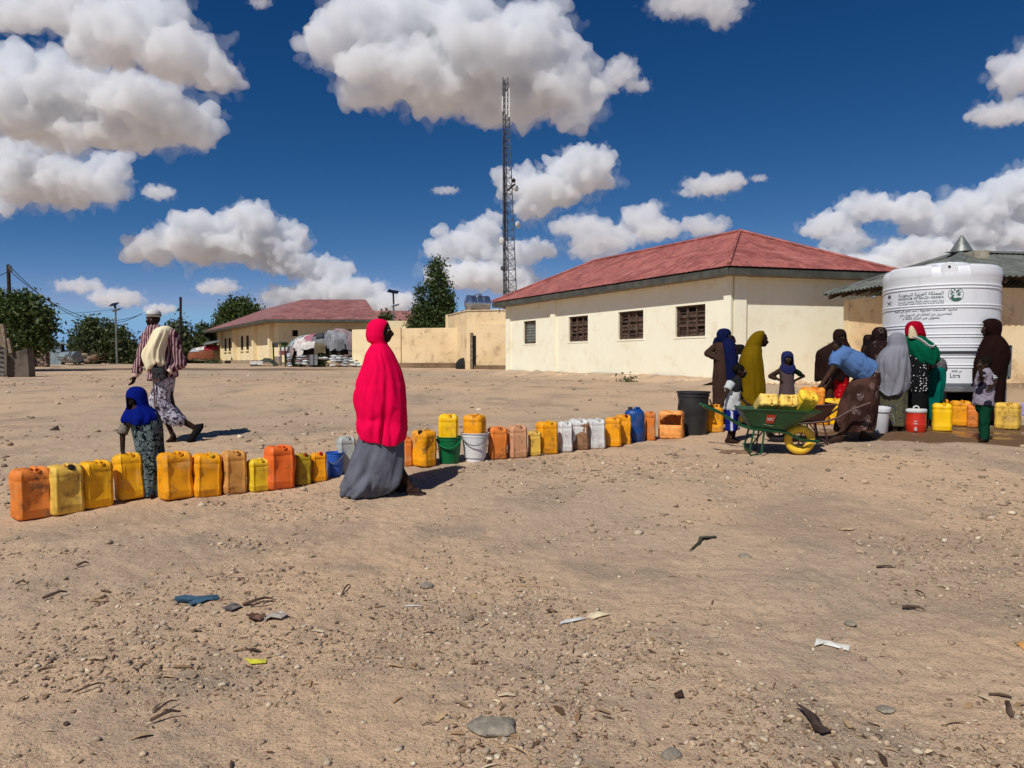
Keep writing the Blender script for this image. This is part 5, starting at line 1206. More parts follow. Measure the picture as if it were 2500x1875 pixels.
# cut-open orange can lying with its mouth to the viewer
p, rz, w, h = row_place(1604, 1667, 1002, 1070, -8); p = p + Vector((0, -.1, 0)); t = thing('cut_can', 'orange jerrycan with its front cut open beside the black bin', 'jerrycan', p, rz, GRP)
sh_ = can_mesh(w, w * .85, h, 171, True, 1.2, False)
import bmesh
bm = bmesh.new(); bm.from_mesh(sh_); kill = []
for f in bm.faces:
    c = f.calc_center_median()
    if f.normal.y < -.5 and c.z > h * .42 + abs(c.x) * .1 and c.z < h * (.88 - .9 * max(0, -c.x / w) ** 1.3) and abs(c.x) < w * .47: kill.append(f)
bmesh.ops.delete(bm, geom=kill, context='FACES'); bm.to_mesh(sh_); bm.free()
o_ = link('body', sh_, M_CAN, t, color=lin(240, 160, 80)); o_['dirt'] = .9; md = o_.modifiers.new('thickness', 'SOLIDIFY'); md.thickness = .008; md.offset = -1
# buckets
def bucket(label, px, ybot, ytop, w_px, col, mat=None, handle=-1, rot=None, name='bucket', dirt=.3, foot=False, D=None, group=GRP, taper=.80):
    p = G(px, ybot) if D is None else GD(px, D); k = p.y / FPX; r_ = w_px * k / 2; h = (ybot - ytop) * k; p = p + Vector((p.x, p.y, 0)).normalized() * r_ * taper * .9; p.z = gz(p.x, p.y) - .003
    t = thing(name, label, 'bucket', p, 0, group); b = taper * r_
    if rot is not None: t.rotation_euler = rot
    pr = ([(.005, 0), (b * .86, 0), (b * .86, .05 * h * 2.6), (b * .97, .05 * h * 2.8)] if foot else [(.005, .0), (b * .97, 0), (b, .01)]) + [(r_ * .965, h * .86), (r_ * .99, h * .865), (r_ * .985, h * .97), (r_ * 1.05, h * .975), (r_ * 1.05, h), (r_ * .97, h), (r_ * .95, h * .9), (b * .95, .03 + (h * .13 if foot else 0)), (.005, .025 + (h * .13 if foot else 0))]
    m = MB(); m.lathe(pr, 36, close=False); o = part('body', m, mat or M_CAN, t, True, False, col); o['dirt'] = float(dirt)
    # wire handle hanging on the front
    if handle:
        a0 = R(20); rr_ = r_ * 1.06; hp_ = []
        for j in range(13):
            f = j / 12; a = -math.pi + a0 + (math.pi - 2 * a0) * f; dz = -h * .33 * math.sin(math.pi * f) * (1 if handle > 0 else 1); hp_.append((rr_ * math.cos(a), rr_ * math.sin(a) * 1.02, h * .92 + dz))
        m = MB(); m.tube(hp_, .006 if handle < 2 else .012, 6); o = part('handle', m, mat or M_STEEL if handle < 2 else M_CAN, t, True, False, col); o['dirt'] = float(dirt)
    return t, p, h, r_
bucket('small blue plastic bucket left of the woman in pink', 818, 1166, 1105, 46, lin(44, 96, 190), handle=1, dirt=.05)
tb, pg_, hg_, rg_ = bucket('green plastic bucket with a yellow jerrycan standing in it', 1097, 1133, 1068, 61, lin(0, 104, 58), handle=2, dirt=.06)
tb, pw_, hw_, rw_ = bucket('white plastic bucket with an orange-yellow jerrycan stuck in it', 1160, 1130, 1059, 68, (.72, .72, .70), handle=1, dirt=.2, foot=True)
k = pg_.y / FPX; jerrycan('bright yellow jerrycan standing in the green bucket', pg_ + Vector((-.01, 0, hg_ * .45)), R(4), 46 * k, 34 * k, (1068 - 1012) * k + hg_ * .55, Y3, .15, 201, None, GRP, True, panel=False)
k = pw_.y / FPX; jerrycan('orange-yellow ribbed jerrycan lying upside down in the white bucket', pw_ + Vector((-.005, 0, hw_ * .50)), R(-22), 48 * k, 38 * k, (1059 - 1014) * k + hw_ * .50, Y2, .45, 202, None, GRP, False)
# big black bin
p = G(1692, 1064); k = p.y / FPX; r_ = 39 * k; h = (1064 - 957) * k; p = p + Vector((p.x, p.y, 0)).normalized() * r_ * .75; p.z = gz(p.x, p.y)
bn = thing('black_bin', 'big black plastic bin standing at the right end of the queue', 'bin', p)
m = MB(); m.lathe([(.01, 0), (r_ * .80, 0), (r_ * .82, .01), (r_ * .96, h * .88), (r_ * 1.0, h * .885), (r_ * 1.0, h * .96), (r_ * 1.07, h * .965), (r_ * 1.07, h), (r_ * .98, h), (r_ * .95, h * .9), (r_ * .78, .03), (.01, .03)], 40, close=False); part('body', m, simple('black_plastic', (.020, .021, .022), .5, (.034, .034, .034), 6, .1, 40, 0, .4), bn, True, False)
for s_ in (-1, 1): m = MB(); m.tube([(s_ * r_ * .93, -.10, h * .82), (s_ * r_ * 1.04, -.12, h * .70), (s_ * r_ * 1.0, -.05, h * .58)], .012, 6); part('handle', m, M_BLACK, bn, True, False)
p = G(1749, 1056); k = p.y / FPX; jerrycan('orange-yellow jerrycan with a pale side half behind the black bin', p + Vector((0, .14, -.003)), R(-10), 42 * k, 40 * k, 69 * k, Y2, .75, 211, None, 'jerrycans around the tank'); 
# cans round the tank
GT = 'jerrycans around the tank'
def tcan(label, x0, x1, y0, y1, col, dirt, turn, seed, ratio=.72, plain=False, extra=None, cap=None):
    xm = (x0 + x1) / 2; p = G(xm, y1); azm = math.degrees(math.atan2(p.x, p.y)); k = p.y / FPX; w = (x1 - x0) * k / (math.cos(R(abs(turn))) + ratio * abs(math.sin(R(turn)))); h = (y1 - y0) * k
    p = p + Vector((p.x, p.y, 0)).normalized() * (w * ratio * .45); p.z = gz(p.x, p.y) - .003
    return jerrycan(label, p, R(-azm + turn), w, w * ratio, h, col, dirt, seed, cap, GT, plain)
tcan('big yellow jerrycan behind the brown wheelbarrow handle', 2012, 2056, 972, 1037, Y3, .3, -10, 220)
tcan('orange-yellow jerrycan low behind the brown wheelbarrow', 1972, 2022, 985, 1038, Y2, .5, 8, 221)
tcan('yellow jerrycan behind the bright narrow one, right of the red cooler', 2270, 2313, 973, 1036, Y2, .4, -6, 222)
tcan('bright clean yellow jerrycan standing in front, right of the red cooler', 2277, 2321, 984, 1053, Y3, .05, 4, 223, .8, True)
tcan('yellow jerrycan with a paper label left of the boy in green trousers', 2320, 2368, 978, 1041, Y2, .4, 12, 224)
tcan('narrow orange jerrycan just behind the boy in green trousers', 2361, 2386, 987, 1044, OR, .5, 8, 225)
tcan('dusty tan-yellow jerrycan at the right edge of the photo', 2430, 2489, 983, 1049, PALE, 1.0, -16, 226)
p, _, _, _ = row_place(2352, 2362, 1000, 1030, 0)
# lilac can at the frame edge
p = G(2503, 1017); jerrycan('lilac jerrycan cut by the right edge of the photo', p + Vector((.05, .1, 0)), R(-30), .20, .16, .24, lin(150, 140, 190), .3, 230, None, GT, True)
# white bucket tipped, red cooler
p = GD(2151, 11.22); k = p.y / FPX; t = thing('tipped_bucket', 'white plastic bucket tilted upright beside the bending man', 'bucket', p + Vector((0, 0, .185)), 0, GT); t.rotation_euler = (R(6), R(-5), R(20))
m = MB(); M_ = Matrix.Rotation(R(0), 3, 'X'); m.lathe([(.005, -.19), (.10, -.19), (.105, -.18), (.128, .14), (.142, .145), (.142, .19), (.132, .19), (.118, .1), (.10, -.17), (.005, -.17)], 32, (0, 0, .01), close=False); part('body', m, poly_white('white_bucket_plastic', (.74, .74, .73)), t, True, False); m = MB(); m.tube([(.14, 0, .17), (.16, -.09, .07), (.15, -.13, -.05)], .006, 6); part('handle', m, M_STEEL, t, True, False)
p = G(2235, 1056); k = p.y / FPX; r_ = 23.5 * k; h = 58 * k; p = p + Vector((p.x, p.y, 0)).normalized() * r_; p.z = gz(p.x, p.y)
co_ = thing('water_cooler', 'red round drink cooler with white lid and tap standing in front of the tank', 'cooler', p); M_RCOOL = simple('red_cooler_plastic', lin(206, 48, 26), .4, lin(184, 44, 26), 8, .05, 40, 0, .45)
m = MB(); m.lathe([(.005, 0), (r_ * .93, 0), (r_ * .97, .02), (r_, h * .3), (r_, h * .32), (r_ * .985, h * .33), (r_, h * .8), (r_, h * .82)], 32, close=False); part('body', m, M_RCOOL, co_, True, False)
m = MB(); m.lathe([(r_ * 1.02, h * .82), (r_ * 1.06, h * .84), (r_ * 1.06, h * .94), (r_ * 1.0, h * .97), (.005, h * .98)], 32, close=False); ld = part('lid', m, M_WHITE, co_, True, False)
m = MB(); m.tube([(-.045, -.01, h * .97), (-.035, -.01, h * 1.06), (.0, -.01, h * 1.10), (.035, -.01, h * 1.06), (.045, -.01, h * .97)], .011, 8); part('lid_handle', m, M_WHITE, ld, True, False)
az_ = math.atan2(-p.y, -p.x); dv = Vector((math.cos(az_), math.sin(az_), 0)); Md = dv.to_track_quat('Z', 'Y').to_matrix()
m = MB(); m.lathe([(.02, -.01), (.02, .015), (.012, .02), (.012, .04), (.002, .04)], 12, dv * r_ + Vector((0, 0, h * .16)), Md); m.box(dv * (r_ + .035) + Vector((0, 0, h * .14)), (.025, .025, .05)); part('tap', m, M_WHITE, co_, False, False)
m = MB()
for (zz, ww) in ((.46, .04), (.36, .05)): m.box(dv * (r_ + .002) + Vector((0, 0, h * zz)), (ww, .004, .012), az_ + math.pi / 2)
part('printed_mark', m, M_WHITE, co_, False, False)
# ------------------------------------------------------------------ wheelbarrows
def barrow(name, label, loc, rz, tray_m, frame_m, tyre_m, logo=False, s=1.0):
    t = thing(name, label, 'wheelbarrow', loc, rz, 'wheelbarrows'); t.scale = (s, s, s)
    # tray: local +x towards the wheel, its front lip leaning out over the wheel
    rim = [(-.13, -.30), (.70, -.32), (.88, -.20), (.88, .20), (.70, .32), (-.13, .30)]; rz_ = [.605, .575, .565, .565, .575, .605]
    bot = [(.02, -.18), (.40, -.20), (.46, -.15), (.46, .15), (.40, .20), (.02, .18)]
    rim3 = [Vector((x, y, z)) for (x, y), z in zip(rim, rz_)]; bot3 = [Vector((x, y, .345 - .03 * x)) for (x, y) in bot]
    m = MB(); n = 6; th = .012; ctr = Vector((.3, 0, 0))
    m.add(rim3 + bot3, [(i, (i + 1) % n, n + (i + 1) % n, n + i) for i in range(n)] + [tuple(range(n, 2 * n))])
    ri = [v - Vector(((v.x - .3) * .02, v.y * .03, 0)) for v in rim3]; bi = [v + Vector((-(v.x - .3) * .05, -v.y * .04, th)) for v in bot3]
    m.add(ri + bi, [(n + i, n + (i + 1) % n, (i + 1) % n, i) for i in range(n)] + [tuple(range(2 * n - 1, n - 1, -1))])
    m.add(rim3 + ri, [(i, n + i, n + (i + 1) % n, (i + 1) % n) for i in range(n)])
    me = m.mesh('tray'); o = link('tray', me, tray_m, t); md = o.modifiers.new('bevel', 'BEVEL'); md.width = .03; md.segments = 3; md.limit_method = 'ANGLE'; md.angle_limit = R(25)
    m = MB(); m.tube([rim3[k % 6] + Vector((0, 0, .004)) for k in range(7)], .012, 6); part('rim_bead', m, tray_m, t, True, False)
    for sy in (-1, 1):
        m = MB(); m.tube([(.88, sy * .095, .185), (.66, sy * .115, .20), (.46, sy * .15, .30), (.20, sy * .18, .325), (.0, sy * .205, .35), (-.16, sy * .24, .41), (-.36, sy * .28, .545), (-.58, sy * .30, .63)], .018, 8); part('frame_tube', m, frame_m, t, True, False)
        m = MB(); m.tube([(-.46, sy * .292, .588), (-.60, sy * .301, .639)], .022, 8); part('grip', m, frame_m, t, True, False)
        m = MB(); m.tube([(.05, sy * .20, .33), (.0, sy * .24, .10), (.0, sy * .25, .008), (.14, sy * .22, .02), (.18, sy * .19, .32)], .013, 6); part('leg', m, frame_m, t, True, False)
    m = MB(); m.tube([(.0, -.245, .05), (.0, .245, .05)], .012, 6); m.tube([(.0, -.24, .12), (.24, .15, .31)], .010, 6); part('leg_brace', m, frame_m, t, True, False)
    Mw = Matrix.Rotation(R(90), 3, 'X'); wc = (.66, 0, .195)
    wh = thing_part('wheel', t)
    m = MB(); tp = [(.195 - .052 + .052 * math.cos(2 * math.pi * j / 14), .050 * math.sin(2 * math.pi * j / 14)) for j in range(15)]; m.lathe(tp, 40, wc, Mw, close=False); part('tyre', m, tyre_m, wh, True, False)
    m = MB(); m.lathe([(.102, -.03), (.098, -.012), (.09, 0), (.098, .012), (.102, .03)], 32, wc, Mw, close=False); part('rim', m, M_RUST, wh, True, False)
    m = MB(); m.lathe([(.028, -.05), (.028, .05)], 14, wc, Mw); m.tube([(wc[0], -.13, wc[2]), (wc[0], .13, wc[2])], .012, 8)
    part('hub', m, M_RUST, wh, True, False)
    for k in range(6):
        a = R(60 * k + 15); m = MB(); m.bar((wc[0] + .024 * math.cos(a), 0, wc[2] + .024 * math.sin(a)), (wc[0] + .098 * math.cos(a), 0, wc[2] + .098 * math.sin(a)), .018, .008, (0, 1, 0)); part('spoke', m, M_RUST, wh, False, False)
    if logo:
        # side face runs from rim (y=-.31) to the bottom (y=-.19)
        def side(u, v, o): 
            a = Vector((-.13 + .83 * u, -.30 - .02 * u, .605 - .03 * u)); b = Vector((.02 + .38 * u, -.18 - .02 * u, .345 - .0114 * u)); p = a.lerp(b, v); return p + Vector((0, -.92, -.38)).normalized() * o
        m = MB(); q = [side(.40, .20, .012), side(.40, .64, .012), side(.60, .66, .012), side(.555, .20, .012)]; q[2] = side(.575, .64, .012); m.prism([p + Vector((0, .004, 0)) for p in q], q); part('logo_plate', m, simple('orange_red_paint', lin(196, 62, 30), .6, lin(160, 52, 30), 12), t, False, False)
        v, f = text_verts('NRC', .1); x0, x1 = min(a[0] for a in v), max(a[0] for a in v); y0, y1 = min(a[1] for a in v), max(a[1] for a in v); m = MB()
        m.add([side(.42 + .125 * (a[0] - x0) / (x1 - x0), .50 - .16 * (a[1] - y0) / (y1 - y0), .0175) for a in v], f); part('logo_letters', m, M_WHITE, t, False, False)
        m = MB(); q = [side(.37, .70, .012), side(.37, .73, .012), side(.62, .80, .012), side(.62, .77, .012)]; m.prism([p + Vector((0, .004, 0)) for p in q], q); part('painted_line', m, simple('pale_green_line', lin(150, 190, 150), .6), t, False, False)
    return t
def thing_part(name, parent):
    o = bpy.data.objects.new(name, None); C.objects.link(o); o.parent = parent; o.empty_display_size = .05; return o
p = G(1950, 1107); gw = p + Vector((-.66 * 1.0, .02, 0)); gw.z = gz(gw.x + .3, gw.y) - .003
M_GREENP = simple('green_enamel', (.010, .075, .022), .35, (.006, .05, .016), 5, .08, 30, 0, .5); M_YTYRE = simple('yellow_tyre', lin(246, 206, 60), .6, lin(222, 176, 50), 6, .15, 40)
GW = barrow('wheelbarrow', 'green wheelbarrow with a yellow wheel and an orange emblem holding jerrycans', gw, R(-9), M_GREENP, M_GREENP, M_YTYRE, True, .98)
bw = GD(1936, 10.30); bw.x = gw.x + 1.27; bw.z = gz(bw.x, bw.y)
M_BROWNP = simple('brown_red_enamel', (.075, .022, .018), .45, (.05, .016, .013), 5, .1, 30, 0, .4)
BW = barrow('wheelbarrow', 'brown-red wheelbarrow behind the green one with its handles to the right', bw, R(174), M_BROWNP, M_BROWNP, M_BLACK, False, .90)
# load of the green wheelbarrow
gtop = gw.z + .545
jerrycan('pale yellow jerrycan lying tilted in the wheelbarrow, left of the two', (gw.x + .25, gw.y + .17, gtop + .03), 0, .235, .17, .36, lin(250, 214, 110), .35, 240, None, 'jerrycans in the wheelbarrow', True, tilt=(R(66), R(0), R(-4)))
jerrycan('pale yellow jerrycan lying tilted in the wheelbarrow, right of the two', (gw.x + .50, gw.y + .14, gtop + .02), 0, .235, .17, .36, lin(250, 210, 96), .35, 241, None, 'jerrycans in the wheelbarrow', True, tilt=(R(66), R(0), R(-4)))
jerrycan('ribbed yellow jerrycan lying in the middle of the wheelbarrow load', (gw.x + .74, gw.y + .20, gtop - .02), 0, .24, .18, .34, lin(246, 206, 60), .3, 242, None, 'jerrycans in the wheelbarrow', False, tilt=(R(40), R(10), R(6)))
ORC = jerrycan('orange jerrycan standing in the barrow under the hand of the bending man', (bw.x - .15, bw.y - .02, bw.z + .385), R(-8), .30, .24, .40, lin(248, 150, 40), .3, 243, None, 'jerrycans in the wheelbarrow', True)
# ------------------------------------------------------------------ people
M_SKIN = simple('dark_skin', (.036, .0185, .011), .65, (.026, .013, .008), 9, .05, 60, 0, .10)
M_SKIN2 = simple('brown_skin', (.056, .029, .017), .65, (.042, .021, .013), 9, .05, 60, 0, .10)
M_HAIR = simple('black_hair', (.007, .006, .005), .95, (.010, .009, .008), 60, .5, 200, 0, .03)
M_EYE = simple('eye_white', (.5, .46, .42), .3); M_PUPIL = simple('dark_pupil', (.008, .005, .004), .2)
M_SANDAL = simple('dusty_sandal', lin(64, 48, 38), .8, lin(40, 32, 28), 14)
def cloth(name, col, k=.82, rough=.92):
    m = Mat(name); co = m.co(); w = m.noise(co, 5, 4); f = m.noise(co, 240, 2); c = m.mix(m.ss(w, .35, .7), tuple(v * k for v in col), col); c = m.mix(m.ss(f, .55, .7, 0, .2), c, tuple(v * .6 for v in col))
    m.bump(m.math('ADD', m.math('MULTIPLY', m.noise(m.co(scale=(1, 1, .4)), 22, 4), .8), m.math('MULTIPLY', f, .15)), .35, .006)
    return m.out(c, rough, spec=.04)
def cloth_spots(name, base, spot, scale, lo=.18, hi=.26, rnd=1.0, extra=None, stretch=(1, 1, 1)):
    m = Mat(name); co = m.co(scale=stretch); d = m.noise(m.co(), 9, 3); v = m.vor(co, scale, rnd); f = m.ss(m.math('MULTIPLY_ADD', d, .12, v), hi + .06, lo + .06)
    c = m.mix(f, base, spot)
    if extra is not None: c = m.mix(m.ss(m.vor(co, scale * 2.1, 1.0), .22, .12), c, extra)
    m.bump(m.noise(m.co(scale=(1, 1, .4)), 22, 4), .3, .006); return m.out(c, .92, spec=.04)
def cloth_swirl(name, a, b_, scale, thr=.5, c3=None, rot=None, stretch=(1, 1, 1)):
    m = Mat(name); co = m.co(scale=stretch, rot=rot); w = m.noise(co, scale, 2, .5, 2.2); f = m.ss(m.math('ABSOLUTE', m.math('SUBTRACT', m.math('FRACT', m.math('MULTIPLY', w, 5.0)), .5)), .16, .24)
    c = m.mix(f, a, b_)
    if c3 is not None: c = m.mix(m.ss(m.noise(co, scale * .6, 3), .60, .66), c, c3)
    m.bump(m.noise(m.co(scale=(1, 1, .4)), 22, 4), .3, .006); return m.out(c, .92, spec=.04)
def cloth_stripes(name, a, b_, c3, scale, rot=(0, 0, 0)):
    m = Mat(name); co = m.co(rot=rot); w = m.math('FRACT', m.math('MULTIPLY', m.math('ADD', m.n('ShaderNodeSeparateXYZ').outputs[0], 0), 1)) if False else m.wave(co, scale, .8, 'X', 1, 1.5)
    c = m.mix(m.ss(w, .40, .52), a, b_); c = m.mix(m.ss(w, .86, .93), c, c3); m.bump(m.noise(m.co(scale=(1, 1, .4)), 22, 4), .35, .006); return m.out(c, .92, spec=.04)

class Person:
    def __init__(s, label, crop, bx, by=None, D=None, group=None):
        s.ox, s.oy, s.sc = crop
        px = s.ox + bx / s.sc
        if D is None: p = G(px, s.oy + by / s.sc); s.D = p.y
        else:
            s.D = D; p = GD(px, D); q = proj(p); 
            by = (q[1] - s.oy) * s.sc
        s.bx, s.by = bx, by; s.k = s.D / FPX / s.sc
        s.root = thing('person', label, 'person', p, 0, group)
    def pt(s, q):
        x, y = q[0], q[1]; dy = q[2] if len(q) > 2 else 0.0
        return Vector(((x - s.bx) * s.k, dy, (s.by - y) * s.k))
    def mesh(s, mb, name, voxel, it=4):
        return smoothed(eval_mesh(mb.mesh(name), [('REMESH', dict(mode='VOXEL', voxel_size=voxel)), ('SMOOTH', dict(factor=.5, iterations=it))], name))
    def body(s, head, hh, phi, bones=(), hands=(), feet=(), skin=None, voxel=.0105, pitch=0.0, eyes=True, extra=()):
        """head = crop point of the head's centre, hh = head height in crop px, phi = facing angle (deg, 0 = +x, -90 = to the viewer)"""
        skin = skin or M_SKIN; m = MB(); hc = s.pt(head); k = hh * s.k / .235
        F_ = Vector((math.cos(R(phi)) * math.cos(R(pitch)), math.sin(R(phi)) * math.cos(R(pitch)), math.sin(R(pitch)))); Sd = F_.cross(Vector((0, 0, 1))).normalized(); U = Sd.cross(F_)
        Mh = Matrix((Sd, F_, U)).transposed(); at = lambda x, y, z: hc + Mh @ Vector((x, y, z)) * k
        m.ell(at(0, -.012, .03), (.076 * k, .096 * k, .090 * k), Mh, 20, 14); m.ell(at(0, .014, -.035), (.062 * k, .074 * k, .078 * k), Mh, 18, 12)
        m.ell(at(0, .06, -.088), (.026 * k, .026 * k, .024 * k), Mh); m.cap(at(0, .088, .010), at(0, .108, -.030), .010 * k, .019 * k, 8)
        m.ell(at(0, .088, -.058), (.026 * k, .016 * k, .008 * k), Mh); m.ell(at(0, .084, -.072), (.023 * k, .016 * k, .009 * k), Mh)
        for sx_ in (-1, 1):
            m.ell(at(sx_ * .030, .082, .026), (.022 * k, .012 * k, .008 * k), Mh); m.ell(at(sx_ * .040, .066, -.018), (.020 * k, .022 * k, .02 * k), Mh); m.ell(at(sx_ * .079, -.01, -.01), (.010 * k, .022 * k, .032 * k), Mh)
        if bones and len(bones[0]) > 4: pass
        for b in bones: m.cap(s.pt(b[0]), s.pt(b[1]), b[2], b[3], 12)
        for e in extra: m.ell(s.pt(e[0]), e[1])
        fingers = MB()
        for h in hands:
            w, tip = s.pt(h[0]), s.pt(h[1]); hk = h[2] if len(h) > 2 else 1.0; curl = h[3] if len(h) > 3 else .5; nv = Vector(h[4]) if len(h) > 4 else Vector((0, 1, 0))
            d = (tip - w).normalized(); sv = d.cross(nv).normalized(); nv = sv.cross(d); Mq = Matrix((sv, nv, d)).transposed()
            m.cap(w - d * .02, w + d * .03 * hk, .024 * hk, .026 * hk); m.ell(w + d * .055 * hk, (.040 * hk, .017 * hk, .050 * hk), Mq, 12, 8)
            for j, (off, ln) in enumerate(((-.030, .070), (-.010, .080), (.010, .076), (.029, .060))):
                a = w + d * .088 * hk + sv * off * hk; b1 = a + (d * math.cos(curl * .5) + nv * math.sin(curl * .5)) * ln * .5 * hk; b2 = b1 + (d * math.cos(curl * 1.5) + nv * math.sin(curl * 1.5)) * ln * .5 * hk
                fingers.tube([a - d * .03 * hk, a, b1, b2], [.009 * hk, .0095 * hk, .0085 * hk, .0065 * hk], 8)
            a = w + d * .03 * hk - sv * .030 * hk; b1 = a + (d * .7 - sv * .55 + nv * .35).normalized() * .04 * hk; fingers.tube([a + sv * .015 * hk, a, b1, b1 + (d * .9 + nv * .5).normalized() * .028 * hk], [.011 * hk, .011 * hk, .010 * hk, .007 * hk], 8)
        for f in feet:
            an, toe = s.pt(f[0]), s.pt(f[1]); fk = f[2] if len(f) > 2 else 1.0; d = (toe - an); d.z = d.z if len(f) > 3 and f[3] else 0; ln = max(d.length, .05); d = d / ln; z0 = an.z
            low = (lambda p, h_: Vector((p.x, p.y, h_))) if not (len(f) > 3 and f[3]) else (lambda p, h_: p)
            if len(f) > 3 and f[3]: m.cap(an, toe, .036 * fk, .026 * fk)
            else:
                m.cap(an, low(an - d * .03 * fk, .035 * fk), .036 * fk, .034 * fk); m.cap(low(an - d * .03 * fk, .034 * fk), low(toe - d * .05, .026 * fk), .033 * fk, .034 * fk); m.cap(low(toe - d * .06, .025 * fk), low(toe, .02 * fk), .034 * fk, .020 * fk); m.cap(an, low(toe - d * .06, .03), .03 * fk, .024 * fk)
        me = s.mesh(m, 'body', voxel, 3)
        if fingers.v:
            bm = bmesh.new(); bm.from_mesh(me); f2 = fingers.mesh('f'); bm.from_mesh(f2); bm.to_mesh(me); bm.free(); bpy.data.meshes.remove(f2); smoothed(me)
        s.b = link('body', me, skin, s.root)
        if eyes:
            for sx_ in (-1, 1):
                e = MB(); e.ell(at(sx_ * .030, .076, .006), (.012 * k, .0105 * k, .009 * k), Mh, 10, 6); eo = part('eye', e, M_EYE, s.root, True, False)
                e = MB(); e.ell(at(sx_ * .030, .0845, .006), (.0055 * k, .003 * k, .0055 * k), Mh, 8, 5); part('pupil', e, M_PUPIL, eo, True, False)
        s.hat = at; s.hk = k; s.Mh = Mh
        return s
    def garm(s, name, mat, bones, voxel=.013, it=3, fold=.010, freq=9.0, seed=0, ells=()):
        """fitted clothing grown round flat-ended limb cones"""
        m = MB()
        for b in bones: m.cap(s.pt(b[0]), s.pt(b[1]), b[2], b[3], 14, len(b) > 4 and b[4])
        for e in ells: m.ell(s.pt(e[0]), e[1], e[2] if len(e) > 2 else None, 16, 10)
        me = s.mesh(m, name, voxel, it); n = len(me.vertices)
        co = np.empty(n * 3); me.vertices.foreach_get('co', co); co = co.reshape(-1, 3); no = np.empty(n * 3); me.vertices.foreach_get('normal', no); no = no.reshape(-1, 3)
        d = np.array([-.9 * max(0, 1 - 5 * abs(mnoise.noise(Vector((p[0] * freq * .7 - seed, p[1] * freq * .7, p[2] * freq * .7 + p[0] * 3))))) + mnoise.noise(Vector((p[0] * freq + seed, p[1] * freq, p[2] * freq * .45))) + .5 * mnoise.noise(Vector((p[0] * freq * 2.2, p[1] * freq * 2.2 + seed, p[2] * freq))) for p in co])
        me.vertices.foreach_set('co', (co + no * (d * fold)[:, None]).ravel()); me.update()
        return link(name, me, mat, s.root)
    def loft(s, name, mat, rings, k=(5, 9, 14), fold=.05, seed=0, n=72, top=True, face=None, thick=.006, hem=0.0, drift=1.0, slope=(0, 0), crease=.045):
        """draped cloth: rings = (y, x_left, x_right, half depth in m[, dy[, fold multiplier]]) from top to bottom, crop px"""
        rr = random.Random(seed); R_ = []
        for r in rings:
            y, xl, xr, ry = r[:4]; R_.append([(s.by - y) * s.k, ((xl + xr) / 2 - s.bx) * s.k, r[4] if len(r) > 4 else 0.0, (xr - xl) / 2 * s.k, ry, r[5] if len(r) > 5 else 1.0])
        A_ = np.array(R_); t = np.arange(len(A_)); ts = np.linspace(0, len(A_) - 1, (len(A_) - 1) * 6 + 1); out = np.empty((len(ts), 6))
        for c in range(6):      # monotone-ish cubic
            v = A_[:, c]; dv = np.gradient(v)
            for q, u in enumerate(ts):
                i = min(int(u), len(v) - 2); f = u - i; h00 = 2 * f ** 3 - 3 * f * f + 1; h10 = f ** 3 - 2 * f * f + f; h01 = 1 - h00; h11 = f ** 3 - f * f
                d0, d1 = dv[i], dv[i + 1]; sec = v[i + 1] - v[i]
                d0 = 0 if d0 * sec <= 0 else math.copysign(min(abs(d0), 3 * abs(sec)), sec); d1 = 0 if d1 * sec <= 0 else math.copysign(min(abs(d1), 3 * abs(sec)), sec)
                out[q, c] = h00 * v[i] + h10 * d0 + h01 * v[i + 1] + h11 * d1
        ph = [rr.uniform(0, 6.28) for _ in k]; am = [rr.uniform(.6, 1) / (1 + .12 * kk) for kk in k]; sm = sum(am); vs = []; m_ = len(out)
        ph2 = rr.uniform(0, 6.28)
        for q, (z, cx_, cy_, rx, ry, fm) in enumerate(out):
            u = q / (m_ - 1); zz = out[0, 0] - z
            for j in range(n):
                th = 2 * math.pi * j / n; F_ = 0
                for kk, p_, a_ in zip(k, ph, am): F_ += a_ * (1 - 1.6 * abs(math.sin(.5 * (kk * th + p_ + drift * 1.3 * math.sin(zz * 2.2 + p_) + drift * .8 * zz))))
                cn = mnoise.noise(Vector((math.cos(th) * 1.5 + seed * 3.1, math.sin(th) * 1.5, zz * 1.9 + seed))); cn2 = mnoise.noise(Vector((math.cos(th) * 2.6 - seed, math.sin(th) * 2.6 + zz * 1.2, zz * 3.2)))
                F_ = F_ / sm * fold * 1.3 * fm - fm * crease * (max(0, 1 - 7 * abs(cn)) + .6 * max(0, 1 - 6 * abs(cn2))) + .5 * fm * crease * cn + .35 * fold * fm * mnoise.noise(Vector((math.cos(th) * 2.5 + seed, math.sin(th) * 2.5, zz * 4)))
                rad = 1 + F_; dz = hem * u ** 6 * (math.sin(2 * th + ph2) * .6 + .4 * math.sin(5 * th + ph2 * 2)) - slope[1] * u ** 5 * math.cos(th - R(slope[0]))
                vs.append((cx_ + rx * rad * math.cos(th), cy_ + ry * rad * math.sin(th), z + dz))
        fs = []
        for q in range(m_ - 1):
            z = (out[q, 0] + out[q + 1, 0]) / 2
            for j in range(n):
                if face:
                    phi, y0, y1, hw = face; zt, zb_ = (s.by - y0) * s.k, (s.by - y1) * s.k
                    if zb_ < z < zt:
                        f = (z - zb_) / (zt - zb_); w = hw * math.sqrt(max(0, 1 - (2 * f - 1) ** 2)) ** .8; a = (math.degrees(2 * math.pi * (j + .5) / n) - phi + 180) % 360 - 180
                        if abs(a) < w: continue
                fs.append((q * n + j, (q + 1) * n + j, (q + 1) * n + (j + 1) % n, q * n + (j + 1) % n))
        if top: fs.append(tuple(range(n)))
        me = bpy.data.meshes.new(name); me.from_pydata(vs, [], fs); smoothed(me); me.update(); o = link(name, me, mat, s.root)
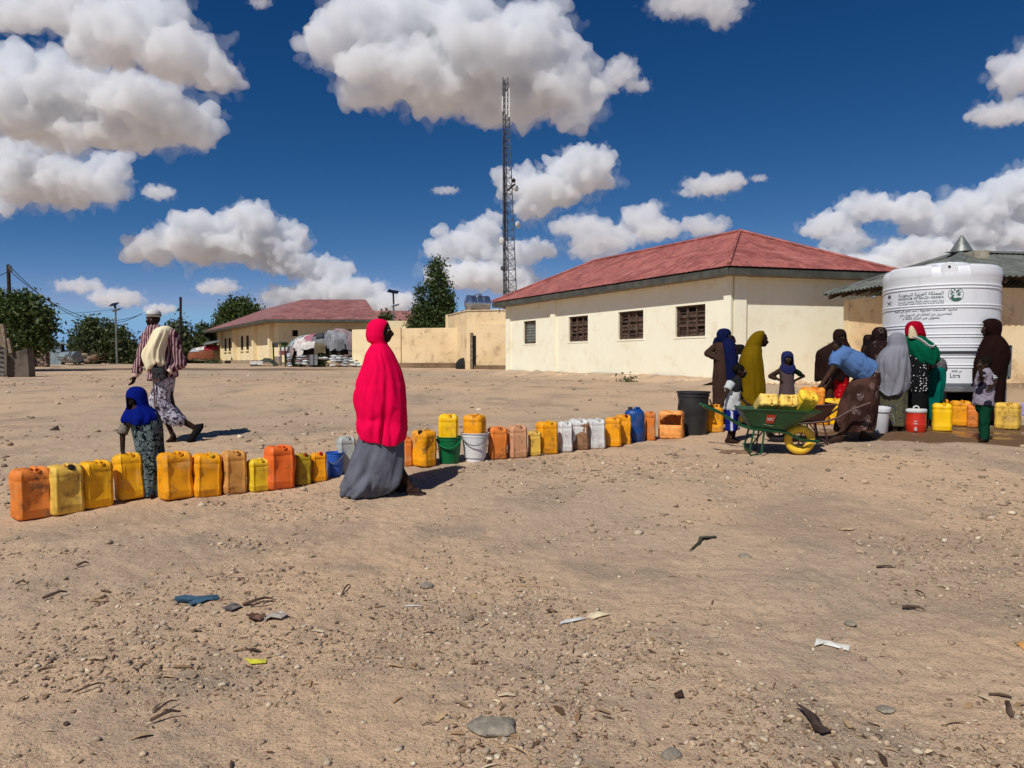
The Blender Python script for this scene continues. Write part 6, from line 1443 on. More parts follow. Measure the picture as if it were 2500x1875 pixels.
        if thick: md = o.modifiers.new('thickness', 'SOLIDIFY'); md.thickness = thick; md.offset = 0
        return o
    def sandals(s, feet):
        for f in feet:
            an, toe = s.pt(f[0]), s.pt(f[1]); d = toe - an; d.z = 0; ln = d.length; d = d / ln; m = MB(); c = (an + toe) / 2; c.z = .008
            sv = Vector((-d.y, d.x, 0)); pts = []
            for (a, w) in ((-.62, .028), (-.4, .036), (0, .036), (.4, .045), (.6, .038), (.72, .018)): pts.append((a, w))
            L_ = [c + d * a * (ln + .05) + sv * w for a, w in pts] + [c + d * a * (ln + .05) - sv * w for a, w in reversed(pts)]
            m.prism([p - Vector((0, 0, .010)) for p in L_][::-1], [p + Vector((0, 0, .010)) for p in L_][::-1]); so_ = part('sandal', m, M_SANDAL, s.root, False, False)
            m = MB(); m.tube([c + d * ln * .25 + sv * .042 + Vector((0, 0, .01)), c + d * ln * .22 + Vector((0, 0, .055)), c + d * ln * .25 - sv * .042 + Vector((0, 0, .01))], .008, 6); part('strap', m, M_SANDAL, so_, True, False)

C1, C2, C4, C7, C8 = (0, 900, 4.148), (280, 700, 4.147), (780, 760, 3.457), (1640, 780, 4.74), (1960, 760, 4.096)
# ---- woman in pink
p = Person('woman in a long bright pink veil over a grey skirt walking to the right', C4, 600, 1535)
p.body((528, 162), 205, 0, [((500, 270), (505, 420), .05, .06), ((505, 420), (520, 800), .12, .13), ((520, 800), (600, 1250, .04), .11, .06), ((600, 1250, .04), (690, 1470, .06), .05, .04), ((520, 800), (640, 1250, -.06), .11, .06), ((640, 1250, -.06), (780, 1480, -.05), .05, .035)], (), [((690, 1480, .06), (770, 1500, .06), 1.05), ((785, 1485, -.06), (865, 1505, -.06), 1.05)])
p.sandals([((700, 1500, .06), (770, 1500, .06)), ((795, 1500, -.06), (860, 1505, -.06))])
M_PINK = cloth('pink_jersey', lin(236, 8, 74), .92)
p.loft('veil', M_PINK, [(62, 494, 520, .02, 0, 0), (72, 455, 560, .06, 0, .1), (100, 425, 588, .095, 0, .1), (150, 405, 597, .112, 0, .2), (200, 400, 590, .112, 0, .3), (245, 412, 578, .10, 0, .35), (272, 446, 580, .092, 0, .4), (310, 425, 604, .14, 0, .5), (360, 398, 636, .20, 0, .55), (420, 385, 664, .23, 0, .6), (500, 360, 700, .25, 0, .8), (600, 335, 725, .27, 0, 1), (700, 324, 737, .28, 0, 1.1), (800, 320, 742, .285, 0, 1.2), (900, 334, 740, .28, 0, 1.3), (980, 322, 738, .29, 0, 1.4), (1050, 335, 728, .285, 0, 1.5), (1072, 360, 715, .28, 0, 1.5)], (3, 5, 9, 16), .105, 3, 112, True, (0, 92, 262, 50), .007, .03, 1.9, (-20, .045))
M_GREYK = cloth('grey_skirt_cloth', lin(104, 106, 116), .7)
p.loft('skirt', M_GREYK, [(980, 345, 720, .22, 0, .3), (1060, 336, 722, .24, 0, .5), (1120, 318, 724, .25, 0, .8), (1200, 285, 724, .27, 0, 1), (1290, 245, 722, .29, 0, 1.2), (1380, 212, 716, .31, 0, 1.4), (1450, 190, 690, .32, 0, 1.6), (1500, 172, 640, .32, 0, 1.7), (1530, 182, 560, .31, 0, 1.8), (1538, 200, 520, .30, 0, 1.8)], (4, 7, 11, 17), .10, 5, 96, True, None, .006, .02, 2.2)
# ---- man in the cap
p = Person('tall man in white cap and striped purple shirt, cream cloth over his shoulder', C2, 640, 1568)
feetm = []
p.body((405, 338), 175, -105, [((410, 400), (425, 470), .05, .055), ((430, 480), (480, 900), .12, .12), ((345, 485), (295, 730, -.06), .05, .042), ((295, 730, -.06), (258, 890, -.10), .040, .028), ((600, 490), (668, 770, .05), .05, .042), ((668, 770, .05), (588, 862, -.12), .038, .028), ((470, 900), (500, 1230, -.06), .09, .06), ((500, 1230, -.06), (590, 1490, -.02), .048, .03), ((510, 900), (585, 1290, .03), .07, .05), ((585, 1290, .03), (690, 1375, .07), .050, .045), ((690, 1375, .07), (795, 1440, .10), .046, .036)], [((258, 895, -.10), (228, 985, -.12), 1.0, .5, (-1, 0, 0)), ((588, 862, -.12), (540, 905, -.16), 1.0, .8, (0, 1, 0))], [((598, 1495, -.02), (572, 1545, -.12), .95), ((805, 1440, .10), (742, 1560, .04), 1.1, True)], voxel=.009)
M_CAPW = cloth('white_cap_cloth', (.62, .62, .6)); at = p.hat
m = MB(); m.lathe([(.086 * p.hk, .015), (.092 * p.hk, .022), (.094 * p.hk, .05), (.088 * p.hk, .085), (.065 * p.hk, .112), (.03 * p.hk, .125), (.003, .127)], 28, at(0, -.012, .03), None, 1, 1.15, False); cp = part('cap', m, M_CAPW, p.root, True, False)
m = MB(); m.lathe([(.0955 * p.hk, .030), (.0965 * p.hk, .048)], 28, at(0, -.012, .03), None, 1, 1.15, False); part('cap_band', m, cloth('grey_band', lin(120, 112, 98)), cp, True, False)
M_STR = cloth_stripes('purple_striped_shirting', lin(88, 44, 62), lin(146, 112, 116), lin(190, 168, 158), 8.5)
p.garm('shirt', M_STR, [((425, 455), (470, 700), .135, .165), ((470, 700), (500, 935), .165, .215, True), ((430, 470), (356, 495), .085, .085), ((520, 465), (596, 500), .085, .085), ((350, 490), (298, 730, -.06), .088, .078), ((298, 730, -.06), (262, 880, -.10), .078, .060, True), ((598, 495), (662, 770, .05), .092, .090), ((662, 770, .05), (604, 850, -.10), .085, .052, True), ((415, 440), (430, 480), .07, .10)], .012, 4, .018, 9, 3)
for (a, b) in (((268, 868, -.10), (257, 905, -.10)), ((606, 848, -.10), (590, 864, -.12))): m = MB(); m.cap(p.pt(a), p.pt(b), .047, .040, 16, True); part('cuff', m, cloth('pale_cuff', lin(214, 186, 170)), p.root, True, False)
M_CRM = cloth('cream_shawl', lin(236, 222, 184), .9)
p.loft('shoulder_cloth', M_CRM, [(398, 500, 556, .05, .02, .4), (430, 452, 588, .16, 0, .5), (480, 424, 596, .175, -.03, .7), (560, 402, 572, .14, -.10, 1), (650, 362, 560, .10, -.16, 1.2), (720, 348, 556, .09, -.17, 1.3), (780, 384, 562, .09, -.17, 1.3), (806, 404, 520, .075, -.17, 1.3)], (3, 7, 12), .17, 6, 80, True, None, .008, .07, 1.6, (0, 0), .07)
m = MB(); m.box(p.pt((530, 872, -.21)), (.165, .07, .15), .15, None, .86); m.box(p.pt((530, 846, -.245)), (.15, .012, .075), .15); m.box(p.pt((530, 872, -.253)), (.03, .012, .03), .15); m.tube([p.pt((500, 830, -.2)), p.pt((470, 700, -.19)), p.pt((520, 470, -.17))], .010, 6); solo('shoulder_bag', MB().add([v + p.root.location if isinstance(v, Vector) else tuple(Vector(v) + p.root.location) for v in m.v], m.f), M_BLACK, 'small black bag at the waist of the man in the cap', 'bag', smooth=True).modifiers.new('soft', 'BEVEL').width = .012
M_SAR = cloth_swirl('black_white_sarong', lin(62, 56, 70), lin(186, 180, 190), 6.5, c3=lin(96, 86, 100))
p.loft('sarong', M_SAR, [(905, 430, 610, .15, 0, .3), (960, 420, 606, .16, 0, .5), (1040, 402, 590, .17, 0, .8), (1110, 386, 578, .18, 0, 1), (1170, 362, 585, .19, 0, 1.2), (1250, 400, 640, .19, .02, 1.3), (1330, 455, 700, .19, .03, 1.3), (1385, 505, 705, .17, .04, 1.4), (1402, 525, 668, .15, .04, 1.4)], (4, 7, 12), .11, 9, 72, True, None, .006, .03)
m = MB(); a, b = p.pt((850, 1405, .11)), p.pt((742, 1575, .03)); m.tube([p.pt((862, 1392, .11)), p.pt((846, 1412, .11)), p.pt((822, 1448, .10)), p.pt((790, 1500, .07)), p.pt((765, 1542, .05)), p.pt((744, 1574, .03)), p.pt((734, 1590, .02))], [.012, .040, .050, .046, .052, .044, .014], 12); m.cap(p.pt((785, 1432, .10)), p.pt((835, 1425, .105)), .042, .046); part('shoe', m, cloth('black_shoe', (.012, .011, .011)), p.root, True, False)
m = MB(); m.tube([tuple(p.pt((468, 915, -.20)) + p.root.location), tuple(p.pt((482, 1200, -.20)) + p.root.location), tuple(p.pt((502, 1500, -.18)) + p.root.location)], .011, 8); solo('walking_stick', m, M_TIMBER, 'thin brown walking stick hanging before the man in the cap', 'stick', smooth=True)
# ---- girl in blue
p = Person('little girl in a bright blue headscarf and teal dress reaching down to a jerrycan', C1, 1530, 1283)
p.body((1378, 305), 150, -112, [((1390, 370), (1420, 440), .04, .045), ((1420, 440), (1500, 780), .085, .10), ((1330, 450), (1292, 660, -.08), .032, .028), ((1292, 660, -.08), (1312, 818, -.12), .027, .021), ((1560, 450), (1600, 640, .02), .03, .026), ((1600, 640, .02), (1590, 760, -.04), .025, .02), ((1500, 780), (1490, 1230, .04), .06, .035), ((1540, 780), (1590, 1230, -.04), .06, .035)], [((1312, 818, -.12), (1342, 886, -.14), .78, .9, (.3, 1, 0)), ((1590, 760, -.04), (1585, 830, -.06), .75)], [((1490, 1240, .04), (1462, 1262, -.06), .8), ((1592, 1250, -.04), (1600, 1280, -.16), .85)], voxel=.008, pitch=-22)
M_BLUE = cloth('royal_blue_jersey', lin(10, 26, 112), .85)
p.loft('headscarf', M_BLUE, [(176, 1378, 1404, .02, 0, 0), (186, 1345, 1445, .05, 0, .1), (220, 1312, 1482, .082, 0, .15), (270, 1300, 1496, .095, 0, .2), (320, 1302, 1502, .096, 0, .3), (370, 1306, 1514, .10, 0, .5), (410, 1296, 1560, .13, 0, .7), (455, 1270, 1606, .155, 0, .9), (500, 1258, 1616, .165, -.01, 1.1), (538, 1276, 1600, .165, -.01, 1.3), (548, 1300, 1570, .16, -.01, 1.3)], (4, 7, 12), .09, 4, 84, True, (-112, 286, 402, 46), .006, .03)
M_TEAL = cloth_swirl('teal_floral_cotton', lin(20, 28, 36), lin(98, 112, 110), 8.5, c3=lin(28, 70, 86))
p.loft('dress', M_TEAL, [(440, 1330, 1600, .12, 0, .2), (540, 1345, 1640, .13, 0, .5), (650, 1366, 1650, .135, 0, .8), (780, 1392, 1652, .14, 0, 1), (900, 1420, 1662, .145, 0, 1.2), (1020, 1440, 1668, .15, 0, 1.3), (1140, 1448, 1660, .15, 0, 1.4), (1240, 1452, 1648, .15, 0, 1.5), (1266, 1456, 1645, .15, 0, 1.5)], (4, 6, 10), .09, 7, 72, True, None, .006, .015)
M_CAMO = cloth_spots('grey_patterned_sleeve', lin(120, 112, 100), lin(44, 42, 40), 30, .25, .35)
p.garm('sleeve', M_CAMO, [((1325, 470), (1290, 655, -.08), .048, .050, True)], .010, 2, .006, 16, 2)
p.garm('sleeve', M_TEAL, [((1560, 470), (1605, 660, .02), .048, .045, True)], .010, 2, .006, 16, 4)
# ---- the group by the bin and barrows
p = Person('woman in a brown dress and navy headscarf with her hand on her hip', C7, 590, None, 12.45)
p.body((612, 195), 165, -35, [((600, 270), (600, 330), .045, .05), ((600, 330), (595, 700), .11, .12), ((520, 305), (416, 392, .03), .042, .036), ((416, 392, .03), (560, 478, -.12), .034, .026), ((660, 305), (690, 420, -.10), .042, .036), ((590, 700), (570, 1150), .09, .045), ((610, 700), (630, 1150), .09, .045)], [((560, 478, -.12), (612, 500, -.14), .9, .3, (0, 1, 0))], [((570, 1160), (590, 1190, -.14), 1), ((630, 1160), (660, 1190, -.14), 1)], voxel=.012)
M_BRN = cloth('brown_dress_cloth', lin(66, 48, 40), .75); M_NAVY = cloth('navy_scarf_cloth', lin(20, 26, 66), .8)
p.loft('dress', M_BRN, [(262, 540, 650, .06, 0, .2), (290, 505, 690, .12, 0, .3), (350, 490, 700, .15, 0, .4), (440, 488, 702, .155, 0, .6), (520, 486, 704, .16, 0, .7), (640, 478, 704, .17, 0, .9), (800, 480, 704, .18, 0, 1.2), (980, 476, 704, .185, 0, 1.3), (1150, 470, 704, .19, 0, 1.4)], (4, 7, 11), .07, 11, 64)
p.garm('sleeve', M_BRN, [((515, 300), (414, 392, .03), .058, .060), ((414, 392, .03), (548, 472, -.11), .058, .044, True)], .012, 3, .008, 12, 5)
p.garm('sleeve', M_BRN, [((665, 300), (692, 430, -.10), .055, .052, True)], .012, 3, .008, 12, 6)
p.loft('headscarf', M_NAVY, [(104, 585, 615, .02, 0, 0), (115, 548, 655, .06, 0, .2), (150, 522, 680, .095, 0, .4), (195, 518, 684, .105, 0, .6), (240, 528, 676, .10, 0, .7), (275, 545, 668, .085, 0, .7)], (3, 8, 12), .08, 12, 64, True, (-35, 160, 262, 44))
p.loft('shawl_end', M_NAVY, [(214, 600, 668, .03, -.06, .2), (240, 576, 684, .055, -.085, .4), (300, 570, 700, .06, -.13, .8), (400, 580, 712, .06, -.17, 1), (550, 592, 716, .06, -.18, 1.2), (660, 598, 714, .06, -.18, 1.3), (722, 604, 690, .05, -.18, 1.3)], (3, 6, 11), .16, 13, 56, True, None, .006, .05)
m = MB(); m.cap(p.pt((530, 235, .08)), p.pt((505, 268, .10)), .05, .025); part('scarf_knot', m, M_NAVY, p.root, True, False)
p = Person('small child held against the shoulder of the woman in the navy headscarf', C7, 705, None, 12.6)
p.body((692, 238), 105, 10, [((690, 290), (700, 330), .03, .04), ((700, 330), (705, 440), .075, .08), ((690, 335), (670, 400, -.10), .025, .02), ((700, 440), (660, 520, -.12), .04, .03), ((715, 440), (740, 540, -.05), .04, .03)], [((670, 400, -.10), (655, 440, -.13), .6)], (), M_SKIN2, .010)
m = MB(); m.ell(p.hat(0, -.02, .038), (.084 * p.hk, .10 * p.hk, .090 * p.hk), p.Mh, 16, 10); part('hair', m, M_HAIR, p.root, True, False)
p.garm('romper', cloth('dark_child_cloth', lin(60, 44, 48)), [((700, 322), (705, 450), .085, .095), ((700, 450), (665, 515, -.11), .055, .045, True), ((715, 450), (738, 530, -.05), .055, .045, True)], .012, 3)
p = Person('woman in a black headscarf and black and white top behind the mustard veil', C7, 775, None, 13.1)
p.body((782, 348), 125, 150, [((780, 410), (775, 440), .04, .045), ((775, 440), (775, 760), .10, .11), ((770, 760), (755, 1100), .08, .04), ((785, 760), (800, 1100), .08, .04)], (), [((755, 1115), (740, 1140, -.1)), ((800, 1115), (800, 1140, -.1))], None, .013)
p.loft('headscarf', cloth('black_scarf_cloth', (.010, .010, .011)), [(288, 770, 796, .02, 0, 0), (296, 735, 825, .05, 0, .2), (330, 714, 850, .09, 0, .4), (370, 712, 852, .095, 0, .5), (410, 725, 840, .085, 0, .6), (432, 735, 830, .08, 0, .6)], (3, 8), .06, 14, 48, True, (150, 320, 400, 40))
p.loft('top', cloth_spots('black_white_print', (.60, .60, .58), (.012, .012, .014), 26, .20, .28), [(400, 740, 830, .07, 0, .2), (425, 700, 850, .11, 0, .3), (500, 692, 856, .13, 0, .6), (620, 690, 860, .14, 0, 1), (700, 688, 862, .14, 0, 1.2)], (4, 7), .06, 15, 48)
p.loft('skirt', cloth('black_skirt_cloth', (.012, .012, .014)), [(680, 695, 856, .13, 0, .3), (850, 690, 862, .15, 0, 1), (1130, 684, 866, .16, 0, 1.3)], (4, 7), .07, 16, 48)
p = Person('woman in a floor-length mustard veil seen from the side behind the green wheelbarrow', C7, 935, None, 12.25)
p.body((1035, 232), 170, 2, [((1000, 300), (960, 360), .045, .055), ((960, 360), (930, 760), .12, .13), ((930, 760), (910, 1160, .06), .09, .045), ((930, 760), (960, 1160, -.06), .09, .045)], (), [((910, 1170, .06), (970, 1195, .06)), ((965, 1175, -.06), (1030, 1200, -.06))], None, .011, -8)
M_MUS = cloth('mustard_jersey', lin(112, 88, 8), .9)
p.loft('veil', M_MUS, [(132, 1015, 1056, .015, 0, 0), (140, 978, 1062, .05, 0, .1), (165, 938, 1062, .085, 0, .15), (205, 902, 1060, .105, 0, .2), (255, 872, 1052, .115, 0, .3), (310, 850, 1034, .12, 0, .4), (350, 832, 1028, .15, 0, .5), (410, 806, 1034, .19, 0, .6), (500, 786, 1046, .215, 0, .8), (620, 786, 1060, .225, 0, 1), (760, 788, 1076, .23, 0, 1.2), (900, 788, 1084, .23, 0, 1.4), (1050, 786, 1088, .235, 0, 1.5), (1190, 782, 1092, .24, 0, 1.6)], (4, 7, 11, 15), .075, 17, 80, True, (2, 150, 318, 44), .007, .02)
p = Person('small boy in a black and white shirt and blue shorts at the wheelbarrow handle', C7, 715, 1425)
p.body((778, 600), 165, -8, [((765, 670), (740, 720), .035, .04), ((735, 775), (700, 1030), .072, .085), ((655, 735, -.08), (592, 860, -.12), .030, .026), ((592, 860, -.12), (556, 935, -.14), .025, .02), ((770, 735, .08), (800, 880, .06), .03, .025), ((800, 880, .06), (850, 960, .0), .024, .02), ((680, 1050, -.05), (672, 1250, -.06), .062, .040), ((672, 1250, -.06), (640, 1370, -.06), .038, .026), ((730, 1050, .06), (735, 1250, .06), .062, .04), ((735, 1250, .06), (722, 1400, .06), .038, .026)], [((556, 935, -.14), (540, 985, -.16), .72, 1.0, (0, 1, 0)), ((850, 960, 0), (880, 985, -.03), .7)], [((642, 1375, -.06), (740, 1420, -.10), .85), ((724, 1400, .06), (790, 1440, .02), .85)], None, .0085, 0)
m = MB(); m.ell(p.hat(0, -.022, .036), (.083 * p.hk, .100 * p.hk, .092 * p.hk), p.Mh, 18, 12); part('hair', m, M_HAIR, p.root, True, False)
M_BW = cloth('white_tee', (.56, .58, .56)); M_BLK = cloth('black_tee', (.018, .018, .02))
p.garm('shirt', M_BW, [((705, 815), (690, 1050), .116, .122, True)], .011, 3, .012, 12, 2)
p.garm('shirt_yoke', M_BLK, [((752, 702), (735, 745), .068, .106), ((735, 745), (704, 835), .108, .1175, True), ((735, 735), (675, 735, -.06), .07, .06), ((735, 735), (770, 735, .06), .07, .058)], .011, 3, .006, 12, 4)
p.garm('sleeve', M_BW, [((665, 725, -.07), (612, 808, -.11), .062, .060, True)], .010, 2, .006, 14, 5); p.garm('sleeve', M_BLK, [((770, 725, .07), (798, 850, .06), .055, .050, True)], .010, 2, .006, 14, 6)
p.garm('shorts', cloth_stripes('blue_shorts_cloth', lin(20, 32, 110), lin(20, 32, 110), (.5, .52, .6), 2.2), [((690, 1020), (695, 1080), .115, .115), ((672, 1060, -.05), (672, 1285, -.06), .080, .082, True), ((722, 1060, .05), (740, 1285, .06), .080, .082, True)], .011, 3, .010, 10, 7)
p = Person('girl in a navy headscarf and mauve dress with both hands on her hips', C7, 1335, None, 13.1)
p.body((1335, 462), 150, -92, [((1335, 530), (1335, 570), .038, .042), ((1335, 570), (1335, 840), .10, .11), ((1262, 580), (1160, 658, .06), .034, .030), ((1160, 658, .06), (1258, 705, -.04), .028, .022), ((1408, 580), (1542, 655, .06), .034, .030), ((1542, 655, .06), (1416, 706, -.04), .028, .022), ((1310, 840), (1305, 1080), .07, .04), ((1360, 840), (1365, 1080), .07, .04)], [((1252, 703, -.04), (1290, 722, -.09), .75, .3, (0, 1, 0)), ((1420, 704, -.04), (1385, 722, -.09), .75, .3, (0, 1, 0))], [((1305, 1090), (1300, 1125, -.14), .9), ((1365, 1090), (1370, 1125, -.14), .9)], None, .010)
p.loft('headscarf', cloth('navy_girl_scarf', lin(38, 42, 84), .85), [(366, 1322, 1348, .02, 0, 0), (376, 1290, 1378, .05, 0, .1), (410, 1270, 1400, .085, 0, .2), (460, 1268, 1404, .095, 0, .3), (510, 1270, 1408, .095, 0, .4), (545, 1254, 1424, .11, 0, .6), (585, 1240, 1432, .125, 0, .9), (615, 1262, 1408, .12, -.01, 1.2), (625, 1280, 1390, .115, -.02, 1.2)], (4, 9), .06, 18, 64, True, (-92, 428, 538, 46))
p.loft('dress', cloth('grey_mauve_cotton', lin(92, 76, 76), .8), [(555, 1270, 1400, .08, 0, .2), (590, 1242, 1420, .11, 0, .3), (660, 1252, 1412, .12, 0, .5), (730, 1258, 1412, .12, 0, .7), (860, 1246, 1424, .14, 0, 1), (1000, 1238, 1432, .15, 0, 1.2), (1090, 1232, 1436, .155, 0, 1.3)], (4, 7, 12), .05, 19, 56)
p.garm('sleeve', M_BRN, [((1262, 580), (1160, 656, .06), .046, .048), ((1160, 656, .06), (1215, 684, 0), .046, .036, True)], .010, 3, .006, 14, 8); p.garm('sleeve', cloth('dark_green_sleeve', lin(24, 48, 30)), [((1410, 580), (1500, 634, .04), .048, .048, True)], .010, 3, .006, 14, 9)
p = Person('woman in a dark brown face veil leaning behind the bending man', C8, 300, None, 13.0)
p.body((368, 258), 130, -80, [((365, 310), (340, 350), .045, .05), ((340, 350), (290, 640), .12, .13), ((290, 640), (250, 1040), .08, .045), ((310, 640), (350, 1040), .08, .045)], (), [((250, 1050), (240, 1078, -.12)), ((350, 1050), (350, 1078, -.12))], M_SKIN2, .012)
M_DKB = cloth('dark_brown_veil', lin(42, 28, 24), .8)
p.loft('veil', M_DKB, [(178, 348, 372, .02, 0, 0), (186, 322, 402, .05, 0, .1), (220, 302, 424, .09, 0, .2), (262, 300, 428, .10, 0, .3), (300, 304, 438, .10, 0, .4), (335, 250, 456, .14, 0, .5), (370, 190, 468, .18, 0, .6), (410, 146, 472, .21, 0, .8), (500, 137, 474, .22, 0, 1), (600, 138, 470, .22, 0, 1.2), (692, 140, 440, .22, 0, 1.4)], (4, 7, 11), .06, 20, 72, True, (-80, 245, 270, 40), .006, .03)
p.loft('skirt', cloth_spots('red_floral_cotton', lin(176, 14, 24), lin(206, 120, 110), 16, .10, .22), [(600, 262, 450, .14, -.03, .3), (700, 286, 446, .14, -.03, .8), (800, 300, 440, .14, -.03, 1.1), (880, 306, 436, .14, -.03, 1.3), (1000, 300, 440, .15, -.03, 1.4)], (4, 7), .08, 21, 56)
p.garm('trousers', cloth('black_trousers', (.014, .013, .014)), [((250, 640, .05), (235, 880, .05), .09, .055), ((235, 880, .05), (250, 1045, .0), .055, .045, True)], .014, 2, .006)
# ---- bending man
p = Person('man in a blue shirt and brown patterned sarong bending to lift an orange jerrycan', C8, 480, 1298)
p.body((330, 362, -.02), 120, -150, [((350, 405), (400, 440), .05, .06), ((400, 450), (620, 605), .105, .105), ((305, 455, -.06), (250, 575, -.12), .050, .040), ((250, 575, -.12), (135, 735, -.14), .038, .027), ((420, 440, .12), (380, 600, .10), .05, .04), ((380, 600, .10), (250, 740, .02), .038, .027), ((600, 640), (480, 960, -.08), .095, .06), ((480, 960, -.08), (335, 1235, -.10), .055, .036), ((650, 640), (620, 960, .08), .095, .06), ((620, 960, .08), (630, 1230, .08), .055, .036)], [((135, 735, -.14), (88, 775, -.14), 1.05, .9, (0, 0, -1)), ((250, 740, .02), (215, 770, .02), 1.0, .6)], [((330, 1245, -.10), (222, 1305, -.16), 1.1), ((632, 1240, .08), (720, 1295, .02), 1.1)], M_SKIN2, .010, -50)
p.sandals([((320, 1295, -.10), (235, 1305, -.15)), ((640, 1290, .08), (712, 1295, .03))])
m = MB(); m.ell(p.hat(0, -.026, .034), (.080 * p.hk, .094 * p.hk, .086 * p.hk), p.Mh, 16, 10); part('hair', m, M_HAIR, p.root, True, False)
M_BLS = cloth('faded_blue_shirting', lin(84, 116, 164), .85)
p.garm('shirt', M_BLS, [((385, 445), (500, 520), .155, .185), ((500, 520), (648, 620), .185, .185, True), ((395, 440, -.06), (305, 462, -.08), .105, .088), ((308, 455, -.07), (270, 545, -.11), .088, .082, True), ((420, 440, .10), (385, 570, .10), .09, .08, True)], .012, 4, .011, 8, 4)
M_SARB = cloth_swirl('brown_batik_sarong', lin(62, 40, 34), lin(58, 38, 33), 9, c3=lin(78, 52, 44))
mm = Mat('brown_batik'); co = mm.co(); w1 = mm.noise(co, 11, 2, .5, 2.5); v1 = mm.vor(mm.co(scale=(1, 1, .8)), 7.5); f = mm.math('MULTIPLY', mm.ss(mm.math('ABSOLUTE', mm.math('SUBTRACT', mm.math('FRACT', mm.math('MULTIPLY', w1, 7)), .5)), .40, .46), mm.ss(v1, .42, .30)); M_SARB = mm.out(mm.mix(f, mm.mix(mm.ss(mm.noise(co, 4, 3), .4, .6), lin(52, 34, 30), lin(78, 54, 46)), lin(190, 170, 160)), .9, spec=.04)
p.loft('sarong', M_SARB, [(612, 620, 752, .13, 0, .2), (650, 545, 756, .16, 0, .4), (700, 478, 756, .18, 0, .6), (780, 430, 742, .19, 0, .8), (880, 388, 732, .20, 0, 1), (980, 352, 718, .20, 0, 1.2), (1090, 328, 706, .21, 0, 1.4), (1180, 316, 700, .21, 0, 1.5), (1194, 318, 698, .21, 0, 1.5)], (4, 7, 10), .07, 22, 80, True, None, .006, .02)
# ---- women at the tank
p = Person('woman in a plain black headscarf, farthest back of those facing the tank', C8, 655, None, 13.0)
p.body((652, 292), 120, 60, [((650, 340), (650, 380), .045, .05), ((650, 380), (650, 650), .12, .13), ((640, 650), (630, 1040), .09, .05), ((665, 650), (680, 1040), .09, .05)], (), [((630, 1050), (640, 1075, .1)), ((680, 1050), (690, 1075, .1))], None, .014)
M_BLKV = cloth('black_veil_cloth', lin(30, 24, 24), .8)
p.loft('veil', M_BLKV, [(232, 640, 664, .02, 0, 0), (240, 618, 690, .05, 0, .1), (270, 604, 708, .09, 0, .2), (320, 602, 712, .10, 0, .4), (370, 594, 722, .13, 0, .6), (430, 588, 730, .18, 0, .8), (600, 580, 735, .20, 0, 1.2), (800, 578, 738, .21, 0, 1.3), (1060, 574, 740, .22, 0, 1.4)], (4, 8), .06, 23, 56, True, (60, 265, 330, 40))
p = Person('woman in a dark brown patterned headscarf with a pale ring on it, facing the tank', C8, 765, None, 12.7)
p.body((762, 238), 150, 70, [((762, 300), (765, 340), .045, .05), ((765, 340), (765, 640), .12, .13), ((750, 640), (745, 1060), .09, .05), ((785, 640), (790, 1060), .09, .05)], (), [((745, 1070), (750, 1100, .1)), ((790, 1070), (795, 1100, .1))], None, .014)
M_DBP = cloth_swirl('dark_brown_print', lin(36, 24, 24), lin(40, 27, 26), 7, c3=lin(90, 74, 70))
p.loft('veil', M_DBP, [(158, 750, 776, .02, 0, 0), (166, 720, 808, .06, 0, .2), (200, 694, 828, .10, 0, .4), (250, 688, 832, .108, 0, .8), (295, 694, 826, .10, 0, 1.0), (320, 676, 840, .13, 0, 1), (370, 648, 850, .17, 0, 1.1), (440, 636, 856, .19, 0, 1.2), (600, 640, 850, .20, 0, 1.3), (800, 642, 848, .20, 0, 1.4), (1085, 640, 852, .21, 0, 1.5)], (4, 7, 11), .08, 24, 64, True, (70, 200, 290, 40))
m = MB(); q = p.pt((742, 196, -.118)); m.lathe([(.030, 0), (.034, .003), (.038, 0)], 20, q, Matrix.Rotation(R(62), 3, 'X'), 1, 1.2, False); part('printed_ring', m, cloth('pale_print', lin(120, 104, 98)), p.root, True, False)
p = Person('woman in a long light grey veil over an olive patterned skirt', C8, 905, 1192)
p.body((935, 300), 150, 75, [((930, 350), (920, 400), .045, .05), ((920, 400), (890, 700), .12, .13), ((880, 700), (872, 1140, .0), .09, .05), ((930, 700), (975, 1140, .02), .09, .045)], (), [((872, 1150, 0), (880, 1180, .12)), ((978, 1150, .02), (995, 1185, .12))], M_SKIN2, .013)
M_GRV = cloth('light_grey_jersey', lin(132, 132, 138), .88)
p.loft('veil', M_GRV, [(212, 918, 950, .02, 0, 0), (222, 878, 985, .06, 0, .2), (255, 852, 1008, .10, 0, .3), (300, 842, 1018, .115, 0, .5), (345, 838, 1026, .13, 0, .7), (385, 800, 1030, .17, 0, .8), (440, 762, 1034, .20, 0, 1), (520, 736, 1038, .22, 0, 1.2), (620, 734, 1042, .225, 0, 1.4), (720, 738, 1044, .225, 0, 1.6), (790, 736, 1030, .22, 0, 1.7), (822, 738, 960, .21, 0, 1.7)], (4, 7, 11, 17), .09, 25, 84, True, (75, 245, 345, 38), .006, .05, 2.5)
p.loft('skirt', cloth_spots('olive_floral_cotton', lin(84, 82, 62), lin(58, 60, 78), 12, .18, .30, 1.0, lin(140, 136, 112)), [(740, 775, 1034, .17, 0, .3), (850, 772, 1038, .18, 0, .8), (980, 778, 1032, .18, 0, 1.1), (1100, 786, 1024, .18, 0, 1.3), (1142, 790, 1020, .18, 0, 1.4)], (4, 7, 11), .06, 26, 64)
p = Person('woman in a bright red headscarf, green wrap and white-spotted black dress', C8, 1140, None, 11.75)
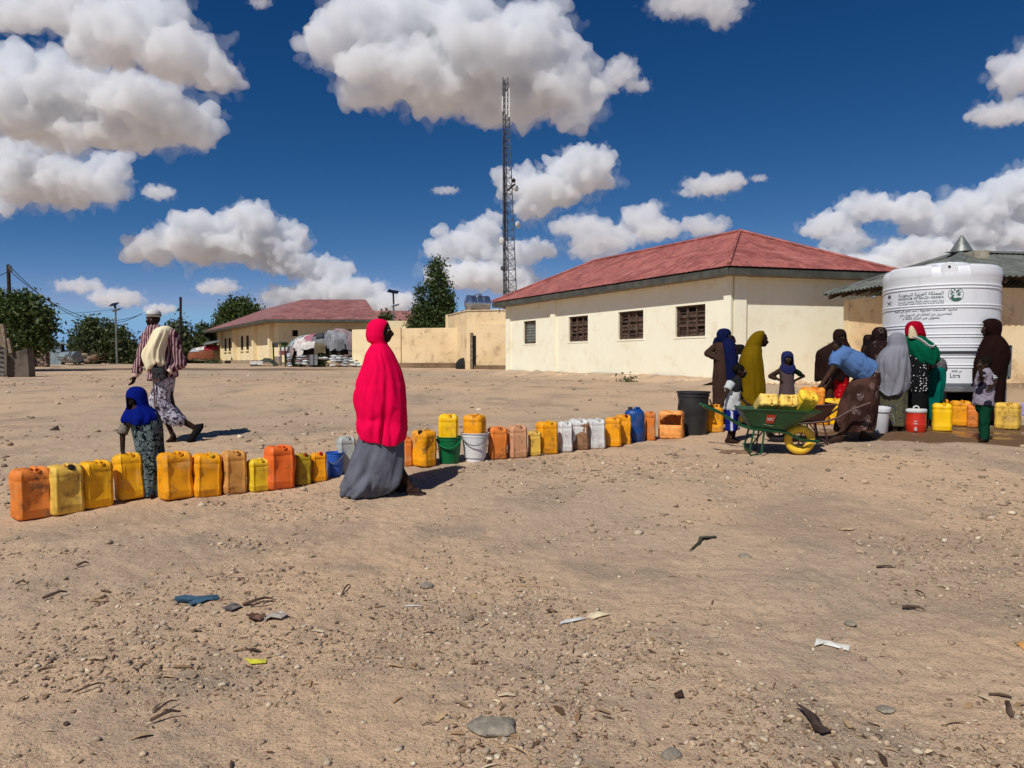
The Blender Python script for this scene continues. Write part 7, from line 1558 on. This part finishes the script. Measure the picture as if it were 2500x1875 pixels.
p.body((1108, 195), 150, 80, [((1110, 250), (1120, 300), .045, .05), ((1120, 300), (1140, 640), .12, .13), ((1040, 330), (1020, 470, .14), .045, .04), ((1260, 340), (1310, 460, .10), .045, .04), ((1120, 640), (1110, 1100), .09, .05), ((1170, 640), (1180, 1100), .09, .05)], (), [((1110, 1110), (1115, 1140, .12)), ((1180, 1110), (1190, 1140, .12))], None, .013)
p.loft('headscarf', cloth('red_scarf_cloth', lin(158, 8, 36), .85), [(98, 1095, 1122, .02, 0, 0), (106, 1062, 1160, .06, 0, .2), (135, 1032, 1184, .095, 0, .4), (180, 1022, 1200, .11, 0, .6), (225, 1026, 1216, .11, 0, .8), (265, 1050, 1226, .09, .02, 1), (285, 1110, 1212, .06, .04, 1)], (3, 7), .08, 27, 56, True, (80, 130, 240, 38))
p.loft('scarf_patch', cloth('cream_scarf_cloth', lin(206, 184, 150)), [(148, 1046, 1058, .015, -.075, .2), (175, 1030, 1076, .035, -.085, .5), (215, 1022, 1092, .045, -.095, .8), (255, 1014, 1100, .05, -.11, 1), (272, 1016, 1080, .045, -.125, 1)], (3, 7), .06, 28, 40)
M_GRN = cloth('emerald_wrap', lin(6, 92, 64), .8)
p.loft('wrap', M_GRN, [(248, 1030, 1180, .12, 0, .3), (285, 1010, 1235, .17, 0, .5), (335, 1004, 1300, .20, 0, .7), (390, 1012, 1338, .215, 0, .9), (440, 1030, 1346, .215, 0, 1.1), (490, 1060, 1342, .205, 0, 1.2), (522, 1110, 1330, .19, 0, 1.3)], (4, 7, 11), .10, 29, 72, True, None, .007, .04, 3)
def spline(q, n=6):
    q = [q[0]] + q + [q[-1]]; out = []
    for i in range(1, len(q) - 2):
        for k in range(n):
            t = k / n; out.append(.5 * ((2 * q[i]) + (q[i + 1] - q[i - 1]) * t + (2 * q[i - 1] - 5 * q[i] + 4 * q[i + 1] - q[i + 2]) * t * t + (3 * q[i] - q[i - 1] - 3 * q[i + 1] + q[i + 2]) * t ** 3))
    return out + [q[-1]]
mt = MB(); pts = [p.pt(q) for q in ((1030, 252, -.16), (1085, 268, -.19), (1140, 310, -.215), (1185, 345, -.215), (1235, 348, -.20), (1252, 320, -.16))]; pts = spline(pts); mt.tube(pts, [.004 + .010 * math.sin(math.pi * (i + .5) / len(pts)) for i in range(len(pts))], 10); mt.tube([v + Vector((.005, .012, -.022)) for v in pts], [.003 + .008 * math.sin(math.pi * (i + .5) / len(pts)) for i in range(len(pts))], 8); part('white_scarf_edge', mt, cloth('white_edge', (.6, .6, .57)), p.root, True, False)
p.loft('dress', cloth_spots('black_white_spotted', (.010, .010, .011), (.66, .66, .64), 21, .20, .26, .55, None, (1, 1, 1.2)), [(440, 1036, 1250, .16, .0, .3), (540, 1034, 1240, .17, 0, .6), (640, 1040, 1238, .175, 0, .9), (740, 1046, 1242, .18, 0, 1.2), (800, 1050, 1240, .18, 0, 1.4)], (4, 8), .05, 30, 64)
p.loft('underskirt', cloth('black_underskirt', (.010, .010, .011)), [(760, 1056, 1234, .16, 0, .5), (900, 1050, 1232, .17, 0, 1), (1130, 1044, 1232, .18, 0, 1.2)], (4, 8), .06, 31, 48)
p = Person('woman in a teal dress bending half behind the woman in the red headscarf', C8, 1300, None, 12.05)
p.body((1180, 560, .1), 120, 170, [((1200, 545, .1), (1240, 530), .045, .05), ((1240, 530), (1340, 600), .11, .12), ((1340, 640), (1300, 1080), .09, .05)], (), [((1300, 1080), (1280, 1105, -.05))], None, .014)
p.loft('dress', cloth('teal_dress_cloth', lin(4, 96, 84), .75), [(545, 1262, 1398, .10, 0, .3), (580, 1240, 1412, .15, 0, .5), (650, 1230, 1414, .17, 0, .8), (730, 1226, 1408, .18, 0, 1), (800, 1222, 1392, .18, 0, 1.2), (880, 1218, 1384, .18, 0, 1.4), (960, 1216, 1340, .18, 0, 1.5), (1090, 1216, 1330, .18, 0, 1.5)], (4, 7, 11), .11, 32, 64, True, None, .006, .02, 3)
p.garm('shawl', cloth_spots('grey_printed_shawl', lin(96, 90, 92), lin(44, 42, 44), 20, .2, .3), [((1230, 530, 0), (1350, 545), .10, .14), ((1350, 545), (1378, 570), .12, .10)], .013, 3, .012)
p = Person('woman in a long dark brown veil standing at the right of the tank, facing left', C8, 1870, None, 12.4)
p.body((1858, 172), 150, 172, [((1880, 230), (1890, 290), .045, .05), ((1890, 290), (1880, 640), .12, .13), ((1860, 640), (1850, 1080), .09, .05), ((1900, 640), (1910, 1080), .09, .05)], (), [((1850, 1090), (1800, 1118, -.05)), ((1910, 1090), (1870, 1118, .05))], None, .012)
M_DKR = cloth('deep_brown_veil', lin(34, 19, 16), .8); 
p.loft('veil', M_DKR, [(72, 1862, 1892, .02, 0, 0), (80, 1830, 1925, .06, 0, .1), (105, 1796, 1958, .10, 0, .2), (150, 1785, 1973, .115, 0, .3), (200, 1800, 1970, .11, 0, .5), (240, 1826, 1960, .105, 0, .6), (275, 1806, 1990, .15, 0, .7), (330, 1776, 2024, .19, 0, .8), (400, 1746, 2040, .22, 0, 1), (480, 1722, 2042, .23, 0, 1), (560, 1706, 2024, .23, 0, 1.1), (650, 1700, 2012, .23, 0, 1.2), (800, 1700, 2008, .23, 0, 1.3), (950, 1705, 2000, .23, 0, 1.4), (1110, 1712, 1984, .23, 0, 1.5)], (4, 7, 11), .07, 33, 80, True, (172, 100, 222, 34), .006, .02)
p = Person('boy in a grey printed shirt and green trousers standing by the right-hand jerrycans', C8, 1822, 1305)
p.body((1798, 532), 145, 168, [((1800, 585), (1805, 620), .035, .04), ((1805, 650), (1805, 930), .07, .085), ((1760, 620, -.08), (1722, 680, -.12), .03, .026), ((1722, 680, -.12), (1696, 640, -.16), .024, .02), ((1850, 620, .05), (1892, 700, -.06), .03, .026), ((1892, 700, -.06), (1830, 745, -.13), .024, .02), ((1790, 930, -.04), (1790, 1120, -.04), .06, .04), ((1790, 1120, -.04), (1790, 1270, -.04), .04, .028), ((1830, 930, .05), (1845, 1120, .05), .06, .04), ((1845, 1120, .05), (1855, 1270, .05), .04, .028)], [((1696, 640, -.16), (1684, 612, -.18), .75, .6), ((1830, 745, -.13), (1795, 760, -.15), .75, .5)], [((1790, 1275, -.04), (1722, 1300, -.10), .95), ((1855, 1275, .05), (1800, 1300, .0), .95)], None, .009)
m = MB(); m.ell(p.hat(0, -.022, .036), (.083 * p.hk, .100 * p.hk, .092 * p.hk), p.Mh, 18, 12); part('hair', m, M_HAIR, p.root, True, False)
M_GPS = cloth_spots('grey_disc_print', lin(136, 128, 138), (.02, .018, .03), 6.5, .36, .40, .8)
p.garm('shirt', M_GPS, [((1804, 588), (1806, 630), .058, .108), ((1806, 630), (1808, 700), .108, .128), ((1850, 622, .05), (1820, 630), .06, .07), ((1808, 700), (1796, 940), .128, .142, True), ((1770, 620, -.06), (1728, 672, -.11), .062, .055, True)], .011, 3, .013, 10, 3)
p.garm('sleeve', cloth_stripes('striped_sleeve', (.02, .02, .024), (.55, .55, .56), (.55, .55, .56), 14, (0, R(90), 0)), [((1840, 612, .05), (1886, 690, -.04), .062, .062, True)], .010, 2, .006)
p.garm('trousers', cloth('dark_green_trousers', lin(18, 64, 44), .85), [((1808, 915), (1808, 960), .118, .118), ((1790, 940, -.04), (1792, 1285, -.04), .078, .058, True), ((1828, 940, .05), (1852, 1285, .05), .080, .060, True)], .012, 3, .012, 9, 6)
# ------------------------------------------------------------------ things lying on the ground
rr = random.Random(77)
def lying(name, label, cat, outline, mat, h=.015, th=.004, seed=0, crumple=.012, group=None):
    """a scrap whose outline is given in photo px on the ground, with its own small crumples and thickness"""
    ps = [G(x, y) for (x, y) in outline]; c = sum(ps, Vector()) / len(ps); n = len(ps); mb = MB(); rings = []
    for f in (1.0, .7, .35):
        r_ = []
        for p in ps:
            q = c.lerp(p, f); r_.append((q.x, q.y, float(g(q.x, q.y) + relief(q.x, q.y)) + .006 + h * (1 - f) + crumple * (mnoise.noise(Vector((q.x * 14 + seed, q.y * 14, seed))) + .4)))
        rings.append(r_)
    vs = [p for r_ in rings for p in r_] + [(c.x, c.y, float(g(c.x, c.y) + relief(c.x, c.y)) + .006 + h + crumple * .5)]
    fs = [(i * n + k, i * n + (k + 1) % n, (i + 1) * n + (k + 1) % n, (i + 1) * n + k) for i in range(2) for k in range(n)] + [(2 * n + k, 2 * n + (k + 1) % n, 3 * n) for k in range(n)]
    mb.add(vs, fs); o = solo(name, mb, mat, label, cat, group); md = o.modifiers.new('thickness', 'SOLIDIFY'); md.thickness = th; md.offset = 1; return o
def K1(x, y): return (x / 2.765, 1275 + y / 2.765)
def K2(x, y): return (800 + x / 2.765, 1275 + y / 2.765)
def K3(x, y): return (1600 + x / 2.458, 1275 + y / 2.458)
lying('cloth_scrap', 'blue rag lying flat on the ground at the lower left', 'rag', [K1(*q) for q in ((1180, 520), (1250, 502), (1340, 508), (1470, 498), (1475, 515), (1400, 528), (1330, 545), (1300, 562), (1265, 556), (1280, 532), (1185, 545))], fab('blue_rag_cloth', lin(70, 100, 120), .6, 18), .01, .004, 1, .02)
lying('yellow_scrap', 'bright yellow strip of plastic on the ground at the lower left', 'plastic scrap', [K1(*q) for q in ((1688, 944), (1795, 930), (1798, 950), (1690, 962), (1655, 930))], simple('yellow_plastic', lin(226, 216, 70), .5), .006, .003, 2, .008)
lying('cloth_scrap', 'crumpled brown and dark rag right of the blue rag', 'rag', [K1(*q) for q in ((1660, 655), (1740, 620), (1760, 640), (1800, 650), (1760, 680), (1700, 676))], fab('brown_rag_cloth', lin(120, 92, 76), .5, 20), .012, .004, 3, .03)
lying('cloth_scrap', 'crumpled pale grey rag beside the brown rag', 'rag', [K1(*q) for q in ((1795, 622), (1850, 630), (1890, 610), (1945, 640), (1900, 668), (1830, 672), (1780, 680))], fab('pale_rag_cloth', lin(196, 184, 170), .5, 20), .012, .004, 4, .03)
lying('cloth_scrap', 'thin dark grey scrap above the brown rag', 'rag', [K1(*q) for q in ((1500, 600), (1570, 555), (1610, 565), (1630, 590), (1560, 612))], fab('grey_rag_cloth', lin(120, 110, 106), .5, 20), .01, .004, 5, .02)
lying('paper_strip', 'left one of two white strips lying end to end in the centre foreground', 'paper strip', [K2(*q) for q in ((1568, 668), (1600, 656), (1738, 645), (1740, 660), (1600, 676), (1572, 685))], M_WHITE, .008, .003, 6, .008)
lying('paper_strip', 'right one of two pale strips lying end to end in the centre foreground', 'paper strip', [K2(*q) for q in ((1746, 642), (1770, 618), (1830, 606), (1910, 625), (1850, 640), (1790, 648))], simple('cream_paper', lin(226, 208, 172), .8), .008, .003, 7, .01)
lying('paper_strip', 'white bent strip lying on gravel at the right foreground', 'paper strip', [K3(*q) for q in ((952, 745), (968, 714), (1060, 736), (1168, 748), (1162, 774), (1060, 758), (975, 736))], simple('white_paper', (.78, .75, .66), .8), .01, .003, 8, .010)
lying('straw', 'thin white straw left of the two strips', 'straw', [K2(*q) for q in ((520, 559), (640, 560), (640, 566), (520, 566))], M_WHITE, .004, .004, 9, .002)
lying('leather_scrap', 'dark bent piece of leather at the lower right foreground', 'leather scrap', [K3(*q) for q in ((846, 1150), (905, 1160), (985, 1210), (1000, 1240), (1055, 1300), (1000, 1316), (950, 1290), (925, 1225), (880, 1190))], simple('old_leather', lin(78, 62, 52), .85, lin(56, 44, 38), 20, .4), .03, .005, 10, .03)
lying('wood_chunk', 'dark brown stick of wood at the right edge of the foreground', 'wood', [K3(*q) for q in ((2096, 1064), (2125, 1064), (2155, 1170), (2130, 1178), (2105, 1140))], M_TIMBER, .02, .012, 11, .006)
lying('leather_scrap', 'small dark brown scrap left of the bent leather', 'leather scrap', [K3(*q) for q in ((108, 1030), (160, 1024), (172, 1052), (120, 1056))], simple('dark_scrap', lin(66, 46, 36), .9), .012, .005, 12, .015)
lying('orange_peel', 'orange scrap cut by the right edge of the photo', 'scrap', [K3(*q) for q in ((2165, 735), (2215, 710), (2260, 740), (2210, 768))], simple('orange_scrap', lin(226, 166, 96), .8), .01, .004, 13, .012)
lying('leaf_branch', 'dark forked dry sprig at the right behind the gravel', 'sprig', [K3(*q) for q in ((200, 184), (255, 130), (262, 104), (360, 92), (370, 98), (285, 112), (270, 140))], simple('dry_sprig', lin(72, 72, 56), .9), .012, .004, 14, .012)
lying('bent_sheet', 'bent thin grey-brown sheet lying in front of the green wheelbarrow', 'sheet', [(1640 + x / 4.74, 780 + y / 4.74) for (x, y) in ((545, 1548), (590, 1512), (860, 1520), (905, 1500), (985, 1515), (930, 1530), (890, 1562), (720, 1556))], simple('dusty_board', lin(150, 120, 92), .9, lin(120, 94, 72), 10), .012, .008, 15, .012)
def stone(label, x, y, w_px, h_px, mat, seed, flat=.5, group=None):
    p = G(x, y + h_px * .3); k = p.y / FPX; r_ = random.Random(seed); m = MB(); M_ = Matrix.Rotation(r_.uniform(-.3, .3), 3, 'Z'); sx_ = w_px * k / 2; c = p + Vector((0, 0, sx_ * flat * .25))
    m.ell(c, (sx_, sx_ * .75, sx_ * flat), M_, 22, 12)
    for i in range(len(m.v)):
        v = Vector(m.v[i]); d = v - c; q = 1 + .30 * mnoise.noise(v * (1.3 / sx_) + Vector((seed, 0, 0))) + .14 * mnoise.noise(v * (4 / sx_)); m.v[i] = tuple(c + d * q)
    solo('stone', m, mat, label, 'stone', group, True)
M_RK = simple('grey_limestone', lin(168, 156, 136), .95, lin(120, 112, 100), 14, .6, 50); M_RK2 = simple('tan_stone', lin(196, 172, 140), .95, lin(150, 126, 98), 16, .6, 60)
stone('large flat grey stone half buried at the bottom centre of the photo', *K2(1130, 1345), 122, 56, M_RK, 1, .30)
stone('mottled grey stone at the bottom between the centre and the right', *K3(98, 1370), 54, 46, M_RK, 2, .5)
stone('pale stone with a dark shadow at the middle left above the rags', *K1(1740, 395), 18, 17, M_RK2, 3, .8)
stone('pale lump of stone at the left with a dark stick beside it', *K1(392, 506), 24, 15, M_RK2, 4, .6)
stone('pitted pale stone right of the lump with the stick', *K1(668, 492), 30, 17, M_RK2, 5, .55)
stone('low pinkish stone above the blue rag', *K1(1297, 312), 30, 15, M_RK2, 6, .5)
stone('flat tan stone left of the pinkish stone above the rag', *K1(1032, 342), 24, 10, M_RK2, 7, .4)
stone('round grey cobble in the gravel patch at the centre', *K2(665, 415), 34, 21, M_RK, 8, .55)
stone('grey stone with a dark shadow right of the centre', *K3(535, 195), 30, 16, M_RK, 9, .45)
stone('small tan stone at the lower left of the big flat stone', *K2(15, 1595), 15, 15, M_RK2, 10, .7)
stone('white pebble below the big flat stone, right side', *K2(1530, 1478), 10, 11, simple('white_pebble', lin(226, 216, 190), .9), 11, .8)
stone('small dark stone at the lower left', *K1(448, 1356), 16, 10, simple('dark_stone', lin(84, 70, 58), .95, None, 16), 12, .7)
stone('pale stone in the lower left corner gravel', *K1(700, 1578), 14, 13, M_RK2, 13, .7)
stone('broad flat stone level with the soil at the lower left', *K1(640, 890), 62, 22, M_RK2, 14, .12)
stone('flat brown stone in the dark patch at the lower left', *K1(708, 1048), 34, 18, simple('brown_stone', lin(138, 116, 94), .95, None, 16), 15, .25)
stone('broad pale stone slab in the gravel at the lower right', *K3(1385, 1110), 46, 22, M_RK, 16, .25)
stone('pale flat stone in the upper right of the open ground', *K3(1140, 30), 40, 14, M_RK2, 17, .2)
stone('pale stone in the gravel right of the white bent strip', *K3(1170, 598), 28, 20, M_RK, 18, .4)
def stick(label, a, b, r_, mat=None, bend=.02):
    A, B = G(*a), G(*b); bend = .05 * (B - A).length; r_ *= .75; mid = (A + B) / 2 + Vector((rr.uniform(-bend, bend), rr.uniform(-bend, bend), .012)); z = Vector((0, 0, r_ * 1.2 + .006))
    solo('twig', MB().tube([A + z, (A + mid) / 2 + z, mid + z, (B + mid) / 2 + z * 1.5, B + z], [r_, r_ * 1.1, r_ * .9, r_ * .8, r_ * .5], 6), mat or M_TIMBER, label, 'twig', 'twigs and straws on the near ground', True)
ST = simple('pale_straw', lin(206, 172, 128), .9)
stick('dark curved twig at the lower left of the photo', K1(500, 1165), K1(710, 1105), .006)
stick('thin brown twig above the dark stick pair, lower left', K1(1040, 1305), K1(1195, 1220), .006)
stick('dark bark strip just under the thin brown twig', K1(1015, 1360), K1(1220, 1300), .009)
stick('dark stick beside the pale lump of stone', K1(288, 530), K1(455, 488), .012)
stick('pale straw on the orange soil at the lower left', K1(1155, 858), K1(1298, 815), .004, ST)
stick('pale straw slanting below the big flat stone', K2(1215, 1520), K2(1380, 1618), .004, ST)
stick('long pale straw level in the centre gravel', K2(1265, 440), K2(1490, 446), .005, ST)
stick('dark stick leaning at the left of the centre gravel', K2(92, 515), K2(150, 432), .008)
stick('dark twig standing out right of the brown rag', K1(1610, 402), K1(1655, 396), .006)
stick('bundle of brown reeds beside the grey scrap', K1(1640, 575), K1(1840, 532), .012)
stick('second brown reed under the bundle by the rags', K1(1690, 580), K1(1850, 552), .007)
stick('dark stick at the upper left of the near ground', K1(515, 308), K1(600, 292), .012)
stick('short dark stick left edge of the near ground', K1(105, 430), K1(178, 420), .009)
stick('thin dark twig at the far right of the near ground', K3(1325, 280), K3(1440, 288), .010)
stick('thin twig in the right-hand gravel slope', K3(1480, 525), K3(1620, 545), .012)
stick('slanting twig in the right-hand open ground', K3(1565, 420), K3(1620, 458), .008)
# thorny dark scrap standing left of the girl
m = MB(); a = G(130, 1051); k = a.y / FPX
m.add([a + Vector((-12 * k, 0, .005)), a + Vector((14 * k, .02, .005)), a + Vector((9 * k, .03, 13 * k)), a + Vector((3 * k, -.02, 4 * k))], [(0, 3, 2), (3, 1, 2), (0, 1, 3)]); solo('bark_flake', m, M_DARKWOOD, 'dark curled bark flake standing up behind the left end of the queue', 'bark')
